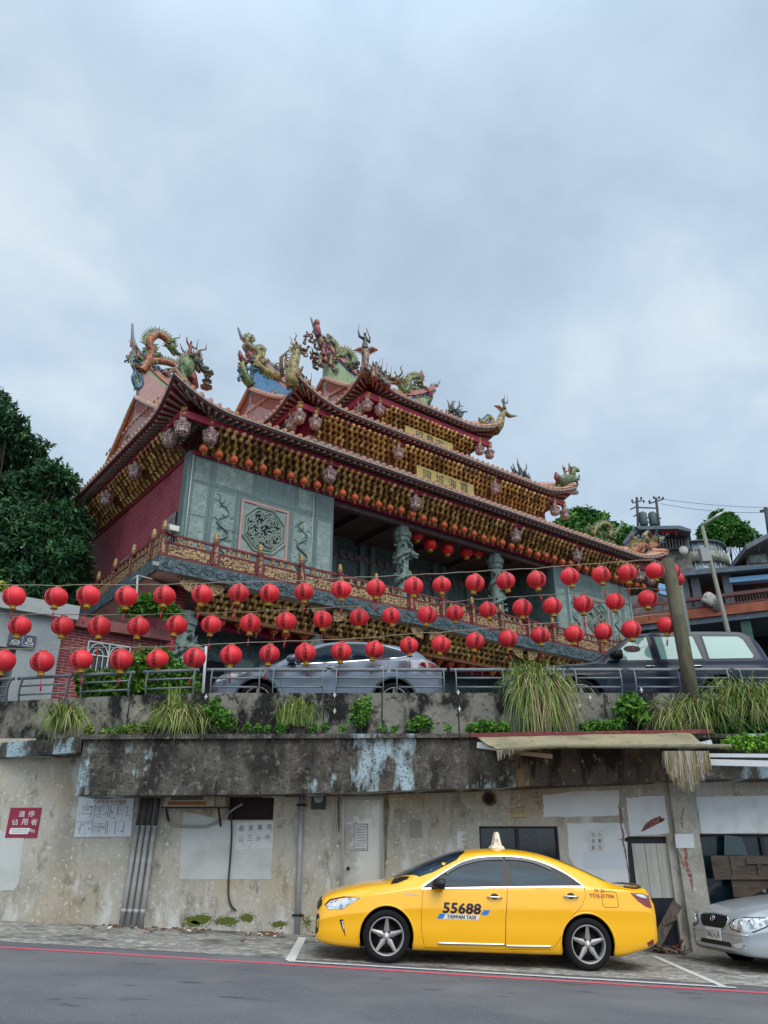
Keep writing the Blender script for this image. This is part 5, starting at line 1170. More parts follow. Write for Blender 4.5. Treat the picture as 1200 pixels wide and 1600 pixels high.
def bpanel(a0,b0,a1,b1):
    d=Vector((a1-a0,b1-b0,0)); L=d.length; d.normalize(); n=Vector((d.y,-d.x,0)) # outward for front
    def P(x,off,z): v=Vector((a0,b0,0))+d*x+n*off; return (v.x,v.y,z)
    def bx(mb,x0,x1,o0,o1,z0,z1,mi=0):
        c=(Vector(P((x0+x1)/2,(o0+o1)/2,(z0+z1)/2))); mb.obox(c,d*(x1-x0)/2,n*(o1-o0)/2,(0,0,(z1-z0)/2),mi)
    mb=MB(); e=.09
    bx(mb,e,L-e,-.02,.02,9.22,9.66); bx(mb,e,L-e,-.045,.045,9.88,9.95); bx(mb,e,L-e,-.035,.035,9.64,9.69)
    for x in(e+.03,L-e-.03): bx(mb,x-.03,x+.03,-.034,.034,9.22,9.64)
    bx(mb,e+.06,L-e-.06,-.034,.034,9.22,9.26)
    tb(mb,'panel_frame',M_maroon2,bal)
    mb=MB(); rr=random.Random(int(a0*31+b0*17)); k=7
    V=[P(e+.09+(L-2*e-.18)*i/22,.026+.03*max(0,mnoise.noise((i*.9+a0*9,j*1.1,b0*7))),9.285+.33*j/7) for i in range(23) for j in range(8)]
    mb.add(V,[[i*8+j,(i+1)*8+j,(i+1)*8+j+1,i*8+j+1] for i in range(22) for j in range(7)],0,False)
    for x in(.3,.7): bx(mb,L*x-.09,L*x+.09,-.03,.03,9.69,9.88); bx(mb,L*x-.16,L*x+.16,-.028,.028,9.69,9.74)
    bx(mb,L*.5-.07,L*.5+.07,-.03,.03,9.69,9.88)
    tb(mb,'carved_infill',M_gold2,bal)
fs=[.2]+[1.85+1.52*i for i in range(15)]+[TW-.2]
for i,x in enumerate(fs):
    bpost(x,.2)
    if i<len(fs)-1: bpanel(x,.2,fs[i+1],.2)
ss=[.2]+[1.0+1.63*i for i in range(9)]
for i,y in enumerate(ss):
    if i: bpost(.2,y)
    if i<len(ss)-1: bpanel(.2,ss[i+1],.2,y)
# --- brackets: rows of turned gold arms stepping outwards
_brr=random.Random(99)
def bracket_band(mb,o,d,n,L,z0,z1,depth,rows=4,pitch=.30,sz=1.0):
    """o: start of the band on the wall; d along; n outward"""
    o,d,n=Vector(o),Vector(d),Vector(n); up=Vector((0,0,1)); k=max(1,int(L/pitch)); H=z1-z0
    for r in range(rows):
        f=(r+.5)/rows; 
        for i in range(k+1):
            x=L*(i+(.5 if r%2 else 0))/k
            if x>L: continue
            j=_brr; p=o+d*(x+j.uniform(-.018,.018))+n*(depth*f+j.uniform(-.02,.02))+up*(z0+H*f)
            ax=(n*(.55+j.uniform(-.12,.12))+up*.83+d*((.16 if r%2 else -.16)+j.uniform(-.1,.1))).normalized(); side=d; b3=ax.cross(side)
            Mx=Matrix((side,b3,ax)).transposed(); h=H/rows*sz
            mb.lathe([(.0,-h*1.0),(.05*sz,-h*.85),(.075*sz,-h*.5),(.045*sz,-h*.1),(.06*sz,h*.15),(.085*sz,h*.5),(.05*sz,h*.75),(.02*sz,h*.95)],p+n*.06,7,j.choice((0,0,2,3)),Mx,True)
            mb.obox(p+up*h*.5-n*.02,d*.13*sz,n*.04,up*.03,j.choice((0,1,4))); mb.obox(p+up*h*.15-n*.10,d*.05,n*.08,up*.07,1)
def back_board(mb,o,d,n,L,z0,z1,depth,mi=0):
    o,d,n=Vector(o),Vector(d),Vector(n); a=o+Vector((0,0,z0));b=o+n*(depth-.10)+Vector((0,0,z1))
    P=[a,a+d*L,b+d*L,b]; mb.add(P,[(0,1,2,3)],mi)
M_bback=mat('gilded_bracket_recess','#74481f',.7,vary=((9,'#4a2414',.48,.6,5),(22,'#96682f',.58,.7,4)))
M_gold3=mat('gold_brown_arm','#8a6030',.5,.2)
M_gold4=mat('bright_gold_arm','#d6b574',.42,.2,vary=((12,'#a3783e',.48,.62,4),)); M_gold5=mat('sooty_gold_arm','#85683c',.5,.2,vary=((12,'#5c4226',.48,.62,4),)); BRM=[M_gold,M_gold3,M_gold4,M_gold5,mat('red_bracket_pad','#7a1a2c',.6)]
def bays(edges,tw,z0,z1,depth,name_s0=None,rows=4,pitch=.30,sz=1.):
    sz*=1.18
    for a,b in zip(edges[:-1],edges[1:]):
        mb=MB(); bracket_band(mb,(a+.2,tw,0),(1,0,0),(0,-1,0),b-a-.4,z0,z1,depth,rows,pitch,sz); o=tb(mb,'bracket_cluster',BRM)
        mb=MB(); back_board(mb,(a,tw-.02,0),(1,0,0),(0,-1,0),b-a,z0,z1,depth); tb(mb,'back_board',M_bback,o)
LB=[.55,6.0,9.95,TW-9.95,TW-6.0,TW-.55]
bays([1.35]+LB[1:-1]+[TW-1.35],yF,13.38,14.02,.95,pitch=.26)
MB_=[5.9,9.95,TW-9.95,TW-5.9]; bays([6.2]+MB_[1:-1]+[TW-6.2],2.0,16.0,16.62,.72,rows=4,pitch=.25,sz=1.)
bays([10.0,TW-10.0],3.0,18.44,19.0,.65,rows=4,pitch=.24,sz=1.)
for a,b in((1.5,4.3),(4.3,7.2),(7.2,15.5)):
    mb=MB(); bracket_band(mb,(1.2,b-.25,0),(0,-1,0),(-1,0,0),b-a-.5,13.4,14.02,.9); o=tb(mb,'bracket_cluster',BRM)
    mb=MB(); back_board(mb,(1.18,b,0),(0,-1,0),(-1,0,0),b-a,13.35,14.02,.9); tb(mb,'back_board',M_bback,o)
# lower storey brackets under the balcony, with half-round gold corbels
for a,b in((1.7,5.9),(6.2,10.0),(10.4,15.1),(15.5,19.2),(19.6,TW-1.7)):
    mb=MB(); bracket_band(mb,(a+.1,.98,0),(1,0,0),(0,-1,0),b-a-.2,8.06,8.70,.55,4,.28,1.15); o=tb(mb,'bracket_cluster',BRM)
    mb=MB(); back_board(mb,(a,1.0,0),(1,0,0),(0,-1,0),b-a,7.98,8.74,.62); mb.box(a,b,.72,1.0,7.86,7.975); tb(mb,'back_board',M_bback,o)
mb=MB()
for s_ in(1.55,6.05,10.2,15.3,19.4):
    for d in(-1,1):
        P=[(s_+d*.15,8.72),(s_+d*.75,8.72)]+[(s_+d*(.15+.6*math.cos(k*PI/12)),8.72-.42*math.sin(k*PI/12)) for k in range(0,7)]; mb.prism(P if d>0 else P[::-1],.22,.30,lambda a,b,c:(a,c,b))
split_build(mb,'corbel',M_gold2,TEMPLE,fn=tb)
mb=MB(); mb.box(1.3,TW-1.3,2.6,2.8,GZ,8.3); tb(mb,'lower_wall',M_stoneD)
mb=MB(); mb.box(1.22,TW-1.22,1.3,1.55,7.7,8.0); tb(mb,'lower_beam',M_maroon)
mb=MB()
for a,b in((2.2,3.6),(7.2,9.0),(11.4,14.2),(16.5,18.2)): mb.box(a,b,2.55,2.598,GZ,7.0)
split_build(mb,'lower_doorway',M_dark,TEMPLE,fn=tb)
mb=MB(); rr=random.Random(8)
for s_ in(4.3,5.2,9.6,15.6,19):
    for z in(4.6,5.3,6.1,6.8): mb.box(s_-.35,s_+.35,2.54,2.599,z,z+.4)
split_build(mb,'lower_carved_panel',M_stoneL,TEMPLE,fn=tb)
# hanging lotus posts
def hang(s_,t_,z,h=.62,n_=8,big=1.0):
    mb=MB(); r=.15*big
    mb.lathe([(.03,z-h*.18),(r*.7,z-h*.1),(r*.95,z),(r*1.0,z+h*.1),(r*.86,z+h*.16),(r*.9,z+h*.3),(r*1.15,z+h*.5),(r*1.25,z+h*.56),(r*.8,z+h*.62),(r*.5,z+h*.66),(r*.5,z+h)],(s_,t_,0),8,0,None,False)
    for k in range(8):
        a=TAU*k/8; mb.tube([(s_+r*1.2*math.cos(a),t_+r*1.2*math.sin(a),z+h*.52),(s_+r*1.0*math.cos(a),t_+r*1.0*math.sin(a),z+h*.15)],.012,4)
    o=tb(mb,'hanging_post',M_porcel)
    mb=MB(); mb.lathe([(r*.5,z+h),(r*.62,z+h*1.1),(r*.4,z+h*1.35),(r*.5,z+h*1.5)],(s_,t_,0),7); [mb.ball((s_+rr.uniform(-.08,.08),t_-.08,z+h*(1.05+.13*k)),.055,6,4) for k in range(4)]; tb(mb,'gold_figure',M_gold,o)
for s_ in(.44,1.4)+tuple(LB[1:-1])+(TW-1.4,TW-.44): hang(s_,.42,13.44,.6,8,1.5)
for t_ in(1.35,4.3,7.2): hang(.42,t_,13.44,.6,8,1.5)
for s_ in(5.25,5.95,9.95,TW-9.95,TW-5.95,TW-5.25): hang(s_,1.45,16.05,.55,8,1.45)
hang(5.3,2.1,16.05,.55,8,1.45)
for s_ in(9.1,9.75,TW-9.75,TW-9.1): hang(s_,2.45,18.5,.52,8,1.4)
hang(9.1,3.0,18.5,.52,8,1.4)
# red beams under the eaves and fretwork brackets beside the posts
mb=MB()
mb.box(.35,TW-.35,.30,.42,13.98,14.22); mb.box(.30,.42,.42,15.8,13.98,14.22)
mb.box(5.2,TW-5.2,1.36,1.5,16.62,16.84); mb.box(5.2,5.34,1.5,5,16.62,16.84); mb.box(9.0,TW-9.0,2.36,2.5,19.0,19.3); mb.box(9.0,9.14,2.5,6,19.0,19.3)
mb.box(1.2,TW-1.2,yF-.06,yF+.1,13.27,13.36); mb.box(1.14,1.2,1.5,16,13.27,13.36)
split_build(mb,'eave_beam',M_maroon,TEMPLE,fn=tb)
# upper storeys: friezes between the roofs
def frieze(s0,s1,t_,z0,z1,back):
    mb=MB(); mb.box(s0,s1,t_,t_+.3,z0,z1); mb.box(s0,s0+.3,t_+.3,back,z0,z1); mb.box(s1-.3,s1,t_+.3,back,z0,z1); f=tb(mb,'frieze_wall',M_pink)
    return f
f1=frieze(6.0,TW-6.0,2.0,14.6,16.0,8); f2=frieze(9.8,TW-9.8,3.0,17.3,18.45,8)
mb=MB(); mb.box(6.0,TW-6.0,2.02,8,15.99,16.9); mb.box(9.8,TW-9.8,3.02,8,18.44,19.4); split_build(mb,'storey_wall',M_maroon,TEMPLE,fn=tb)
mb=MB()
for a,b in((6.2,8.2),(8.3,9.6),(9.7,10.95),(TW-10.95,TW-9.7),(TW-9.6,TW-8.3),(TW-8.2,TW-6.2)): mb.box(a,b,1.985,1.998,15.3,15.9)
split_build(mb,'frieze_panel',M_stone,f1,fn=tb)
M_plaq=mat('yellow_plaque','#b59f60',.5,vary=((3,'#9d8747',.5,.7,4),)); M_pletter=mat('plaque_green_ink','#2f3b2c',.6)
mb=MB(); mb.box(TC-1.62,TC+1.62,1.62,1.70,15.42,16.14); pq=tb(mb,'plaque',M_plaq,f1)
def tput(s,c,z,t_,h,parent,m):
    mb=MB()
    for i,ch in enumerate(s): put_text(mb,ch,lambda a,b:(c+(i-(len(s)-1)/2)*h*1.45+a,t_,z+b),h*.95,h)
    return tb(mb,'plaque_lettering',m,parent)
def tputP(s,c,z,t_,h,m):
    return tput(s,c,z,t_,h,TEMPLE,m)
o=tput('隍城海霞',TC,15.82,1.612,.48,f1,M_pletter)
mb=MB(); mb.box(TC-1.4,TC+1.4,2.60,2.68,17.95,18.55); tb(mb,'plaque',M_plaq,f2); tput('昭靈宮',TC,18.28,2.592,.42,f2,M_pletter)
# --- roofs
def roof(s0,s1,t0,t1,z,dep,rise,tipup,tipout,full_back=True):
    """swept hip skirt: outer edge at z with rising corners, inner edge dep further in and rise higher"""
    Ls=s1-s0; Lt=t1-t0; cl=2.3
    def lift(x,L,both=True):
        d=min(x,L-x) if both else x; k=max(0,1-d/cl); return k**2.2
    def front(x):      # x along the front 0..Ls
        k=lift(x,Ls); sx=-tipout*k if x<Ls/2 else tipout*k; return Vector((s0+x+sx,t0-tipout*k,z+tipup*k))
    def left(y):
        k=lift(y,Lt,False); return Vector((s0-tipout*k,t0+y-tipout*k,z+tipup*k))
    def right(y):
        k=lift(y,Lt,False); return Vector((s1+tipout*k,t0+y-tipout*k,z+tipup*k))
    def inF(x): return Vector((min(max(s0+x,s0+dep),s1-dep),t0+dep,z+rise))
    def inL(y): return Vector((s0+dep,max(t0+y,t0+dep),z+rise))
    def inR(y): return Vector((s1-dep,max(t0+y,t0+dep),z+rise))
    def P(o,i,v):
        p=o.lerp(i,v); zz=o.z+(i.z-o.z)*(v**1.35); p.z=zz; return p
    mb=MB(); dn=Vector((0,0,-.16))
    for edge,inn,L,nm in((front,inF,Ls,'f'),(left,inL,Lt,'l'),(right,inR,Lt,'r')):
        n=int(L/.3)
        mb.grid(lambda a,b:P(edge(a*L),inn(a*L),b),n,5,0)                     # tile bed
        k=0
        for i in range(n+1):                                                # barrel tiles
            x=L*i/n; pts=[P(edge(x),inn(x),v)+Vector((0,0,.035)) for v in(0,.12,.3,.6,1)]; pts[0]=pts[0]+(pts[0]-pts[1]).normalized()*.05
            mb.tube(pts,.075,7,0)
    rf=tb(mb,'tiled_roof',M_tile)
    mb=MB()
    for edge,inn,L in((front,inF,Ls),(left,inL,Lt),(right,inR,Lt)):
        n=int(L/.3); mb.grid(lambda a,b:P(edge(a*L),inn(a*L),b*.9)+dn,n,4,0)
    tb(mb,'soffit',M_maroon,rf)
    mb=MB()
    for edge,L in((front,Ls),(left,Lt),(right,Lt)):
        n=int(L/.25); pts=[edge(L*i/n) for i in range(n+1)]
        for i in range(n): mb.beam(pts[i]+Vector((0,0,-.05)),pts[i+1]+Vector((0,0,-.05)),.05,.07)
    tb(mb,'drip_edge',M_drip,rf)
    mb=MB()
    for edge,inn,L in((front,inF,Ls),(left,inL,Lt),(right,inR,Lt)):
        n=int(L/.3); pts=[edge(L*i/n) for i in range(n+1)]
        for i in range(n): mb.beam(pts[i]+Vector((0,0,-.13))+(inn(L*i/n)-pts[i])*.03,pts[i+1]+Vector((0,0,-.13))+(inn(L*(i+1)/n)-pts[i+1])*.03,.05,.08)
    tb(mb,'fascia',mat('grey_fascia','#6e6462',.6),rf)
    mb=MB()
    for edge,inn,L in((front,inF,Ls),(left,inL,Lt),(right,inR,Lt)):
        n=int(L/.26)
        for i in range(n):
            x=L*(i+.5)/n; a=P(edge(x),inn(x),.05)+Vector((0,0,-.20)); b=P(edge(x),inn(x),.42)+Vector((0,0,-.20)); mb.beam(a,b,.07,.07)
    tb(mb,'rafters',M_rafter,rf)
    # hip ridges running up from the corner tips
    hips=[]
    for e,i in((front(0),inF(0)),(front(Ls),inF(Ls))):
        mb=MB(); hips.append(mb); pts=[P(e,i,v)+Vector((0,0,.06)) for v in(.02,.2,.4,.7,1)]; mb.tube(pts,[.07,.09,.10,.11,.12],8,1); mb.tube([p+Vector((0,0,.09)) for p in pts],[.03,.05,.06,.07,.08],8,0)
    [tb(m_,'hip_ridge',[M_salm,M_tile],rf) for m_ in hips]
    return rf,front,left
rfL,frL,leL=roof(-.12,TW+.12,-.12,16.5,14.42,2.1,.95,.62,.18)
rfM,frM,leM=roof(4.95,TW-4.95,1.05,7.0,17.02,1.7,.8,.62,.15)
rfT,frT,leT=roof(8.75,TW-8.75,2.1,7.5,19.62,1.6,.75,.62,.15)
# gabled upper roofs with pale gable walls facing left and right, and swept ridges
def upper(rf,sg,tF,tR,tB,zB,zR,sEnd,bands,tip,right=True):
    mb=MB()
    def slope(t_): 
        k=(t_-tF)/(tR-tF) if t_<tR else (tB-t_)/(tB-tR); return zB+(zR-zB)*(k**1.2)
    n=10
    for (ta,tb_) in((tF,tR),(tR,tB)):
        mb.grid(lambda a,b:(sg-.1+(sEnd-sg+.2)*a,ta+(tb_-ta)*b,slope(ta+(tb_-ta)*b)),2,8,0)
        k=int((sEnd-sg)/.3)
        for i in range(k+1):
            x=sg+(sEnd-sg)*i/k; mb.tube([(x,ta+(tb_-ta)*v,slope(ta+(tb_-ta)*v)+.04) for v in(0,.33,.66,1)],.075,6,0)
    for x in(sg-.08,sEnd+.08):
        mb.tube([(x,tF+(tB-tF)*v,slope(tF+(tB-tF)*v)+.06) for v in[i/20 for i in range(21)]],.11,7,0)
    tb(mb,'gable_roof',M_tile,rf)
    for x,d in(((sg,-1),(sEnd,1)) if right else ((sg,-1),)):
        poly=[(tF+.1,zB-.4)]+[(tF+.1+(tB-tF-.2)*i/20,slope(tF+.1+(tB-tF-.2)*i/20)-.05) for i in range(21)]+[(tB-.1,zB-.4)]
        mb=MB(); mb.prism(poly,x,x+.2*-d,lambda a,b,c:(c,a,b)); g=tb(mb,'gable_wall',M_pinkw,rf)
        for (ta,tz) in((tF,tR),(tR,tB)):
            mb=MB(); W_=.62; V=[]
            for i in range(15):
                t_=ta+.1+(tz-ta-.2)*i/14; V+=[(x+d*.012,t_,slope(t_)-.02),(x+d*.012,t_,slope(t_)-.02-W_)]
            mb.add(V,[(2*i,2*i+1,2*i+3,2*i+2) if d>0 else (2*i,2*i+2,2*i+3,2*i+1) for i in range(14)]); tb(mb,'bargeboard',mat('red_brown_bargeboard','#93432f',.6,vary=((4,'#7a3426',.5,.7,4),)),rf)
        mb=MB()        # rope-like tile strip and scroll figure on the gable
        for i in range(26):
            f=i/25; t_=tF+.9+(tB-tF-1.8)*f; z=zR-1.15-.35*abs(t_-tR)/(tB-tR)
            if abs(t_-tR)<(tB-tR)*.62: mb.tube([(x+d*.03,t_-.05,z+.07),(x+d*.05,t_+.05,z-.07)],.045,5)
        tb(mb,'rope_strip',M_tile,rf)
        mb=MB(); rr=random.Random(int(x*9))
        for k in range(26):
            p=Vector((x+d*.03,tR+rr.uniform(-.35,.35)+.5,zR-1.6-rr.random()*.7)); r=rr.uniform(.05,.11); th=rr.uniform(0,6); mb.tube([p+Vector((0,r*math.cos(th+j*.8)*(1-.1*j),r*math.sin(th+j*.8)*(1-.1*j))) for j in range(7)],.022,5)
        tb(mb,'gable_ornament',M_gold2,rf)
    # main ridge: layered bands, swept up at the ends
    def zr(s_):
        kl=max(0,1-(s_-sg)/3.2)**2; kr=max(0,1-(sEnd-s_)/3.2)**2 if right else 0
        return zR+.06+1.15*max(kl,kr)
    hgt=[0,.28,.52,.80]; 
    ms=bands
    for i in range(3):
        mb=MB(); n=24; wd=(.22,.18,.24)[i]
        V=[];F=[]
        for k in range(n+1):
            ov=.02 if i==0 else .35; s_=sg-ov+(sEnd-sg+(2*ov if right else ov))*k/n; z=zr(s_)
            lo=(zR-.35 if i==0 else z+hgt[i])
            for y,zz in((tR-wd,lo),(tR-wd,z+hgt[i+1]-.004),(tR+wd,z+hgt[i+1]-.004),(tR+wd,lo)): V.append((s_,y,zz))
        for k in range(n):
            for j in range(4): F.append((k*4+j,k*4+(j+1)%4,(k+1)*4+(j+1)%4,(k+1)*4+j))
        F.append((0,1,2,3)); F.append((n*4,n*4+3,n*4+2,n*4+1)); mb.add(V,F); tb(mb,'ridge_band',ms[i],rf)
    # swallow-tail spires
    mb=MB()
    for s_,d in(((sg-.3,-1),(sEnd+.3,1)) if right else ((sg-.3,-1),)):
        b=Vector((s_,tR,zr(s_)+.55)); T=Vector((tip[0] if d<0 else sEnd-(tip[0]-sg),tR,tip[1] if d<0 else tip[1]-.3))
        P0=b+Vector((-d*1.6,0,-.45)); P1=b+Vector((d*.05,0,.35)); mid=(P1+T)/2+Vector((d*.06,0,-.10))
        pts=catmull([P0,b,P1,mid,T],5); m=len(pts); mb.tube(pts,[.19*(1-i/m)+.03 for i in range(m)],7,0,True,True,1.)
        mb.tube([p+Vector((d*.14,0,-.02)) for p in pts[:int(m*.75)]],[.08*(1-i/m)+.012 for i in range(int(m*.75))],6,1)
    tb(mb,'ridge_spire',[mat('spire_grey','#7d8a90',.5,vary=((9,'#9a6a62',.55,.68,3),(6,'#5d6d78',.5,.7,3))),M_salm],rf)
    return zr
zrL=upper(rfL,1.35,2.0,8.4,13.5,15.3,19.0,5.95,(M_pinkw,M_grn,M_salm),(.66,22.6),False)
zrM=upper(rfM,5.75,2.6,6.7,10.8,17.8,20.3,9.75,(M_blue,M_salm,M_pinkw),(4.86,23.3),False)
zrT=upper(rfT,9.45,3.6,6.4,9.4,20.3,22.2,TW-9.45,(M_grn,M_navyb,M_salm),(8.5,25.4),True)
# right half of the lower and middle ridges
zrL2=upper(rfL,TW-5.95,2.0,8.4,13.5,15.3,19.0,TW-1.75,(M_pinkw,M_grn,M_salm),(TW-6.5,20.0),True)
# ---------------------------------------------------------------- roof figures
def FR(t,u,v):
    """point of the photograph's ray on the temple plane at depth t -> temple coordinates"""
    x,y,z=ray(u,v); d=Vector((math.cos(TRZ),math.sin(TRZ))); n=Vector((-d.y,d.x)); P=Vector((TO.x,TO.y))+n*t
    k=P.dot(n)/(x*n.x+y*n.y); X_=Vector((x*k,y*k)); return Vector(((X_-P).dot(d),t,HC+z*k))
def paint(name,a,b,c,d='#c9bfa6'):
    m=mat(name,a,.45,0,.5,coat=.3,vary=((5,b,.48,.56,4),(9,c,.57,.64,4),(17,d,.62,.69,3),(26,'#1d1c1a',.60,.68,3)))
    nt=m.node_tree; N=nt.nodes; L=nt.links; b=N['Principled BSDF']; src=b.inputs['Base Color'].links[0].from_socket
    tc=N.new('ShaderNodeTexCoord'); vo=N.new('ShaderNodeTexVoronoi'); vo.feature='DISTANCE_TO_EDGE'; vo.inputs['Scale'].default_value=11; L.new(tc.outputs['Object'],vo.inputs['Vector'])
    mr=N.new('ShaderNodeMapRange'); mr.inputs[1].default_value=.02; mr.inputs[2].default_value=.10; L.new(vo.outputs['Distance'],mr.inputs[0])
    mx=N.new('ShaderNodeMix'); mx.data_type='RGBA'; L.new(mr.outputs[0],mx.inputs[0]); mx.inputs[6].default_value=(*[x*.35 for x in hexl(b0(a))],1); L.new(src,mx.inputs[7]); L.new(mx.outputs[2],b.inputs['Base Color'])
    bp=N.new('ShaderNodeBump'); bp.inputs['Strength'].default_value=.7; bp.inputs['Distance'].default_value=.03; L.new(mr.outputs[0],bp.inputs['Height']); L.new(bp.outputs[0],b.inputs['Normal'])
    return m
def b0(a): return a
CG=paint('ceramic_green','#6f8f45','#24402f','#8f7a3c'); CO=paint('ceramic_orange','#c46a34','#5e2c22','#a88a48'); CY=paint('ceramic_yellow','#b39c50','#4c5a34','#7c4a2c')
CB=paint('ceramic_blue','#4a7a9c','#22364c','#7d8c84'); CM=paint('ceramic_mixed','#a07c5c','#5a3030','#4f6a58','#b5a58a'); CK=paint('ceramic_dark','#5d6656','#2e3a34','#7a5a40','#8f9684'); CR=paint('ceramic_red','#a8443e','#6a2430','#b58a5a')
def serpent(mb,pts,r0,r1,mi=0,mf=1,fin=.16,n=9):
    P=catmull(pts,n); m=len(P); R_=[(r0+(r1-r0)*i/(m-1))*.72 for i in range(m)]; mb.tube(P,R_,9,mi)
    for i in range(1,m-1):          # fins along the outer side of the curve
        t=(P[i+1]-P[i-1]).normalized(); a=P[i-1]+P[i+1]-2*P[i]; nrm=Vector((-t.z,0,t.x))
        if nrm.z<0 and abs(t.x)>.3: nrm=-nrm
        if a.length>.012 and a.dot(nrm)>0: nrm=-nrm
        f=R_[i]+fin*(1.0+.8*(i%2)); q=P[i]+nrm*f+t*.05
        w=t*.07; y=Vector((0,.03,0)); b=P[i]+nrm*R_[i]*.8
        mb.add([b-w-y,b+w-y,b+w+y,b-w+y,q],[(0,1,4),(1,2,4),(2,3,4),(3,0,4)],mf)
def dragon_head(mb,p,d,s,mi=0,mf=1):
    """p: neck end; d: looking direction in the ridge plane"""
    d=Vector(d).normalized(); u=Vector((-d.z,0,d.x)); u=u if u.z>0 else -u; y=Vector((0,1,0)); Mx=Matrix((d,y,u)).transposed()
    B=lambda a,r,m: mb.ball(p+Mx@Vector(a)*s,Vector(r)*s,9,6,m,Mx)
    B((.05,0,.02),(.24,.2,.2),mi); B((.30,0,.06),(.26,.14,.09),mi); B((.50,0,.10),(.10,.13,.08),mf); B((.26,0,-.12),(.24,.11,.05),mf)
    for q in(-1,1):
        B((.14,.13*q,.16),(.06,.05,.07),mf)
        mb.tube([p+Mx@Vector((0,.1*q,.16))*s,p+Mx@Vector((-.18,.16*q,.34))*s,p+Mx@Vector((-.10,.2*q,.55))*s,p+Mx@Vector((-.24,.22*q,.70))*s],[.05*s,.04*s,.03*s,.008*s],5,mf)
        mb.tube([p+Mx@Vector((.46,.1*q,.06))*s,p+Mx@Vector((.62,.2*q,.22))*s,p+Mx@Vector((.78,.22*q,.16))*s],[.02*s,.015*s,.005*s],4,mf)
        for k in range(4):
            a=2.3+k*.5; mb.tube([p+Mx@Vector((-.05,.12*q,0))*s,p+Mx@Vector((.32*math.cos(a),.22*q,.32*math.sin(a)))*s],[.06*s,.01*s],5,mf)
def leg(mb,p,q,s,mi=0):
    p,q=Vector(p),Vector(q); k=(p+q)/2+Vector((.08*s,-.1*s,.06*s)); mb.tube([p,k,q],[.09*s,.07*s,.05*s],6,mi)
    for j in range(4):
        a=-.9+.6*j; mb.tube([q,q+Vector((math.sin(a)*.14*s,-.04*s,-.08*s-.05*s*math.cos(a)))],[.035*s,.008*s],4,mi)
def flames(mb,c,h,w,n,mi=0,seed=1):
    rr=random.Random(seed); c=Vector(c)
    for i in range(n):
        x=rr.uniform(-1,1)*w; L=h*(1-.6*abs(x)/w)*rr.uniform(.6,1.1); b=c+Vector((x,rr.uniform(-.12,.12),rr.uniform(0,.12)*h)); pts=[b]; a=rr.uniform(-.3,.3)+(x/w)*.5
        for k in range(6): a+=rr.uniform(-.75,.75); b=b+Vector((math.sin(a)*L/6,rr.uniform(-.03,.03),L/6*max(.35,math.cos(a)))); pts.append(b)
        r=h*.055; mb.tube(pts,[r,r*1.2,r,r*.8,r*.6,r*.4,.004],5,mi)
        if rr.random()<.6:
            p=pts[2]; mb.tube([p+Vector((math.cos(j*.8)*h*.08*(1-.1*j),0,math.sin(j*.8)*h*.08*(1-.1*j))) for j in range(7)],r*.6,5,mi)
def scrolls(mb,c,w,h,n,mi,seed):
    rr=random.Random(seed); c=Vector(c)
    for i in range(n):
        p=c+Vector((rr.uniform(-w,w),rr.uniform(-.15,.15),rr.uniform(0,h))); r=rr.uniform(.07,.17); th=rr.uniform(0,6); d=rr.choice((-1,1))
        mb.tube([p+Vector((r*math.cos(th+d*j*.8)*(1-.1*j),0,r*math.sin(th+d*j*.8)*(1-.1*j))) for j in range(8)],[.05,.05,.045,.04,.035,.03,.02,.01],5,mi if isinstance(mi,int) else rr.choice(mi))
def person_fig(mb,c,h,mi=0,mf=1,arms=True,seed=0):
    """small robed ceramic figure"""
    c=Vector(c); rr=random.Random(seed)
    mb.lathe([(h*.16,0),(h*.19,h*.08),(h*.13,h*.35),(h*.10,h*.48),(h*.14,h*.62),(h*.13,h*.74),(h*.05,h*.80)],c,9,mi); mb.ball(c+Vector((0,0,h*.88)),(h*.075,h*.075,h*.095),8,6,mf); mb.lathe([(h*.08,h*.93),(h*.085,h*.96),(h*.03,h*1.04),(0,h*1.1)],c,7,mi)
    if arms:
        for q in(-1,1):
            a=c+Vector((q*h*.13,0,h*.70)); b=a+Vector((q*h*.16,-h*.06,rr.uniform(-.12,.2)*h)); e=b+Vector((q*h*.04,-h*.05,h*rr.uniform(.1,.25))); mb.tube([a,b,e],[h*.06,h*.05,h*.035],6,mi)
        mb.tube([e+Vector((0,0,-h*.2)),e+Vector((h*.05,0,h*.55))],[.02,.012],4,mf)
def wing(mb,root,tip,up,n=9,mi=0,th=.05):
    root,tip,up=Vector(root),Vector(tip),Vector(up)
    for i in range(n):
        f=i/(n-1); a=root+(tip-root)*(.05+.55*f); b=root+(tip-root)*(.25+.78*f)-up*(.55-.45*f)*(tip-root).length*.75
        mid=(a+b)/2+up*.12*(tip-root).length; mb.tube([a,mid,b],[.04,.075,.01],6,mi,True,True,.35)
    mb.tube([root,(root+tip)/2+up*.2*(tip-root).length,tip],[.09,.08,.02],7,mi)
def fig(mb,name,mats,parent): return tb(mb,name,mats,parent)
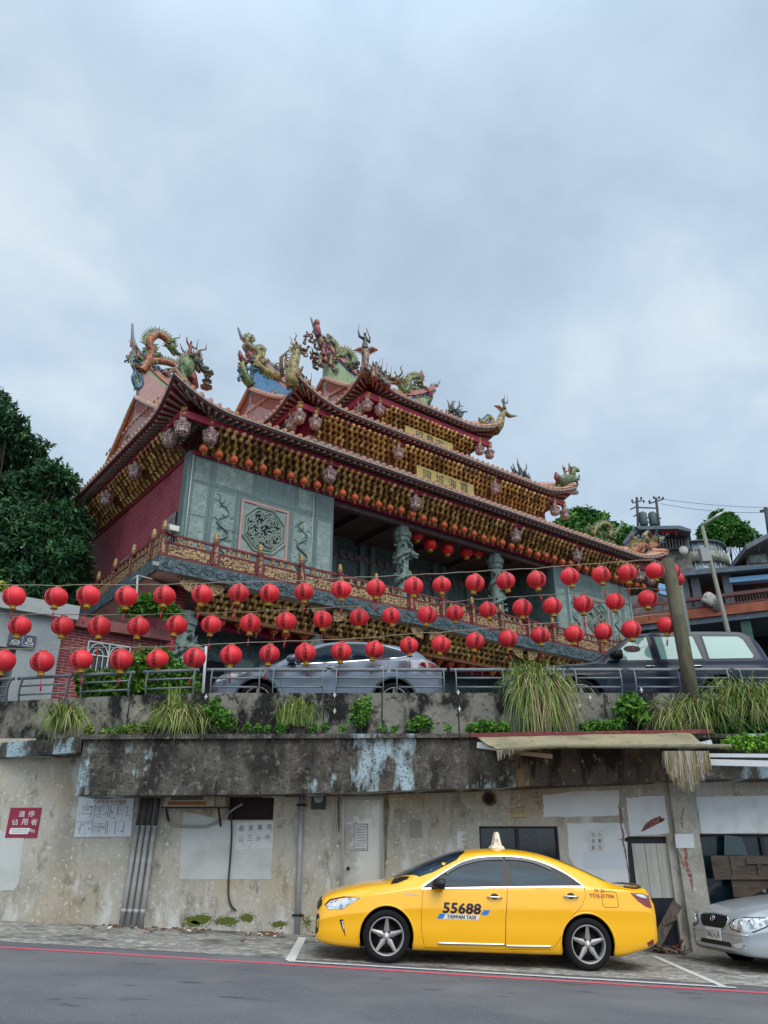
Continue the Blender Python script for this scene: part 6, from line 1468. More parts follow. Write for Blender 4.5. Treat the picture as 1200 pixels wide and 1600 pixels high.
# lower roof, left ridge: orange dragon rearing over the ridge
T=8.2; q=lambda u,v:FR(T,u,v)
mb=MB(); serpent(mb,[q(279,573),q(264,567),q(246,564),q(229,566),q(221,574)],.20,.26,0,1,.12)
serpent(mb,[q(221,580),q(230,566),q(238,551),q(233,538),q(238,527),(q(249,523)),q(261,531),q(266,541)],.30,.22,0,1,.16)
dragon_head(mb,q(266,541),q(275,552)-q(262,535),1.0,1,2); leg(mb,q(236,560),q(250,552),1.3,1); leg(mb,q(222,570),q(212,556),1.3,1); scrolls(mb,q(228,566),.5,.6,9,1,3); fig(mb,'ridge_dragon',[CO,CG,CG],rfL)
mb=MB(); P=[q(214,558),q(206,566),q(211,580),q(208,592),q(214,606),q(221,600),q(218,585)]; serpent(mb,P,.10,.15,0,1,.08); scrolls(mb,q(212,570),.35,.9,14,[0,1,2],5); mb.tube([q(226,566),q(218,550),q(212,538),q(208,548)],[.1,.08,.05,.01],6,2); fig(mb,'ridge_end_fish',[CB,CG,CM],rfL)
mb=MB(); scrolls(mb,q(245,585),1.3,.5,30,[0,1,2],8); fig(mb,'ridge_flowers',[CR,CB,CY],rfL)
# lower roof corner: green lion-dragon with riders
T=.15
c=FR(T,287,606)
mb=MB(); serpent(mb,[FR(T,292,606),FR(T,285,594),FR(T,284,578),FR(T,291,562),FR(T,300,557)],.26,.19,0,1,.08); mb.ball(FR(T,291,575),(.28,.24,.42),10,8,0); dragon_head(mb,FR(T,303,563),(.6,0,-.55),.95,2,1)
leg(mb,FR(T,294,588),FR(T,301,602),1.2,3); leg(mb,FR(T,286,592),FR(T,283,606),1.2,3); mb.tube([FR(T,296,578),FR(T,302,590),FR(T,306,606)],[.16,.13,.10],7,3)
for k,(u,v) in enumerate(((316,552),(318,560),(312,548),(319,570),(308,545))): mb.tube([FR(T,307,563),FR(T,(307+u)/2+2,(563+v)/2),FR(T,u,v)],[.07,.05,.008],5,1)
fig(mb,'corner_beast',[CG,CM,CK,CR],rfL)
mb=MB(); person_fig(mb,FR(T,296,556),.55,0,1,True,2); mb.tube([FR(T,290,553),FR(T,284,545),FR(T,282,537)],[.03,.03,.02],4,1); fig(mb,'rider_figure',[CR,CM],rfL)
mb=MB(); c=FR(T-.05,322,607); [mb.lathe([(.16-.03*k,.22*k),(.22-.04*k,.22*k+.06),(.10-.015*k,.22*k+.12),(.10-.015*k,.22*k+.22)],c,6,k%2,None,False) for k in range(3)]; mb.ball(c+Vector((.02,0,.62)),(.2,.15,.1),7,5,1); mb.ball(c+Vector((-.08,0,.75)),(.13,.1,.08),7,5,1); fig(mb,'pagoda_ornament',[CM,CK],rfL)
mb=MB(); mb.tube([FR(T,280,606),FR(T,275,601),FR(T,272,596),FR(T,276,590)],[.06,.07,.05,.01],6); mb.tube([FR(T,280,604),FR(T,277,594),FR(T,280,586)],[.06,.05,.01],6); fig(mb,'corner_curl',CY,rfL)
# middle roof
T=6.5; q=lambda u,v:FR(T,u,v)
mb=MB(); serpent(mb,[q(394,534),q(390,526),(q(386,533)),q(388,541),q(398,547),q(404,556),q(400,566),q(408,576),q(422,584),q(438,590)],.12,.30,0,1,.10)
serpent(mb,[q(402,560),q(410,556),q(412,548),q(407,543),q(402,547)],.16,.10,0,1,.08); leg(mb,q(408,570),q(418,560),1.2,0); scrolls(mb,q(415,590),.9,.9,24,[0,1],12); fig(mb,'ridge_dragon',[CY,CG],rfM)
mb=MB(); mb.tube([q(392,602),q(384,592),q(380,580),q(378,570),q(382,560)],[.2,.22,.18,.14,.08],8,0); scrolls(mb,q(384,600),.45,1.5,26,[0,1,2],15); mb.tube([q(386,570),q(377,560),q(374,548)],[.16,.14,.05],6,2); mb.tube([q(384,592),q(375,586),q(372,594)],[.14,.10,.03],6,1); fig(mb,'ridge_end_fish',[CG,CB,CR],rfM)
mb=MB(); wing(mb,FR(3.5,441,588),FR(3.5,452,546),Vector((-.8,0,.5)),9,0); fig(mb,'feather_wing',mat('brown_feathers','#5a4432',.6,vary=((9,'#8a6a48',.5,.65,3),)),rfM)
T=1.2; q=lambda u,v:FR(T,u,v)
mb=MB(); mb.tube([q(458,606),q(456,590),q(457,572),q(462,556),q(463,546)],[.26,.27,.24,.18,.14],9,0); dragon_head(mb,q(463,545),(.8,0,.05),.85,1,0); wing(mb,q(456,585),q(444,560),Vector((-.6,0,.6)),6,2); wing(mb,q(462,585),q(474,572),Vector((.5,0,.5)),5,2); mb.tube([q(462,575),q(470,585),q(476,590)],[.1,.08,.04],6,1); mb.tube([q(455,606),q(452,618)],[.1,.06],6,3); scrolls(mb,q(460,606),.4,.5,10,[0,1,3],18); fig(mb,'corner_bird',[CY,CK,CM,CB],rfM)
mb=MB(); person_fig(mb,q(478,606),.5,0,1,True,4); mb.ball(q(479,600),(.22,.18,.16),7,5,1); fig(mb,'small_figure',[CK,CM],rfM)
# top roof
T=6.2; q=lambda u,v:FR(T,u,v)
mb=MB(); serpent(mb,[q(509,536),q(516,533),q(524,541),q(526,552),q(534,556),q(541,550),q(549,556),q(551,566),q(545,576)],.13,.28,0,1,.16); leg(mb,q(515,536),q(512,522),1.1,1); leg(mb,q(528,553),q(520,562),1.1,0); fig(mb,'ridge_dragon',[CG,CY],rfT)
mb=MB(); scrolls(mb,q(500,572),.9,1.7,60,[0,1,2],22); mb.tube([q(499,530),q(495,515),q(496,502)],[.16,.2,.04],7,0); mb.tube([q(505,545),q(500,532),q(497,521)],[.2,.18,.14],7,1); mb.ball(q(495,505),(.16,.14,.24),8,6,0)
for k,(u,v) in enumerate(((490,540),(487,548),(492,556),(489,563),(488,571))): mb.tube([q(497,v+6),q(u+2,v+3),q(u,v-5)],[.09,.07,.01],5,2)
fig(mb,'ridge_end_fish',[CR,CM,CK],rfT)
mb=MB()
for k,(u,v) in enumerate(((500,572),(508,566),(516,572),(505,556))): person_fig(mb,FR(5.9,u,v),.75,k%2,1,True,k)
fig(mb,'figure_row',[CM,CR],rfT)
T=2.2; q=lambda u,v:FR(T,u,v)
mb=MB(); mb.tube([q(570,588),q(570,574),q(571,560),q(571,548)],[.24,.17,.16,.19],9,0); wing(mb,q(569,548),q(553,548),Vector((0,0,1)),7,1); wing(mb,q(573,548),q(590,547),Vector((0,0,1)),7,1); fig(mb,'phoenix',[CM,CO],rfT)
mb=MB(); c=q(570,546); person_fig(mb,c,.85,0,1,False); 
for A in([(568,529),(562,526),(560,517)],[(573,530),(577,535),(578,527)]): mb.tube([q(*p) for p in A],[.07,.06,.04],6,0)
mb.tube([q(560,520),q(561,505)],[.022,.012],4,1); mb.tube([q(578,528),q(572,512)],[.03,.03],4,1); fig(mb,'winged_warrior',[CK,CM],rfT)
mb=MB()
for k,(u,v) in enumerate(((583,587),(595,592),(588,584),(602,598))): person_fig(mb,FR(1.9,u,v+4),.72,k%2,2,True,k+7); mb.ball(FR(1.95,u+3,v+3),(.2,.16,.2),7,5,2)
fig(mb,'figure_row',[CM,CK,CR],rfT)
mb=MB(); scrolls(mb,FR(3.0,556,584),.5,.6,26,[0,1],25); fig(mb,'ridge_flowers',[CK,CG],rfT)
T=6.2; q=lambda u,v:FR(T,u,v)
mb=MB(); serpent(mb,[q(656,604),q(657,590),q(648,590),q(640,594),q(637,606),(q(632,612)),q(627,604),q(623,597)],.14,.26,0,1,.14); dragon_head(mb,q(622,596),q(606,592)-q(622,595),1.25,2,1); leg(mb,q(650,596),q(660,602),1.2,0); scrolls(mb,q(645,622),1.0,.8,26,[0,1,2],31); mb.tube([q(655,598),q(660,588),q(658,578)],[.12,.14,.03],6,3); fig(mb,'ridge_dragon',[CG,CY,CM,CR],rfT)
mb=MB(); scrolls(mb,q(660,620),.5,.9,16,[0,1],33); mb.tube([q(668,632),q(674,622),q(677,610)],[.12,.1,.03],6,0); fig(mb,'ridge_end_fish',[CK,CR],rfT)
# right ends of the three roofs
def hip_flames(rf,t,u,v,h,seed):
    mb=MB(); c=FR(t,u,v); flames(mb,c,h,h*.45,11,0,seed); scrolls(mb,c+Vector((0,0,-.2)),h*.4,h*.4,16,[0,1],seed); fig(mb,'flame_ornament',[CK,CB],rf)
hip_flames(rfT,5.0,709,650,1.25,41); hip_flames(rfM,4.5,818,748,1.25,42)
T=2.2; q=lambda u,v:FR(T,u,v)
mb=MB(); serpent(mb,[q(748,654),q(752,660),q(759,656),q(765,652),q(769,658),q(766,666),q(773,668)],.08,.20,0,1,.06); mb.tube([q(772,672),q(780,664),q(784,650),q(788,643)],[.3,.24,.17,.14],9,0); mb.tube([q(787,644),q(796,650),q(807,650)],[.15,.11,.03],7,0); wing(mb,q(786,642),q(772,634),Vector((0,0,1)),6,2); fig(mb,'phoenix',[CY,CB,CO],rfT)
mb=MB(); person_fig(mb,q(788,640),.6,0,1,True,3); mb.tube([q(788,628),q(788,616)],[.03,.01],4,1); fig(mb,'rider_figure',[CK,CM],rfT)
T=1.2; q=lambda u,v:FR(T,u,v)
mb=MB(); mb.tube([q(874,756),q(880,750),q(889,749),q(896,746)],[.22,.26,.25,.2],9,0); mb.tube([q(894,748),q(895,738),q(897,731)],[.2,.15,.13],8,0); mb.ball(q(901,734),(.24,.1,.12),8,6,0); mb.tube([q(876,754),q(870,745),q(868,738)],[.16,.17,.05],7,1)
for A in([(878,754),(873,760),(868,764)],[(880,755),(878,760),(880,765)],[(894,750),(901,752),(903,758)],[(896,749),(904,749),(905,743)]): mb.tube([q(*p) for p in A],[.1,.07,.05],6,0)
for k in range(5): mb.tube([q(894,745-k*3),q(890,741-k*3),q(889,735-k*3)],[.06,.05,.01],5,1)
fig(mb,'ceramic_horse',[CG,CR],rfM)
mb=MB(); person_fig(mb,q(884,748),.62,0,1,True,6); fig(mb,'rider_figure',[CM,CK],rfM)
mb=MB(); c=q(893,767); mb.ball(c,(.5,.25,.16),10,6,0); fig(mb,'cloud_base',mat('pale_blue_ceramic','#9fb4bf',.5),rfM)
T=6.0; q=lambda u,v:FR(T,u,v)
mb=MB(); scrolls(mb,q(940,856),1.5,1.3,60,[0,1],51); mb.tube([q(905,852),q(925,852),q(950,858),q(975,866)],[.2,.3,.3,.2],8,1); serpent(mb,[q(925,836),q(934,822),q(946,818),q(955,826),q(953,840)],.2,.14,0,1,.14); mb.tube([q(958,838),q(968,825),q(972,812)],[.14,.1,.02],6,1); fig(mb,'ridge_dragon',[CY,CG],rfL)
T=.3; q=lambda u,v:FR(T,u,v)
mb=MB(); serpent(mb,[q(985,866),q(994,858),q(1004,852),q(1014,856),q(1024,852),q(1030,846)],.26,.2,0,1,.2); dragon_head(mb,q(1028,845),(.6,0,.2),1.1,1,2); leg(mb,q(1004,856),q(998,868),1.3,0); leg(mb,q(1018,856),q(1022,868),1.3,2); scrolls(mb,q(1008,866),.8,.9,22,[0,1,2],55); mb.tube([q(1010,848),q(1007,836),q(1012,830)],[.2,.14,.06],7,1); fig(mb,'corner_beast',[CO,CY,CB],rfL)
# ================================================================ lanterns
M_lred=mat('red_lantern_nylon','#e02f3a',.5,0,.45,vary=((2.5,'#d0242f',.45,.7,3),),rand=.14,bump=(30,.08))
M_lgold=mat('lantern_gold_trim','#b08a2a',.5,.15,.5,vary=((30,'#7d5c1a',.55,.7,3),)); M_lblk=mat('lantern_black_print','#1f0a10',.7); M_lpink=mat('lantern_pale_line','#d98a86',.6); M_tas=mat('red_tassel','#b32a36',.7)
def sph(r,h):
    """point on the lantern: angle, height fraction -> point"""
    def f(a,zf,e=0.):
        ph=max(-1,min(1,zf))*PI/2*.86; rr_=r*math.cos(ph)**.85+e; return Vector((rr_*math.sin(a),-rr_*math.cos(a),h*math.sin(ph)/math.sin(PI/2*.86)))
    return f
def make_lantern(chars,r=.22,h=.185,root=None):
    L=root
    f=sph(r,h); mb=MB(); nu=48; nv=14
    rib=lambda a:1+.0*math.cos(12*a)
    mb.grid(lambda a,b:(lambda A,zf:f(A,zf,-.006*(1 if (round(a*nu)%3==0) else 0)))(a*TAU,2*b-1),nu,nv,0); mb.build('shade',M_lred,L)
    mb=MB(); mb.lathe([(r*.30,h-.006),(r*.32,h+.012),(r*.30,h+.03),(r*.22,h+.032)],(0,0,0),18,0); mb.build('top_cap',mat('lantern_cap','#9c5a4a',.6),L)
    mb=MB(); mb.lathe([(r*.28,-h+.006),(r*.30,-h-.012),(r*.26,-h-.02),(r*.30,-h-.07),(r*.33,-h-.075)],(0,0,0),18,0); mb.build('gold_skirt',M_lgold,L)
    mb=MB()
    for b in(0,PI):
        for d in(-.42,.42): 
            P=[f(b+d,-.92+1.84*i/16,.003) for i in range(17)]; mb.tube(P,.0035,4,0,False)
    mb.build('piping',M_lpink,L)
    mb=MB(); n=len(chars); ch=.21 if n==3 else .165
    for b in(0,PI):
        for i,c in enumerate(chars):
            zc=(.30 if n==3 else .34)*(1 if n==3 else .98)*(( (n-1)/2-i)*(1. if n==3 else .72))*1.35
            put_text(mb,c,lambda x,y,zc=zc,b=b:f(b+x*2.6*.9,zc+y*2.9,.004),.19 if n==3 else .15,.125 if n==3 else .10)
    mb.build('lettering',M_lblk,L)
    return L
def add_tassel(L,h,ln,sw,rr):
    mb=MB(); a=Vector((0,0,-h-.07)); b=a+Vector((sw,0,-ln)); mb.tube([a,b],.006,4); mb.tube([b,b+Vector((sw*.3,0,-.03)),b+Vector((sw*.8,0,-.15))],[.010,.02,.015],6); t=mb.build('tassel',M_tas,L); return t
LPROTO={}
def big_lantern(u,v,row,lab,proto_key,Y,rz,ln,sw):
    p=at(u,v,Y)
    if proto_key not in LPROTO:
        L=thing('paper_lantern',lab,'lantern',tuple(p),rz,'red lanterns strung in three rows'); make_lantern(proto_key,root=L); LPROTO[proto_key]=L
        tt=add_tassel(L,.185,ln,sw,random)
    else:
        src=LPROTO[proto_key]; L=src.copy(); COL.objects.link(L); L.location=p; L.rotation_euler=(0,0,rz); L['label']=lab
        for ch in src.children:
            if ch.name.startswith('tassel'): continue
            c=ch.copy(); COL.objects.link(c); c.parent=L
        if ln>0: add_tassel(L,.185,ln,sw,random)
    L.rotation_euler=(random.gauss(0,.07),random.gauss(0,.08),rz); s=random.uniform(.95,1.06)*(1.0-.13*min(1,max(0,(u-200)/400.))); L.scale=(s,s,s*random.uniform(.95,1.03)); return L
rows=[[(22,932),(88,933),(138,931),(197,932),(257,931),(316,929),(373,927),(421,927),(475,925),(533,921),(587,919),(646,916),(690,914),(742,911),(790,908),(838,906),(890,901),(939,898),(980,895),(1023,892)],
[(31,978),(98,978),(155,979),(216,979),(276,977),(330,976),(391,974),(447,971),(504,968),(561,965),(611,962),(667,961),(711,958),(762,953),(816,950),(863,947),(911,944),(961,940),(1012,936)],
[(5,1033),(66,1034),(127,1031),(189,1031),(246,1030),(304,1028),(361,1024),(421,1022),(477,1020),(533,1018),(585,1015),(639,1009),(689,1007),(742,1002),(794,998),(844,993),(897,991),(943,987),(986,984),(1042,977)]]
rowY=[14.75,15.0,14.85]
def bg(u,v):
    """what stands behind a lantern, for its label"""
    return None
rowname=['top string','middle string','bottom string']; ords=['first','second','third','fourth','fifth','sixth','seventh','eighth','ninth','tenth','eleventh','twelfth','thirteenth','fourteenth','fifteenth','sixteenth','seventeenth','eighteenth','nineteenth','twentieth']
rr=random.Random(77); knots=[]
for ri,row in enumerate(rows):
    kn=[]
    for i,(u,v) in enumerate(row):
        Y=rowY[ri]+rr.uniform(-.06,.06); rz=rr.choice((0,0,PI))+ (-.35+.9*(u/1200.)) + rr.uniform(-.22,.22)
        key=('霞海城隍','昭靈宮')[(i+ri)%2] if rr.random()<.8 else '昭靈宮'
        ln=rr.uniform(.08,.2) if rr.random()<.8 else .0
        L=big_lantern(u,v,ri,'round red lantern with black characters, %s from the left on the %s'%(ords[i],rowname[ri]),key,Y,rz,max(ln,.05) if key not in LPROTO else ln,rr.uniform(-.02,.02)); kn.append(Vector(L.location)+Vector((0,0,.235)))
    knots.append(kn)
for i,(u,v,Y) in enumerate(((1047,893,15.3),(1056,905,16.0))):
    big_lantern(u,v,0,('round red lantern behind the top of the wooden pole, the upper one','round red lantern peeping out right of the wooden pole, the lower one')[i],'昭靈宮',Y,.9,0,0)
M_string=mat('pale_string','#8d8a76',.8)
post_top=at(1044,876,14.95)
for ri,kn in enumerate(knots):
    first=kn[0]+Vector((-3,0,.12)); pts=[first]
    for a,b in zip(kn[:-1],kn[1:]): pts+= [a,(a+b)/2+Vector((0,0,.012))]
    pts+=[kn[-1],at((1046,1052,1062)[ri],(884,925,968)[ri],14.95)]
    c=MB(); c.tube(pts,.0085,5); o=c.build('lantern_string',M_string); tag(o,'pale cord carrying the %s of red lanterns'%('top row','middle row','bottom row')[ri],'cord',None)
# small orange lanterns under the eaves
M_lor=mat('orange_lantern','#c2532c',.45,0,.5,vary=((4,'#a8431f',.45,.7,3),),rand=.1)
def tworld(s_,t_,z): 
    c,s=math.cos(TRZ),math.sin(TRZ); return Vector((TO.x+s_*c-t_*s,TO.y+s_*s+t_*c,z))
small={}
def small_lantern(p,label,m,r,group,key,cat='lantern'):
    if key not in small:
        L=thing('small_lantern',label,cat,tuple(p),0,group); mb=MB(); f=sph(r,r*.92); mb.grid(lambda a,b:f(a*TAU,2*b-1,-.012*r*20*.2*(1 if round(a*24)%3==0 else 0)),24,9,0); mb.build('shade',m,L)
        mb=MB(); mb.lathe([(r*.32,r*.86),(r*.32,r*1.05),(r*.1,r*1.08),(r*.06,r*1.5)],(0,0,0),10); mb.lathe([(r*.3,-r*1.1),(r*.34,-r*.84)],(0,0,0),10); mb.build('cap',M_lgold,L)
        mb=MB(); mb.tube([(0,0,-r*1.1),(0,0,-r*1.9)],r*.05,4); mb.build('tassel',M_lpink,L); small[key]=L; return L
    L=copy_tree(small[key]); L.location=p; L['label']=label; return L
n=44
for i in range(n):
    s_=1.3+i*.54; bay=('under the eave before the left carved stone wall','under the eave before the porch opening','under the eave before the right carved stone wall')[0 if s_<6.75 else (1 if s_<TW-6.75 else 2)]
    small_lantern(tworld(s_,.6,13.22-.02*(i%3)+rr.uniform(-.02,.02)),'small orange lantern hanging in a row '+bay,M_lor,.145,'small orange lanterns '+bay,'or') ['group']='small orange lanterns '+bay
i=0
for s_ in [2.6+.62*k for k in range(4)]+[4.9,5.6]+[7.0+.55*k for k in range(6)]+[10.9+.55*k for k in range(8)]+[15.9+.5*k for k in range(6)]:
    small_lantern(tworld(s_,1.0,7.85+.05*(i%2)),'small orange lantern hanging under the balcony of the temple',M_lor,.17,'small orange lanterns under the balcony','ob')['group']='small orange lanterns under the balcony'; i+=1
# red lanterns in the porch
def porch_lantern(u,v,t_,lab,txt):
    q=FR(t_,u,v); p=tworld(q.x,q.y,q.z); L=thing('porch_lantern',lab,'lantern',tuple(p),TRZ,'red lanterns hanging in the porch')
    f=sph(.27,.27); mb=MB(); mb.grid(lambda a,b:f(a*TAU,2*b-1),28,12,0); mb.build('shade',mat('deep_red_lantern','#d01a22',.4,vary=((5,'#b0141c',.5,.7,3),)),L)
    mb=MB(); mb.lathe([(.09,.26),(.10,.31),(.02,.33),(.012,.7)],(0,0,0),12); mb.lathe([(.10,-.34),(.11,-.25)],(0,0,0),12); mb.build('cap',M_lgold,L)
    if txt: mb=MB(); put_text(mb,txt,lambda a,b:f(-.35+a*3.6,b*2.9,.006),.30,.30); mb.build('lettering',M_lblk,L)
for k,(u,v,tx) in enumerate(((652,835,''),(672,850,''),(699,857,''),(729,862,'昭'),(747,861,''))):
    porch_lantern(u,v,1.9,'deep red lantern hanging in the temple porch, '+('nearest the left dragon column','second from the left dragon column','third from the left dragon column','marked with one big black character','last of the row at the right')[k],tx)
# ================================================================ upper road, hill, other buildings
sheet('upper_road',mat('upper_asphalt','#56575a',.9,vary=((2,'#4a4b4d',.4,.7,4),)),lambda a,b:((x:=-60+130*a),(y0:=py(max(-13,min(13,x)))+.28)+(60-y0)*b,GZ),60,10)
def hillz(x,y):
    f=max(0,(y-58))/60; return GZ-.4+min(f,1.4)*(17+4*mnoise.noise((x*.03,y*.03,2)))+.8*mnoise.noise((x*.15,y*.15,5))*min(1,f*3)
sheet('hill',mat('hill_green','#2f3d22',.95,vary=((.3,'#1f2b17',.4,.7,6),(2,'#45552c',.5,.7,5))),lambda a,b:((x:=-160+340*a),(y:=56+140*b),hillz(x,y)),80,40)
class Pl:
    """vertical plane through two points; pixel rays meet it"""
    def __init__(s,A,B): s.A=Vector(A); d=Vector((B[0]-A[0],B[1]-A[1],0)); s.d=d.normalized(); s.n=Vector((-s.d.y,s.d.x,0))     # n points away from the camera
    def pt(s,u,v,off=0.):
        x,y,z=ray(u,v); P=s.A+s.n*off; k=(P.x*s.n.x+P.y*s.n.y)/(x*s.n.x+y*s.n.y); return Vector((x*k,y*k,HC+z*k))
    def ab(s,u,v,off=0.):
        p=s.pt(u,v,off); return ((p-s.A).dot(s.d),p.z)
    def P(s,a,z,off): q=s.A+s.d*a+s.n*off; return (q.x,q.y,z)
    def slab(s,mb,px,o0,o1,mi=0):
        mb.prism([s.ab(u,v,o0) for u,v in px],o0,o1,lambda a,b,d:s.P(a,b,d),mi)
    def box(s,mb,u0,v0,u1,v1,o0,o1,mi=0):
        a0,z0=s.ab(u0,v1,o0);a1,z1=s.ab(u1,v0,o0); a0b,_=s.ab(u0,v0,o0); a1b,_=s.ab(u1,v1,o0); a0=(a0+a0b)/2;a1=(a1+a1b)/2
        mb.prism([(a0,z0),(a1,z0),(a1,z1),(a0,z1)],o0,o1,lambda a,b,d:s.P(a,b,d),mi)
    def rect(s,mb,a0,a1,z0,z1,o0,o1,mi=0):
        mb.prism([(a0,z0),(a1,z0),(a1,z1),(a0,z1)],o0,o1,lambda a,b,d:s.P(a,b,d),mi)
# ---------------------------------------------------------------- grey restroom block and brick annex, lower left
dF=Vector((TF[0],TF[1],0))
A_=at(105,950,18.0); RP=Pl(A_,A_+dF)
M_grc=mat('pale_grey_block','#8f9698',.85,vary=((1.5,'#7f8688',.45,.7,5),(18,'#a4a9a8',.6,.75,4)))
a0,zr0=RP.ab(104,948); aL=-6; aR=RP.ab(262,985)[0]
c=thing('restroom_block','pale grey restroom block with a dark entrance at the far left','building',tuple(RP.P(-2,GZ,1)))
zd=RP.ab(60,1018)[1]
mb=MB(); RP.rect(mb,aL,-.95,zd,zr0-.32,0,5); RP.rect(mb,-.95,-.02,GZ,zr0-.32,0,5); RP.rect(mb,aL,-.95,GZ,zd,4,5); mb.build('wall',M_grc,c,True)
mb=MB(); RP.rect(mb,aL-.3,.25,zr0-.32,zr0+.02,-.18,5); mb.build('roof',mat('grey_roof_edge','#9b9f9e',.8,vary=((3,'#7f8382',.5,.7,5),)),c,True)
mb=MB(); RP.rect(mb,aL,-.96,GZ,zd-.005,.9,1.0); mb.build('doorway',M_dark,c,True)
mb=MB(); RP.rect(mb,-.6,-.1,GZ,GZ+.55,-.35,-.02); mb.build('plinth',mat('white_box','#c9cbca',.6),c,True)
# sign with two pictograms
p0=RP.ab(15,990,-.03);p1=RP.ab(54,1013,-.03)
o=MB(); RP.rect(o,p0[0],p1[0],p1[1]-.02,p0[1]+.02,-.06,-.005); sg=tag(o.build('restroom_sign',mat('slate_sign','#39434f',.5)),'slate blue restroom sign with two white pictograms on the grey block','sign')
def rs(mb):
    w=p1[0]-p0[0];h=p0[1]-p1[1]
    f=lambda a,b:RP.P(p0[0]+w*(a+.5),p1[1]+h*(b+.5),-.064)
    def ring(cx,cy,rx,ry,wd,a0=0,a1=TAU,n=18):
        for k in range(n):
            t0=a0+(a1-a0)*k/n;t1=a0+(a1-a0)*(k+1)/n
            mb.add([f(cx+rx*math.cos(t0),cy+ry*math.sin(t0)),f(cx+rx*math.cos(t1),cy+ry*math.sin(t1)),f(cx+(rx-wd)*math.cos(t1),cy+(ry-wd*1.3)*math.sin(t1)),f(cx+(rx-wd)*math.cos(t0),cy+(ry-wd*1.3)*math.sin(t0))],[(0,1,2,3)])
    for cx in(-.24,.26): ring(cx,.18,.085,.14,.03); ring(cx,-.20,.15,.2,.03,0,PI); mb.add([f(cx-.15,-.2),f(cx+.15,-.2),f(cx+.15,-.24),f(cx-.15,-.24)],[(0,1,2,3)])
    mb.add([f(-.005,.42),f(.005,.42),f(.005,-.25),f(-.005,-.25)],[(0,1,2,3)])
    put_text(mb,'化妝室',lambda a,b:f(-.27+a/w,-.37+b/h),w*.34,h*.15); put_text(mb,'Restroom',lambda a,b:f(.22+a/w,-.37+b/h),w*.4,h*.11)
sub(sg,'pictograms',M_swht,rs)
b=thing('brick_annex','low red brick annex with a white arched window grille and plants on its roof','building',tuple(RP.P(2,GZ,1)))
M_brk2=mat('annex_red_brick','#7a3034',.8,brick=('#6a262c','#9a6a66',.22,.07,.012,'X'),vary=((1.5,'#5e2227',.5,.75,4),))
wa=RP.ab(137,1003,.3);wb=RP.ab(197,1045,.3)
mb=MB(); RP.rect(mb,-.015,aR,GZ,zr0-.42,.25,4.5); bw=mb.build('wall',M_brk2,b,True)
mb=MB(); RP.rect(mb,.26,aR+.15,zr0-.42,zr0-.16,.02,4.6); mb.build('roof',mat('pink_brown_coping','#7d4a48',.8,vary=((3,'#693b3a',.5,.7,5),)),b,True)
mb=MB(); a0_,a1_=wa[0],wb[0]; z1_=wa[1]; z0_=GZ+.7
RP.rect(mb,a0_,a1_,z0_,z1_,.225,.246); w=mb.build('window',M_glassd,b,True)
mb=MB(); M_wgr=mat('white_grille','#b9bfba',.5)
def bar(x0,z0,x1,z1,t=.03): mb.beam(RP.P(x0,z0,.19),RP.P(x1,z1,.19),t,t,(0,-1,0))
for x in(a0_,a1_,(a0_+a1_)/2): bar(x,z0_,x,z1_)
for z in(z1_,z0_,z1_-.32,z0_+.4): bar(a0_,z,a1_,z)
wd=(a1_-a0_)/2
for k in range(2):
    cx=a0_+wd*(k+.5)
    for r in(.46,.24): mb.tube([RP.P(cx+wd*r*math.cos(PI*j/10),z1_-.32+.29*(r/.46)*math.sin(PI*j/10),.19) for j in range(11)],.014,5)
    for j in range(1,4): bar(cx-wd/2+wd*j/4,z0_,cx-wd/2+wd*j/4,z1_-.32,.02)
mb.build('grille',M_wgr,w,True)
# slim white pole by the hedge
p=at(319,1075,16.0); p.z=GZ; q=at(322,1010,16.0); mb=MB(); mb.tube([p,q],.03,8); tag(mb.build('white_pole',mat('white_pole','#c2c6c4',.5)),'slim white pole standing at the right end of the leafy hedge','pole')
p=at(212,960,19.4); q=at(215,899,19.4); mb=MB(); mb.tube([p,q],.03,6); mb.tube([q,at(238,905,19.4)],.018,5); mb.tube([q,at(205,907,19.4)],.018,5); tag(mb.build('antenna_pole',mat('pale_mast','#9b9c98',.5)),'thin grey mast standing on the brick annex by the balcony corner','pole')
# floodlights at the balcony corner
def flood(u,v,t_,lab,size,tilt):
    p=FR(t_,u,v); p=tworld(p.x,p.y,p.z); L=thing('floodlight',lab,'floodlight',tuple(p),TRZ,None); s=size
    mb=MB(); mb.prism([(-.2*s,-.14*s),(.2*s,-.14*s),(.24*s,.14*s),(-.24*s,.14*s)],-.10*s,.06*s,lambda a,b,d:(a,d+b*tilt,b)); mb.build('housing',mat('grey_lamp_housing','#8f918b',.5),L)
    mb=MB(); mb.prism([(-.17*s,-.11*s),(.17*s,-.11*s),(.2*s,.11*s),(-.2*s,.11*s)],-.108*s,-.101*s,lambda a,b,d:(a,d+b*tilt,b)); mb.build('glass',mat('lamp_glass','#a8aaa2',.15,0,.6),L)
    mb=MB(); mb.tube([(0,.05*s,-.1*s),(0,.12*s,-.35*s),(.05*s,.2*s,-.5*s)],.025*s,6); mb.build('bracket',M_blkm,L)
flood(271,826,-.05,'grey floodlight perched on the corner post of the temple balcony',.72,.25); flood(243,881,.0,'small grey floodlight clamped to the side of the balcony slab',.42,-.2)
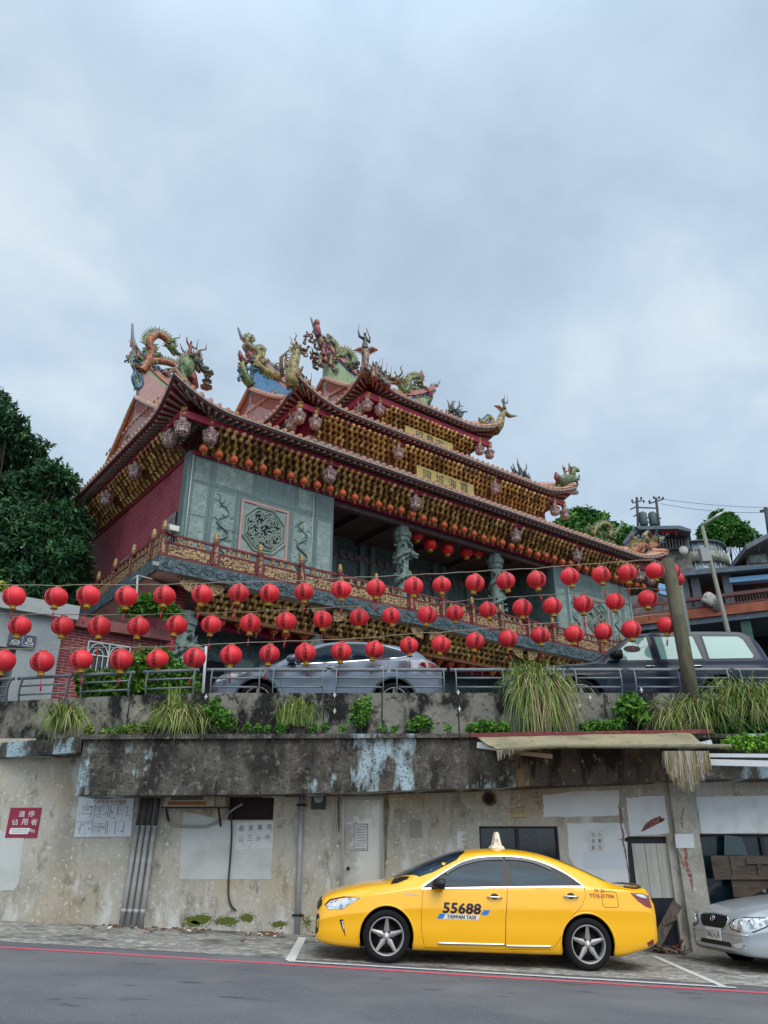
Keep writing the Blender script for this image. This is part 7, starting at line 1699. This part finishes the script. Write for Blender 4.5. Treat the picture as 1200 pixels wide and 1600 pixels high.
# ---------------------------------------------------------------- hillside teahouse and terrace at the right
E1=at(997,962,47.0); r_=ray(1200,938); E2y=(E1.z-HC)/(r_[2]/r_[1]); E2=at(1200,938,E2y); TP=Pl(E1,E2)
M_rust=mat('red_brown_slab','#a35a3e',.75,vary=((1.2,'#74402f',.45,.7,5),(6,'#9d5a40',.55,.7,5)))
M_dkst=mat('dark_stone_wall','#77756e',.9,vary=((3,'#4f4f4c',.45,.62,6),(9,'#98958b',.56,.7,6)),bump=(5,.8,(1,1,1),.05))
M_stw=mat('grey_stone_band','#8d8b80',.9,vary=((4,'#66645c',.45,.62,6),(12,'#aaa89c',.56,.7,6)),bump=(6,.8,(1,1,1),.05))
M_dkroof=mat('dark_metal_roof','#55616c',.6,vary=((3,'#6a757e',.5,.7,4),))
M_grncol=mat('green_painted_column','#33604d',.6,vary=((3,'#27493c',.5,.7,5),))
M_sky=mat('window_pale','#8fa0a8',.1,0,.7,vary=((2,'#5d6d74',.45,.65,3),))
t=thing('terrace_building','two-level terrace with a red-brown slab, railing and green columns at the right','building',tuple(TP.P(8,GZ,3)))
mb=MB(); aE=30; z0b=TP.ab(997,976)[1]; z1b=TP.ab(997,962)[1]
TP.rect(mb,-3,aE,z0b,z1b,0,9); mb.build('floor_slab',M_rust,t,True)
mb=MB(); TP.rect(mb,-3,aE,z0b-.35,z0b-.003,.15,9); mb.build('edge_beam',M_dkroof,t,True)
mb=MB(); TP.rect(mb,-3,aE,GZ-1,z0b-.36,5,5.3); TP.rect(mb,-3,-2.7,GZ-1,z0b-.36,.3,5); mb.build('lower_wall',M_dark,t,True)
for u in(1172,1025):
    mb=MB(); a_=TP.ab(u,1010,.5)[0]; TP.rect(mb,a_-.28,a_+.28,GZ-.5,z0b-.36,.4,.95); mb.build('column',M_grncol,t,True)
# upper floor back wall, posts, roof canopy
zc0=TP.ab(1070,893,-.5)[1]; 
mb=MB(); TP.rect(mb,-3,aE,z1b,zc0,3.2,3.5); mb.build('back_wall',mat('dim_back_wall','#6b6e6e',.9,vary=((.8,'#474c50',.45,.6,4),(1.6,'#8f8c80',.55,.68,4))),t,True)
for u in(1088,1138,1070):
    mb=MB(); a_=TP.ab(u,920,.3)[0]; TP.rect(mb,a_-.25,a_+.25,z1b+.003,zc0,.2,.7); mb.build('post',mat('grey_post','#5b6265',.7),t,True)
mb=MB(); TP.slab(mb,[(1050,893),(1240,877),(1240,884),(1050,901)],-.4,3.7,0); mb.build('roof',M_dkroof,t,True)
for (u0,v0,u1,v1,m) in((1030,925,1060,933,'b'),(1140,909,1240,900,'b'),(1030,917,1062,924,'b')):
    mb=MB(); A1=TP.pt(u0,v0,.45);A2=TP.pt(u1,v1 if m=='b' else v0,.45); mb.beam(A1,A2,.7,.3); mb.build('awning',mat('light_blue_awning','#8ac2ee',.5),t,True)
for (u0,v0,u1,v1,col) in((1145,895,1178,912,'#8a7f6c'),(1098,898,1135,914,'#7d7a72'),(1096,914,1120,935,'#6b3f3a'),(1118,930,1136,948,'#5e5a52'),(1083,930,1098,948,'#2a6aa8'),(1130,937,1145,950,'#4a7088')):
    mb=MB(); TP.box(mb,u0,v0,u1,v1,2.4,3.1); mb.build('wall_panel',mat('panel_'+{'#8a7f6c':'stone','#7d7a72':'grey_stone','#6b3f3a':'brown','#5e5a52':'rock','#2a6aa8':'blue','#4a7088':'pale_blue'}[col],col,.8,vary=((2.5,'#55504a',.52,.7,5),)),t,True)
mb=MB(); za=z1b; zt=TP.ab(1020,930,0)[1]
zt=z1b+.68
mb.beam(TP.P(-3,zt,.15),TP.P(aE,zt,.15),.12,.2); mb.beam(TP.P(-3,z1b+.12,.15),TP.P(aE,z1b+.12,.15),.05,.06)
for i in range(190): x=-3+i*.17; mb.beam(TP.P(x,z1b+.003,.15),TP.P(x,zt,.15),.025,.025)
mb.build('railing',mat('maroon_railing','#6d4444',.6),t,True)
# white animal-like rock ornament on the railing
mb=MB(); p=TP.pt(1109,936,-.2); mb.ball(p,(.45,.25,.42),12,9,0); mb.ball(p+Vector((.35,0,-.35)),(.3,.22,.42),10,8,1); mb.ball(p+Vector((-.3,0,-.1)),(.25,.2,.2),9,7,0); mb.v=[tuple(Vector(q)+Vector((1,.4,1))*.16*mnoise.noise(Vector(q)*2.1)) for q in mb.v]; o=mb.build('rock_ornament',[mat('white_rock','#a9a79e',.8,vary=((4,'#6d6a62',.5,.65,6),)),M_dkst]); tag(o,'white and grey rock hung on the terrace railing by the lamp post','ornament')
# teahouse above it
U1=at(985,850,58.0); U2=at(1080,850,57.0); UP=Pl(U1,U2)
h=thing('teahouse','dark stone teahouse on the hill with a railed balcony and red lanterns','building',tuple(UP.P(4,GZ+6,3)))
mb=MB(); UP.box(mb,1000,858,1082,905,0,6); UP.box(mb,980,842,1001,905,.0,6); mb.build('wall',M_dkst,h,True)
mb=MB(); UP.slab(mb,[(992,822),(1062,821),(1080,827),(1080,831),(1058,826),(1000,827)],-1.5,6); UP.slab(mb,[(992,822),(1000,827),(976,850),(972,848)],-1.2,-.9); mb.build('roof',M_dkroof,h,True)
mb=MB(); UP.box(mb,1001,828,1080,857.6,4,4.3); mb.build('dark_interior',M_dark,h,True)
mb=MB(); UP.box(mb,1028,839,1072,842,-.4,-.1); UP.box(mb,1028,856,1072,858,-.4,-.1); 
for i in range(9): UP.box(mb,1030+i*5,842,1032.5+i*5,856,-.38,-.15)
mb.build('balustrade',mat('dark_balustrade','#5d5a56',.8),h,True)
mb=MB()
for u in(1001,1072): UP.box(mb,u,826,u+4,858,-.3,.0)
mb.build('post',mat('grey_post','#5b6265',.7),h,True)
for k,u in enumerate((1013,1023.5,1036,1044,1056)):
    p=UP.pt(u,829,-.8); small_lantern(p,'tiny red lantern hanging under the teahouse roof on the hill',mat('far_red_lantern','#c41f27',.5),.28,'red lanterns under the teahouse roof','tea')['group']='red lanterns under the teahouse roof'
p=UP.pt(1068,860,-.5); mb=MB(); mb.lathe([(.38,0),(.36,.08),(.1,.12)],p,14,0,Matrix(((1,0,0),(0,0,-1),(0,1,0)))); tag(mb.build('satellite_dish',mat('dish_white','#b9b9b2',.5)),'small white satellite dish on the dark stone teahouse wall','satellite dish')
# round tower
cx=at(1122,860,55.0); cpos=Vector((cx.x,cx.y+4.2,0)); Rt=at(1171,860,55.0).x-cx.x
w=thing('round_tower','round stone tower with bands of curved windows beside the teahouse','tower',(cpos.x,cpos.y,GZ+5))
Zt=lambda v:at(1122,v,55.0).z
def cyl(z0,z1,r,n=36,a0=0,a1=TAU): 
    return [(r,z0),(r,z1)]
mb=MB(); mb.lathe(cyl(GZ+5,Zt(887),Rt*.97),cpos,36); mb.lathe(cyl(Zt(863),Zt(847),Rt*1.04),cpos,36); mb.build('stone_band',M_stw,w,True)
mb=MB(); mb.lathe(cyl(Zt(887)+.003,Zt(863)-.003,Rt*.93),cpos,36); mb.lathe(cyl(Zt(847)+.003,Zt(831)-.003,Rt*.86),cpos,36); mb.build('window',M_sky,w,True)
mb=MB()
for k in range(28):
    a=TAU*k/28; 
    for r,zz0,zz1,wd in((Rt*.94,Zt(887),Zt(863),.10),(Rt*.87,Zt(847),Zt(831),.07)):
        mb.beam((cpos.x+r*math.cos(a),cpos.y+r*math.sin(a),zz0),(cpos.x+r*math.cos(a),cpos.y+r*math.sin(a),zz1),wd,wd)
mb.build('window_frame',mat('pale_frames','#9aa3a6',.5),w,True)
mb=MB(); mb.lathe([(Rt*.98,Zt(831)),(Rt*1.0,Zt(829)),(Rt*.9,Zt(827.5))],cpos,36); mb.build('roof',M_dkroof,w,True)
# dark roofed house at the right edge
K1=at(1166,850,50.0); KP=Pl(K1,K1+Vector((1,-.15,0))); k_=thing('dark_house','dark roofed house at the right edge above the terrace','house',tuple(KP.P(3,GZ+6,3)))
mb=MB(); KP.slab(mb,[(1165,851),(1240,812),(1240,820),(1167,858)],-1.5,7); mb.build('roof',M_dkroof,k_,True)
mb=MB(); KP.slab(mb,[(1168,858),(1240,820),(1240,905),(1168,905)],1.0,6); mb.build('wall',mat('dark_wall','#343e46',.8,vary=((1.5,'#525b5e',.5,.68,5),)),k_,True)
mb=MB(); mb.beam(KP.pt(1178,833,-.5),KP.pt(1186,862,-.5),.12,.12); KP.box(mb,1172,866,1198,880,-.5,.3); mb.build('balcony_clutter',mat('clutter_grey','#4f5a5a',.8,vary=((3,'#6f7a72',.5,.65,5),)),k_,True)
# ---------------------------------------------------------------- poles, lamp, wires
b0=at(1087,1108,14.35);b1=at(1043,876,14.95); b0.z=3.3; d=b1-b0
mb=MB(); mb.tube([b0,b0+d*.5,b1],[.125,.135,.135],12); tag(mb.build('wooden_pole',mat('mossy_brown_pole','#4d4a38',.85,vary=((1.6,'#66624a',.45,.7,6,(3,3,.5)),(6,'#39372b',.5,.7,6,(3,3,.6)),(2.2,'#6a5348',.64,.75,5)),bump=(7,.6,(4,4,.5),.02))),'thick mossy wooden pole leaning by the parapet at the right','pole')
p=at(1075,990,17.9);p.z=GZ; q=at(1056,893,17.9); mb=MB(); mb.tube([p,q],.10,10); tag(mb.build('grey_pole',mat('grey_green_pole','#5b645c',.7)),'slimmer grey pole standing just behind the thick wooden pole','pole')
L0=at(1137,985,24.0); L1=at(1097,822,24.0); L0.z=GZ; dL=(L1-at(1137,985,24.0)); L0=at(1137,985,24.0)-dL*((at(1137,985,24.0).z-GZ)/dL.z)
s=thing('street_lamp','tall grey street lamp with a white flat head before the teahouse','street lamp',tuple(L0))
mb=MB(); mb.tube([L0,L1],[.095,.06],10); mb.tube([L1,at(1100,818,24.0),at(1116,809,24.0)],[.05,.045,.04],8); mb.build('post',mat('weathered_lamp_post','#7d7b70',.6,vary=((2,'#6d6a5c',.5,.65,6,(1,1,.4)),)),s,True)
mb=MB(); a=at(1112,811,24.0);b2=at(1132,799,24.0); mb.tube([a,(a+b2)/2,b2],[.05,.13,.03],8,0,True,True,.4); mb.build('lamp_head',mat('white_lamp_head','#d0d2d0',.4),s,True)
mb=MB(); mb.beam(at(1098,858,23.8),at(1103,878,23.8),.28,.22,(0,-1,0)); mb.build('junction_box',mat('grey_box','#8f9290',.5),s,True)
u=thing('utility_pole','twin utility pole with two transformers rising behind the teahouse','utility pole',tuple(at(1015,830,62.0)))
M_pole=mat('dark_utility_steel','#33363a',.7)
Q=lambda a,b:at(a,b,62.0)
for A,Bp,nm in(((999,862),(995,778),'a'),((1034,862),(1025,778),'b')):
    mb=MB(); mb.tube([Q(*A),Q(*Bp)],.12,8); mb.build('pole',M_pole,u,True)
for A,Bp in(((988,786),(1003,782)),((1014,787),(1036,780)),((996,793),(1027,794)),((997,808),(1033,810)),((990,807),(1000,801)),((999,815),(1032,817)),((985,796),(998,790))):
    mb=MB(); mb.beam(Q(*A),Q(*Bp),.08,.10); mb.build('crossarm',M_pole,u,True)
for a,b in((1005,811),(1020,811)):
    mb=MB(); mb.lathe([(.32,-.65),(.36,-.55),(.36,.5),(.2,.65)],Q(a,b),10); mb.build('transformer',mat('grey_green_transformer','#3d4f50',.6),u,True)
mb=MB()
for a,b in((988,784),(995,780),(1002,780),(1006,785),(1015,785),(1022,779),(1030,779),(1036,780)): mb.lathe([(.08,0),(.11,.08),(.05,.14),(.09,.2)],Q(a,b),7)
split_build(mb,'insulator',M_pole,u,True)
u2=thing('utility_pole','dark utility pole with one crossarm at the right edge','utility pole',tuple(at(1200,840,60.0)))
mb=MB(); mb.tube([at(1204,850,60.),at(1196,793,60.)],.16,8); mb.build('pole',M_pole,u2,True); mb=MB(); mb.beam(at(1188,799,60.),at(1212,793,60.),.15,.2); mb.build('crossarm',M_pole,u2,True)
def wire(A,Bp,sag,lab,Y0=62.,Y1=60.,r=.022):
    a=at(*A,Y0);b=at(*Bp,Y1); pts=[a.lerp(b,i/14)-Vector((0,0,sag*4*(i/14)*(1-i/14))) for i in range(15)]; mb=MB(); mb.tube(pts,r,4,0,False); tag(mb.build('power_line',mat('thin_grey_wire','#5d666c',.8)),lab,'power line')
wire((1036,780),(1240,793),.25,'upper thin power line running right from the twin pole')
wire((1032,787),(1240,798),.45,'lower thin power line running right from the twin pole')
wire((960,866),(1044,905),-.0,'dark cable sloping up from the wooden pole to the teahouse',15.0,15.0,.012) if False else None
a=at(1040,889,14.95);b=at(1068,862,57.); pts=[a.lerp(b,i/10)-Vector((0,0,.9*4*(i/10)*(1-i/10))) for i in range(11)]; mb=MB(); mb.tube(pts,.012,4,0,False); tag(mb.build('power_line',M_cabd),'dark cable sagging from the wooden pole towards the teahouse','power line')
# ================================================================ vegetation
def leaf(mb,p,d,up,L,w,mi,fold=.25):
    p=Vector(p); d=Vector(d).normalized(); s=d.cross(Vector(up)); 
    if s.length<1e-4: s=d.orthogonal()
    s.normalize(); n=s.cross(d)
    m=p+d*L*.5
    mb.v+= [tuple(p),tuple(m+s*w*.5+n*w*fold),tuple(p+d*L-n*L*.12),tuple(m-s*w*.5+n*w*fold)]
    o=len(mb.v)-4; mb.f.append([o,o+1,o+2,o+3]); mb.m.append(mi); mb.sm.append(False)
def rvec(rr):
    while True:
        v=Vector((rr.uniform(-1,1),rr.uniform(-1,1),rr.uniform(-1,1)))
        if .05<v.length<1: return v.normalized()
def rosettes(mb,blobs,n,L,w,rr,nm=3,per=7,shell=.55):
    tot=sum(b[1]**2 for b in blobs)
    for c,r in blobs:
        c=Vector(c); k=int(n*r*r/tot); ph=Vector((rr.random()*9,rr.random()*9,rr.random()*9))
        for _ in range(k):
            o=rvec(rr); nz=mnoise.noise(o*2.6+ph)
            if nz<-.12 and rr.random()<.8: continue
            rad=r*(shell+(1-shell)*rr.random()**.6)*(1+.5*nz)*(rr.uniform(1.05,1.35) if rr.random()<.08 else 1); q=c+Vector((o.x*rad,o.y*rad,o.z*rad*.85))
            mi=rr.choices(range(nm),weights=(5,3,2)[:nm])[0]; ax=(o+Vector((0,0,.5))+rvec(rr)*.6).normalized()
            for j in range(per):
                d=(rvec(rr)+ax*.7); d.z-=.25; leaf(mb,q+rvec(rr)*L*.25,d,ax,L*rr.uniform(.7,1.2),w*rr.uniform(.8,1.2),mi)
def tree(name,label,base,blobs,n,L,w,mats,trunk_r,seed,group=None,per=7):
    rr=random.Random(seed); t=thing(name,label,'tree',tuple(base),0,group); base=Vector(base)
    mb=MB(); cc=sum((Vector(b[0]) for b in blobs),Vector())/len(blobs); fork=base+(cc-base)*.45; mb.tube([base,base+(fork-base)*.5+rvec(rr)*trunk_r,fork],[trunk_r,trunk_r*.8,trunk_r*.65],9)
    for c,r in blobs:
        c=Vector(c); k=fork.lerp(c,.5)+rvec(rr)*r*.25; mb.tube([fork,k,c],[trunk_r*.5,trunk_r*.3,trunk_r*.08],6)
        for _ in range(4): mb.tube([k.lerp(c,rr.uniform(.2,.8)),c+rvec(rr)*r*.8],[trunk_r*.14,trunk_r*.03],4)
    mb.build('trunk',mat('tree_bark','#3a3129',.9,vary=((4,'#241e19',.45,.65,6),)),t,True)
    mb=MB(); rosettes(mb,blobs,n,L,w,rr,3,per); mb.build('crown',mats,t,True); return t
G_dark=[leafmat('leaf_deep_green','#24452c','#335c38'),leafmat('leaf_mid_green','#335a38','#447242'),leafmat('leaf_light_green','#4b774a','#648e58')]
G_hill=[leafmat('hill_leaf_mid','#4a8038','#629a48'),leafmat('hill_leaf_dark','#33662e','#4a8038'),leafmat('hill_leaf_light','#6fa34c','#8ab55c')]
G_bush=[leafmat('bush_leaf_bright','#5b8a30','#7aa83e'),leafmat('bush_leaf_mid','#3f6e2a','#5b8a30'),leafmat('bush_leaf_dark','#2a4f22','#3f6e2a')]
def pb(Y,L): return [(tuple(at(u,v,Y+dy)),r*Y/FPX) for u,v,r,dy in L]
tree('broadleaf_tree','tall dark broadleaf tree at the left edge beside the temple',(-14.2,27,GZ),pb(27,[(4,672,40,0),(40,706,33,1),(84,746,28,0),(110,756,14,.5),(62,775,55,1),(10,770,70,2),(95,822,42,-.5),(105,868,34,-1),(40,850,70,0),(30,920,60,0),(95,920,46,0),(-60,690,80,1),(-80,830,100,0),(-20,640,40,1),(60,985,60,1),(122,905,18,-.3),(-60,960,80,0)]),13500,.30,.10,G_dark,.38,5)
def hill_tree(lab,Y,L,n,seed): 
    b=pb(Y,L); c=sum((Vector(x[0]) for x in b),Vector())/len(b); z=hillz(c.x,c.y); tree('hill_tree',lab,(c.x,c.y,min(z,c.z-3)),b,n,.55,.24,G_hill,.3,seed,'trees on the hill',6)
hill_tree('leafy green tree rising behind the right end of the temple roof',66,[(900,835,34,0),(880,830,20,0),(925,820,26,0),(945,838,26,1),(905,812,18,0),(960,852,22,0),(930,860,30,0)],2600,11)
hill_tree('small green tree left of the twin utility pole',68,[(975,838,16,0),(965,845,16,0),(985,848,16,1),(990,838,8,0)],700,12)
hill_tree('round green tree behind the round stone tower',70,[(1130,832,22,0),(1114,826,14,0),(1152,834,19,0),(1170,842,12,0),(1135,817,15,0),(1122,809,9,0),(1104,834,11,0)],2400,13)
def bush(name,label,blobs,n,L,w,mats,seed,cat='bush',group=None,per=5):
    rr=random.Random(seed); mb=MB(); rosettes(mb,blobs,n,L,w,rr,3,per,.3); o=mb.build(name,mats); return tag(o,label,cat,group)
mb=MB(); rr=random.Random(31); rosettes(mb,pb(16.4,[(135,1060,16,0),(160,1062,18,0),(190,1055,20,0),(215,1040,22,0),(245,1035,24,0),(268,1050,22,0),(290,1062,18,0),(225,1070,26,0),(180,1078,22,0),(265,1080,24,0),(300,1080,14,0),(140,1082,16,0)]),2600,.11,.06,rr,3,5,.3)
tag(mb.build('leafy_hedge',G_bush),'bright green leafy hedge between the brick annex and the silver SUV','hedge')
mb=MB(); rr=random.Random(32); rosettes(mb,pb(19.2,[(212,948,10,0),(228,944,13,0),(245,945,13,0),(258,952,10,0),(200,955,7,0),(270,958,8,0)]),420,.2,.07,rr,3,6,.2)
tag(mb.build('roof_plants',G_bush),'bushy green plants on the roof of the brick annex','plant')
mb=MB(); rr=random.Random(33); rosettes(mb,pb(17.2,[(-5,921,10,0),(5,920,5,0)]),80,.16,.08,rr,3,5,.2)
tag(mb.build('roof_shrub',[leafmat('yellow_leaf','#8f9a3a','#b0b548')]*3),'yellow green shrub on the roof at the left edge','plant')
# grass clumps on the ledge
M_gr=[mat('grass_green','#6f8a34',.6,vary=((2,'#55742a',.4,.7,3),)),mat('grass_yellow','#939a50',.65,vary=((2,'#84883c',.4,.7,3),)),mat('grass_straw','#b09d78',.75,vary=((3,'#8c7856',.4,.7,3),)),mat('grass_dark','#3f5a26',.6)]
def clump(label,u,v,n,h,spread,droop,wts,seed,Y=14.4,fwd=.6,wd=.011,basew=.12,tilt=0.):
    rr=random.Random(seed); mb=MB(); b0=at(u,v,Y)
    for i in range(n):
        a=rr.uniform(0,TAU); out=Vector((math.cos(a),math.sin(a)*.55-.25*fwd,0)); b=b0+Vector((rr.gauss(0,basew),rr.gauss(0,.05),rr.uniform(-.02,.05)))
        H=h*rr.uniform(.5,1.1); S=spread*rr.uniform(.3,1.1); D=droop*rr.uniform(.2,1.15); pts=[]
        bend=rr.gauss(0,.10); kink=rr.random()<.2
        for k in range(8):
            t=k/7; z=H*(1-(1-t)**1.8)-D*t**2.6; x=S*(t**1.35); p=b+out*x+Vector((tilt*t+bend*t*t,0,z-(.12*max(0,t-.55)*(1 if kink else 0))*4)); p.y=min(p.y,14.54) if p.z<4.17 else p.y; pts.append(p)
        s=Vector((-out.y,out.x,0))*.5+Vector((.5,.1,0)); s=s.normalized(); mi=rr.choices(range(4),weights=wts)[0]; o=len(mb.v); w=wd*rr.uniform(.7,1.3)
        for k,p in enumerate(pts):
            ww=w*(1-(k/7)**2*.9)*(.6 if k==0 else 1); mb.v+=[tuple(p-s*ww),tuple(p+s*ww)]
        for k in range(7): mb.f.append([o+2*k,o+2*k+1,o+2*k+3,o+2*k+2]); mb.m.append(mi); mb.sm.append(True)
    return tag(mb.build('grass_clump',M_gr),label,'grass clump')
clump('loose green grass clump on the ledge near the left edge',98,1140,230,.62,.62,.50,(5,4,1,2),1)
clump('dense yellow green grass clump at the left end of the deep slab',277,1138,420,.60,.55,.60,(4,6,2,2),2,basew=.2)
clump('tall spike of grass standing before the left grass clump',272,1120,40,.62,.22,.05,(5,3,0,1),3,basew=.05)
clump('upright green grass clump before the dark parapet below the silver SUV',462,1134,170,.56,.30,.22,(6,3,0,2),4)
clump('huge straw coloured grass clump hanging over the parapet',842,1092,640,.70,.52,1.2,(5,4,6,1),5,Y=14.36,basew=.17,fwd=.8,wd=.012,tilt=.08)
clump('green blades rising through the huge straw coloured grass',835,1088,260,.80,.55,.5,(8,4,1,2),6,Y=14.36,basew=.2)
clump('long yellow green grass clump at the foot of the wooden pole',1090,1136,330,.75,.85,.75,(6,5,2,2),7,basew=.25)
clump('tall green grass clump at the right end of the parapet',1172,1118,420,.85,.75,.62,(8,4,1,2),8,basew=.3)
clump('thin dry grass tuft left of the wooden pole foot',1052,1138,140,.55,.55,.55,(3,5,3,1),9)
clump('pale dry grass clump at the right edge',1215,1120,260,.7,.7,.8,(4,5,3,1),10,basew=.25)
def lb(label,Lst,n,seed,Y=14.42,L=.075,w=.05,mats=None,cat='bush'): return bush('ledge_bush',label,pb(Y,Lst),n,L,w,mats or G_bush,seed,cat)
lb('leafy weed bush right of the dense grass clump',[(330,1112,12,0),(345,1120,14,0),(358,1128,10,0),(338,1098,7,0)],330,41)
lb('small round leafy bush before the grey parapet panel',[(565,1108,13,0),(560,1122,11,0),(572,1098,7,0)],330,42)
lb('low weed tuft on the slab edge below the bare parapet panel',[(655,1128,9,0),(668,1131,7,0),(645,1133,6,0)],180,43)
lb('bright green bush before the parapet left of the wooden pole',[(985,1102,17,0),(972,1108,13,0),(998,1114,15,0),(985,1092,9,0),(1008,1122,9,0)],620,44)
lb('low green ground cover left of the huge straw coloured grass',[(750,1135,9,0),(768,1137,9,0),(785,1138,9,0),(735,1138,5,0)],330,45)
lb('low green ground cover between the straw grass and the bright bush',[(915,1137,8,0),(932,1136,9,0),(952,1136,9,0),(968,1130,9,0)],330,46)
lb('bright light green leaf mat hanging at the lower right',[(1150,1161,9,-.3),(1168,1160,10,-.3),(1187,1161,10,-.3),(1205,1160,11,-.3),(1135,1164,5,-.3)],520,47,14.3,.08,.06,[G_bush[0],leafmat('bush_leaf_lime','#7fb23c','#95c04a'),G_bush[0]])
lb('dark green bush under the tall grass at the right',[(1130,1135,14,0),(1150,1142,13,0),(1172,1140,15,0),(1195,1138,15,0),(1120,1145,8,0)],620,48,14.45,.08,.05,[G_bush[2],G_bush[1],G_dark[1]])
lb('thin strip of weeds on the ledge right of the left grass clump',[(140,1140,7,0),(165,1142,6,0),(185,1141,7,0),(205,1139,8,0),(228,1137,9,0)],330,49,14.4,.06,.035,[G_bush[0],M_gr[1],G_bush[1]])
lb('weeds along the ledge under the upright grass clump',[(400,1138,5,0),(420,1139,5,0),(440,1138,6,0),(490,1138,6,0),(508,1137,5,0),(385,1136,5,0)],240,50,14.4,.06,.035)
lb('weeds growing in the crack between the two small bushes',[(596,1139,4,0),(615,1139,4,0),(535,1139,4,0),(700,1137,4,0)],110,51,14.4,.05,.03)
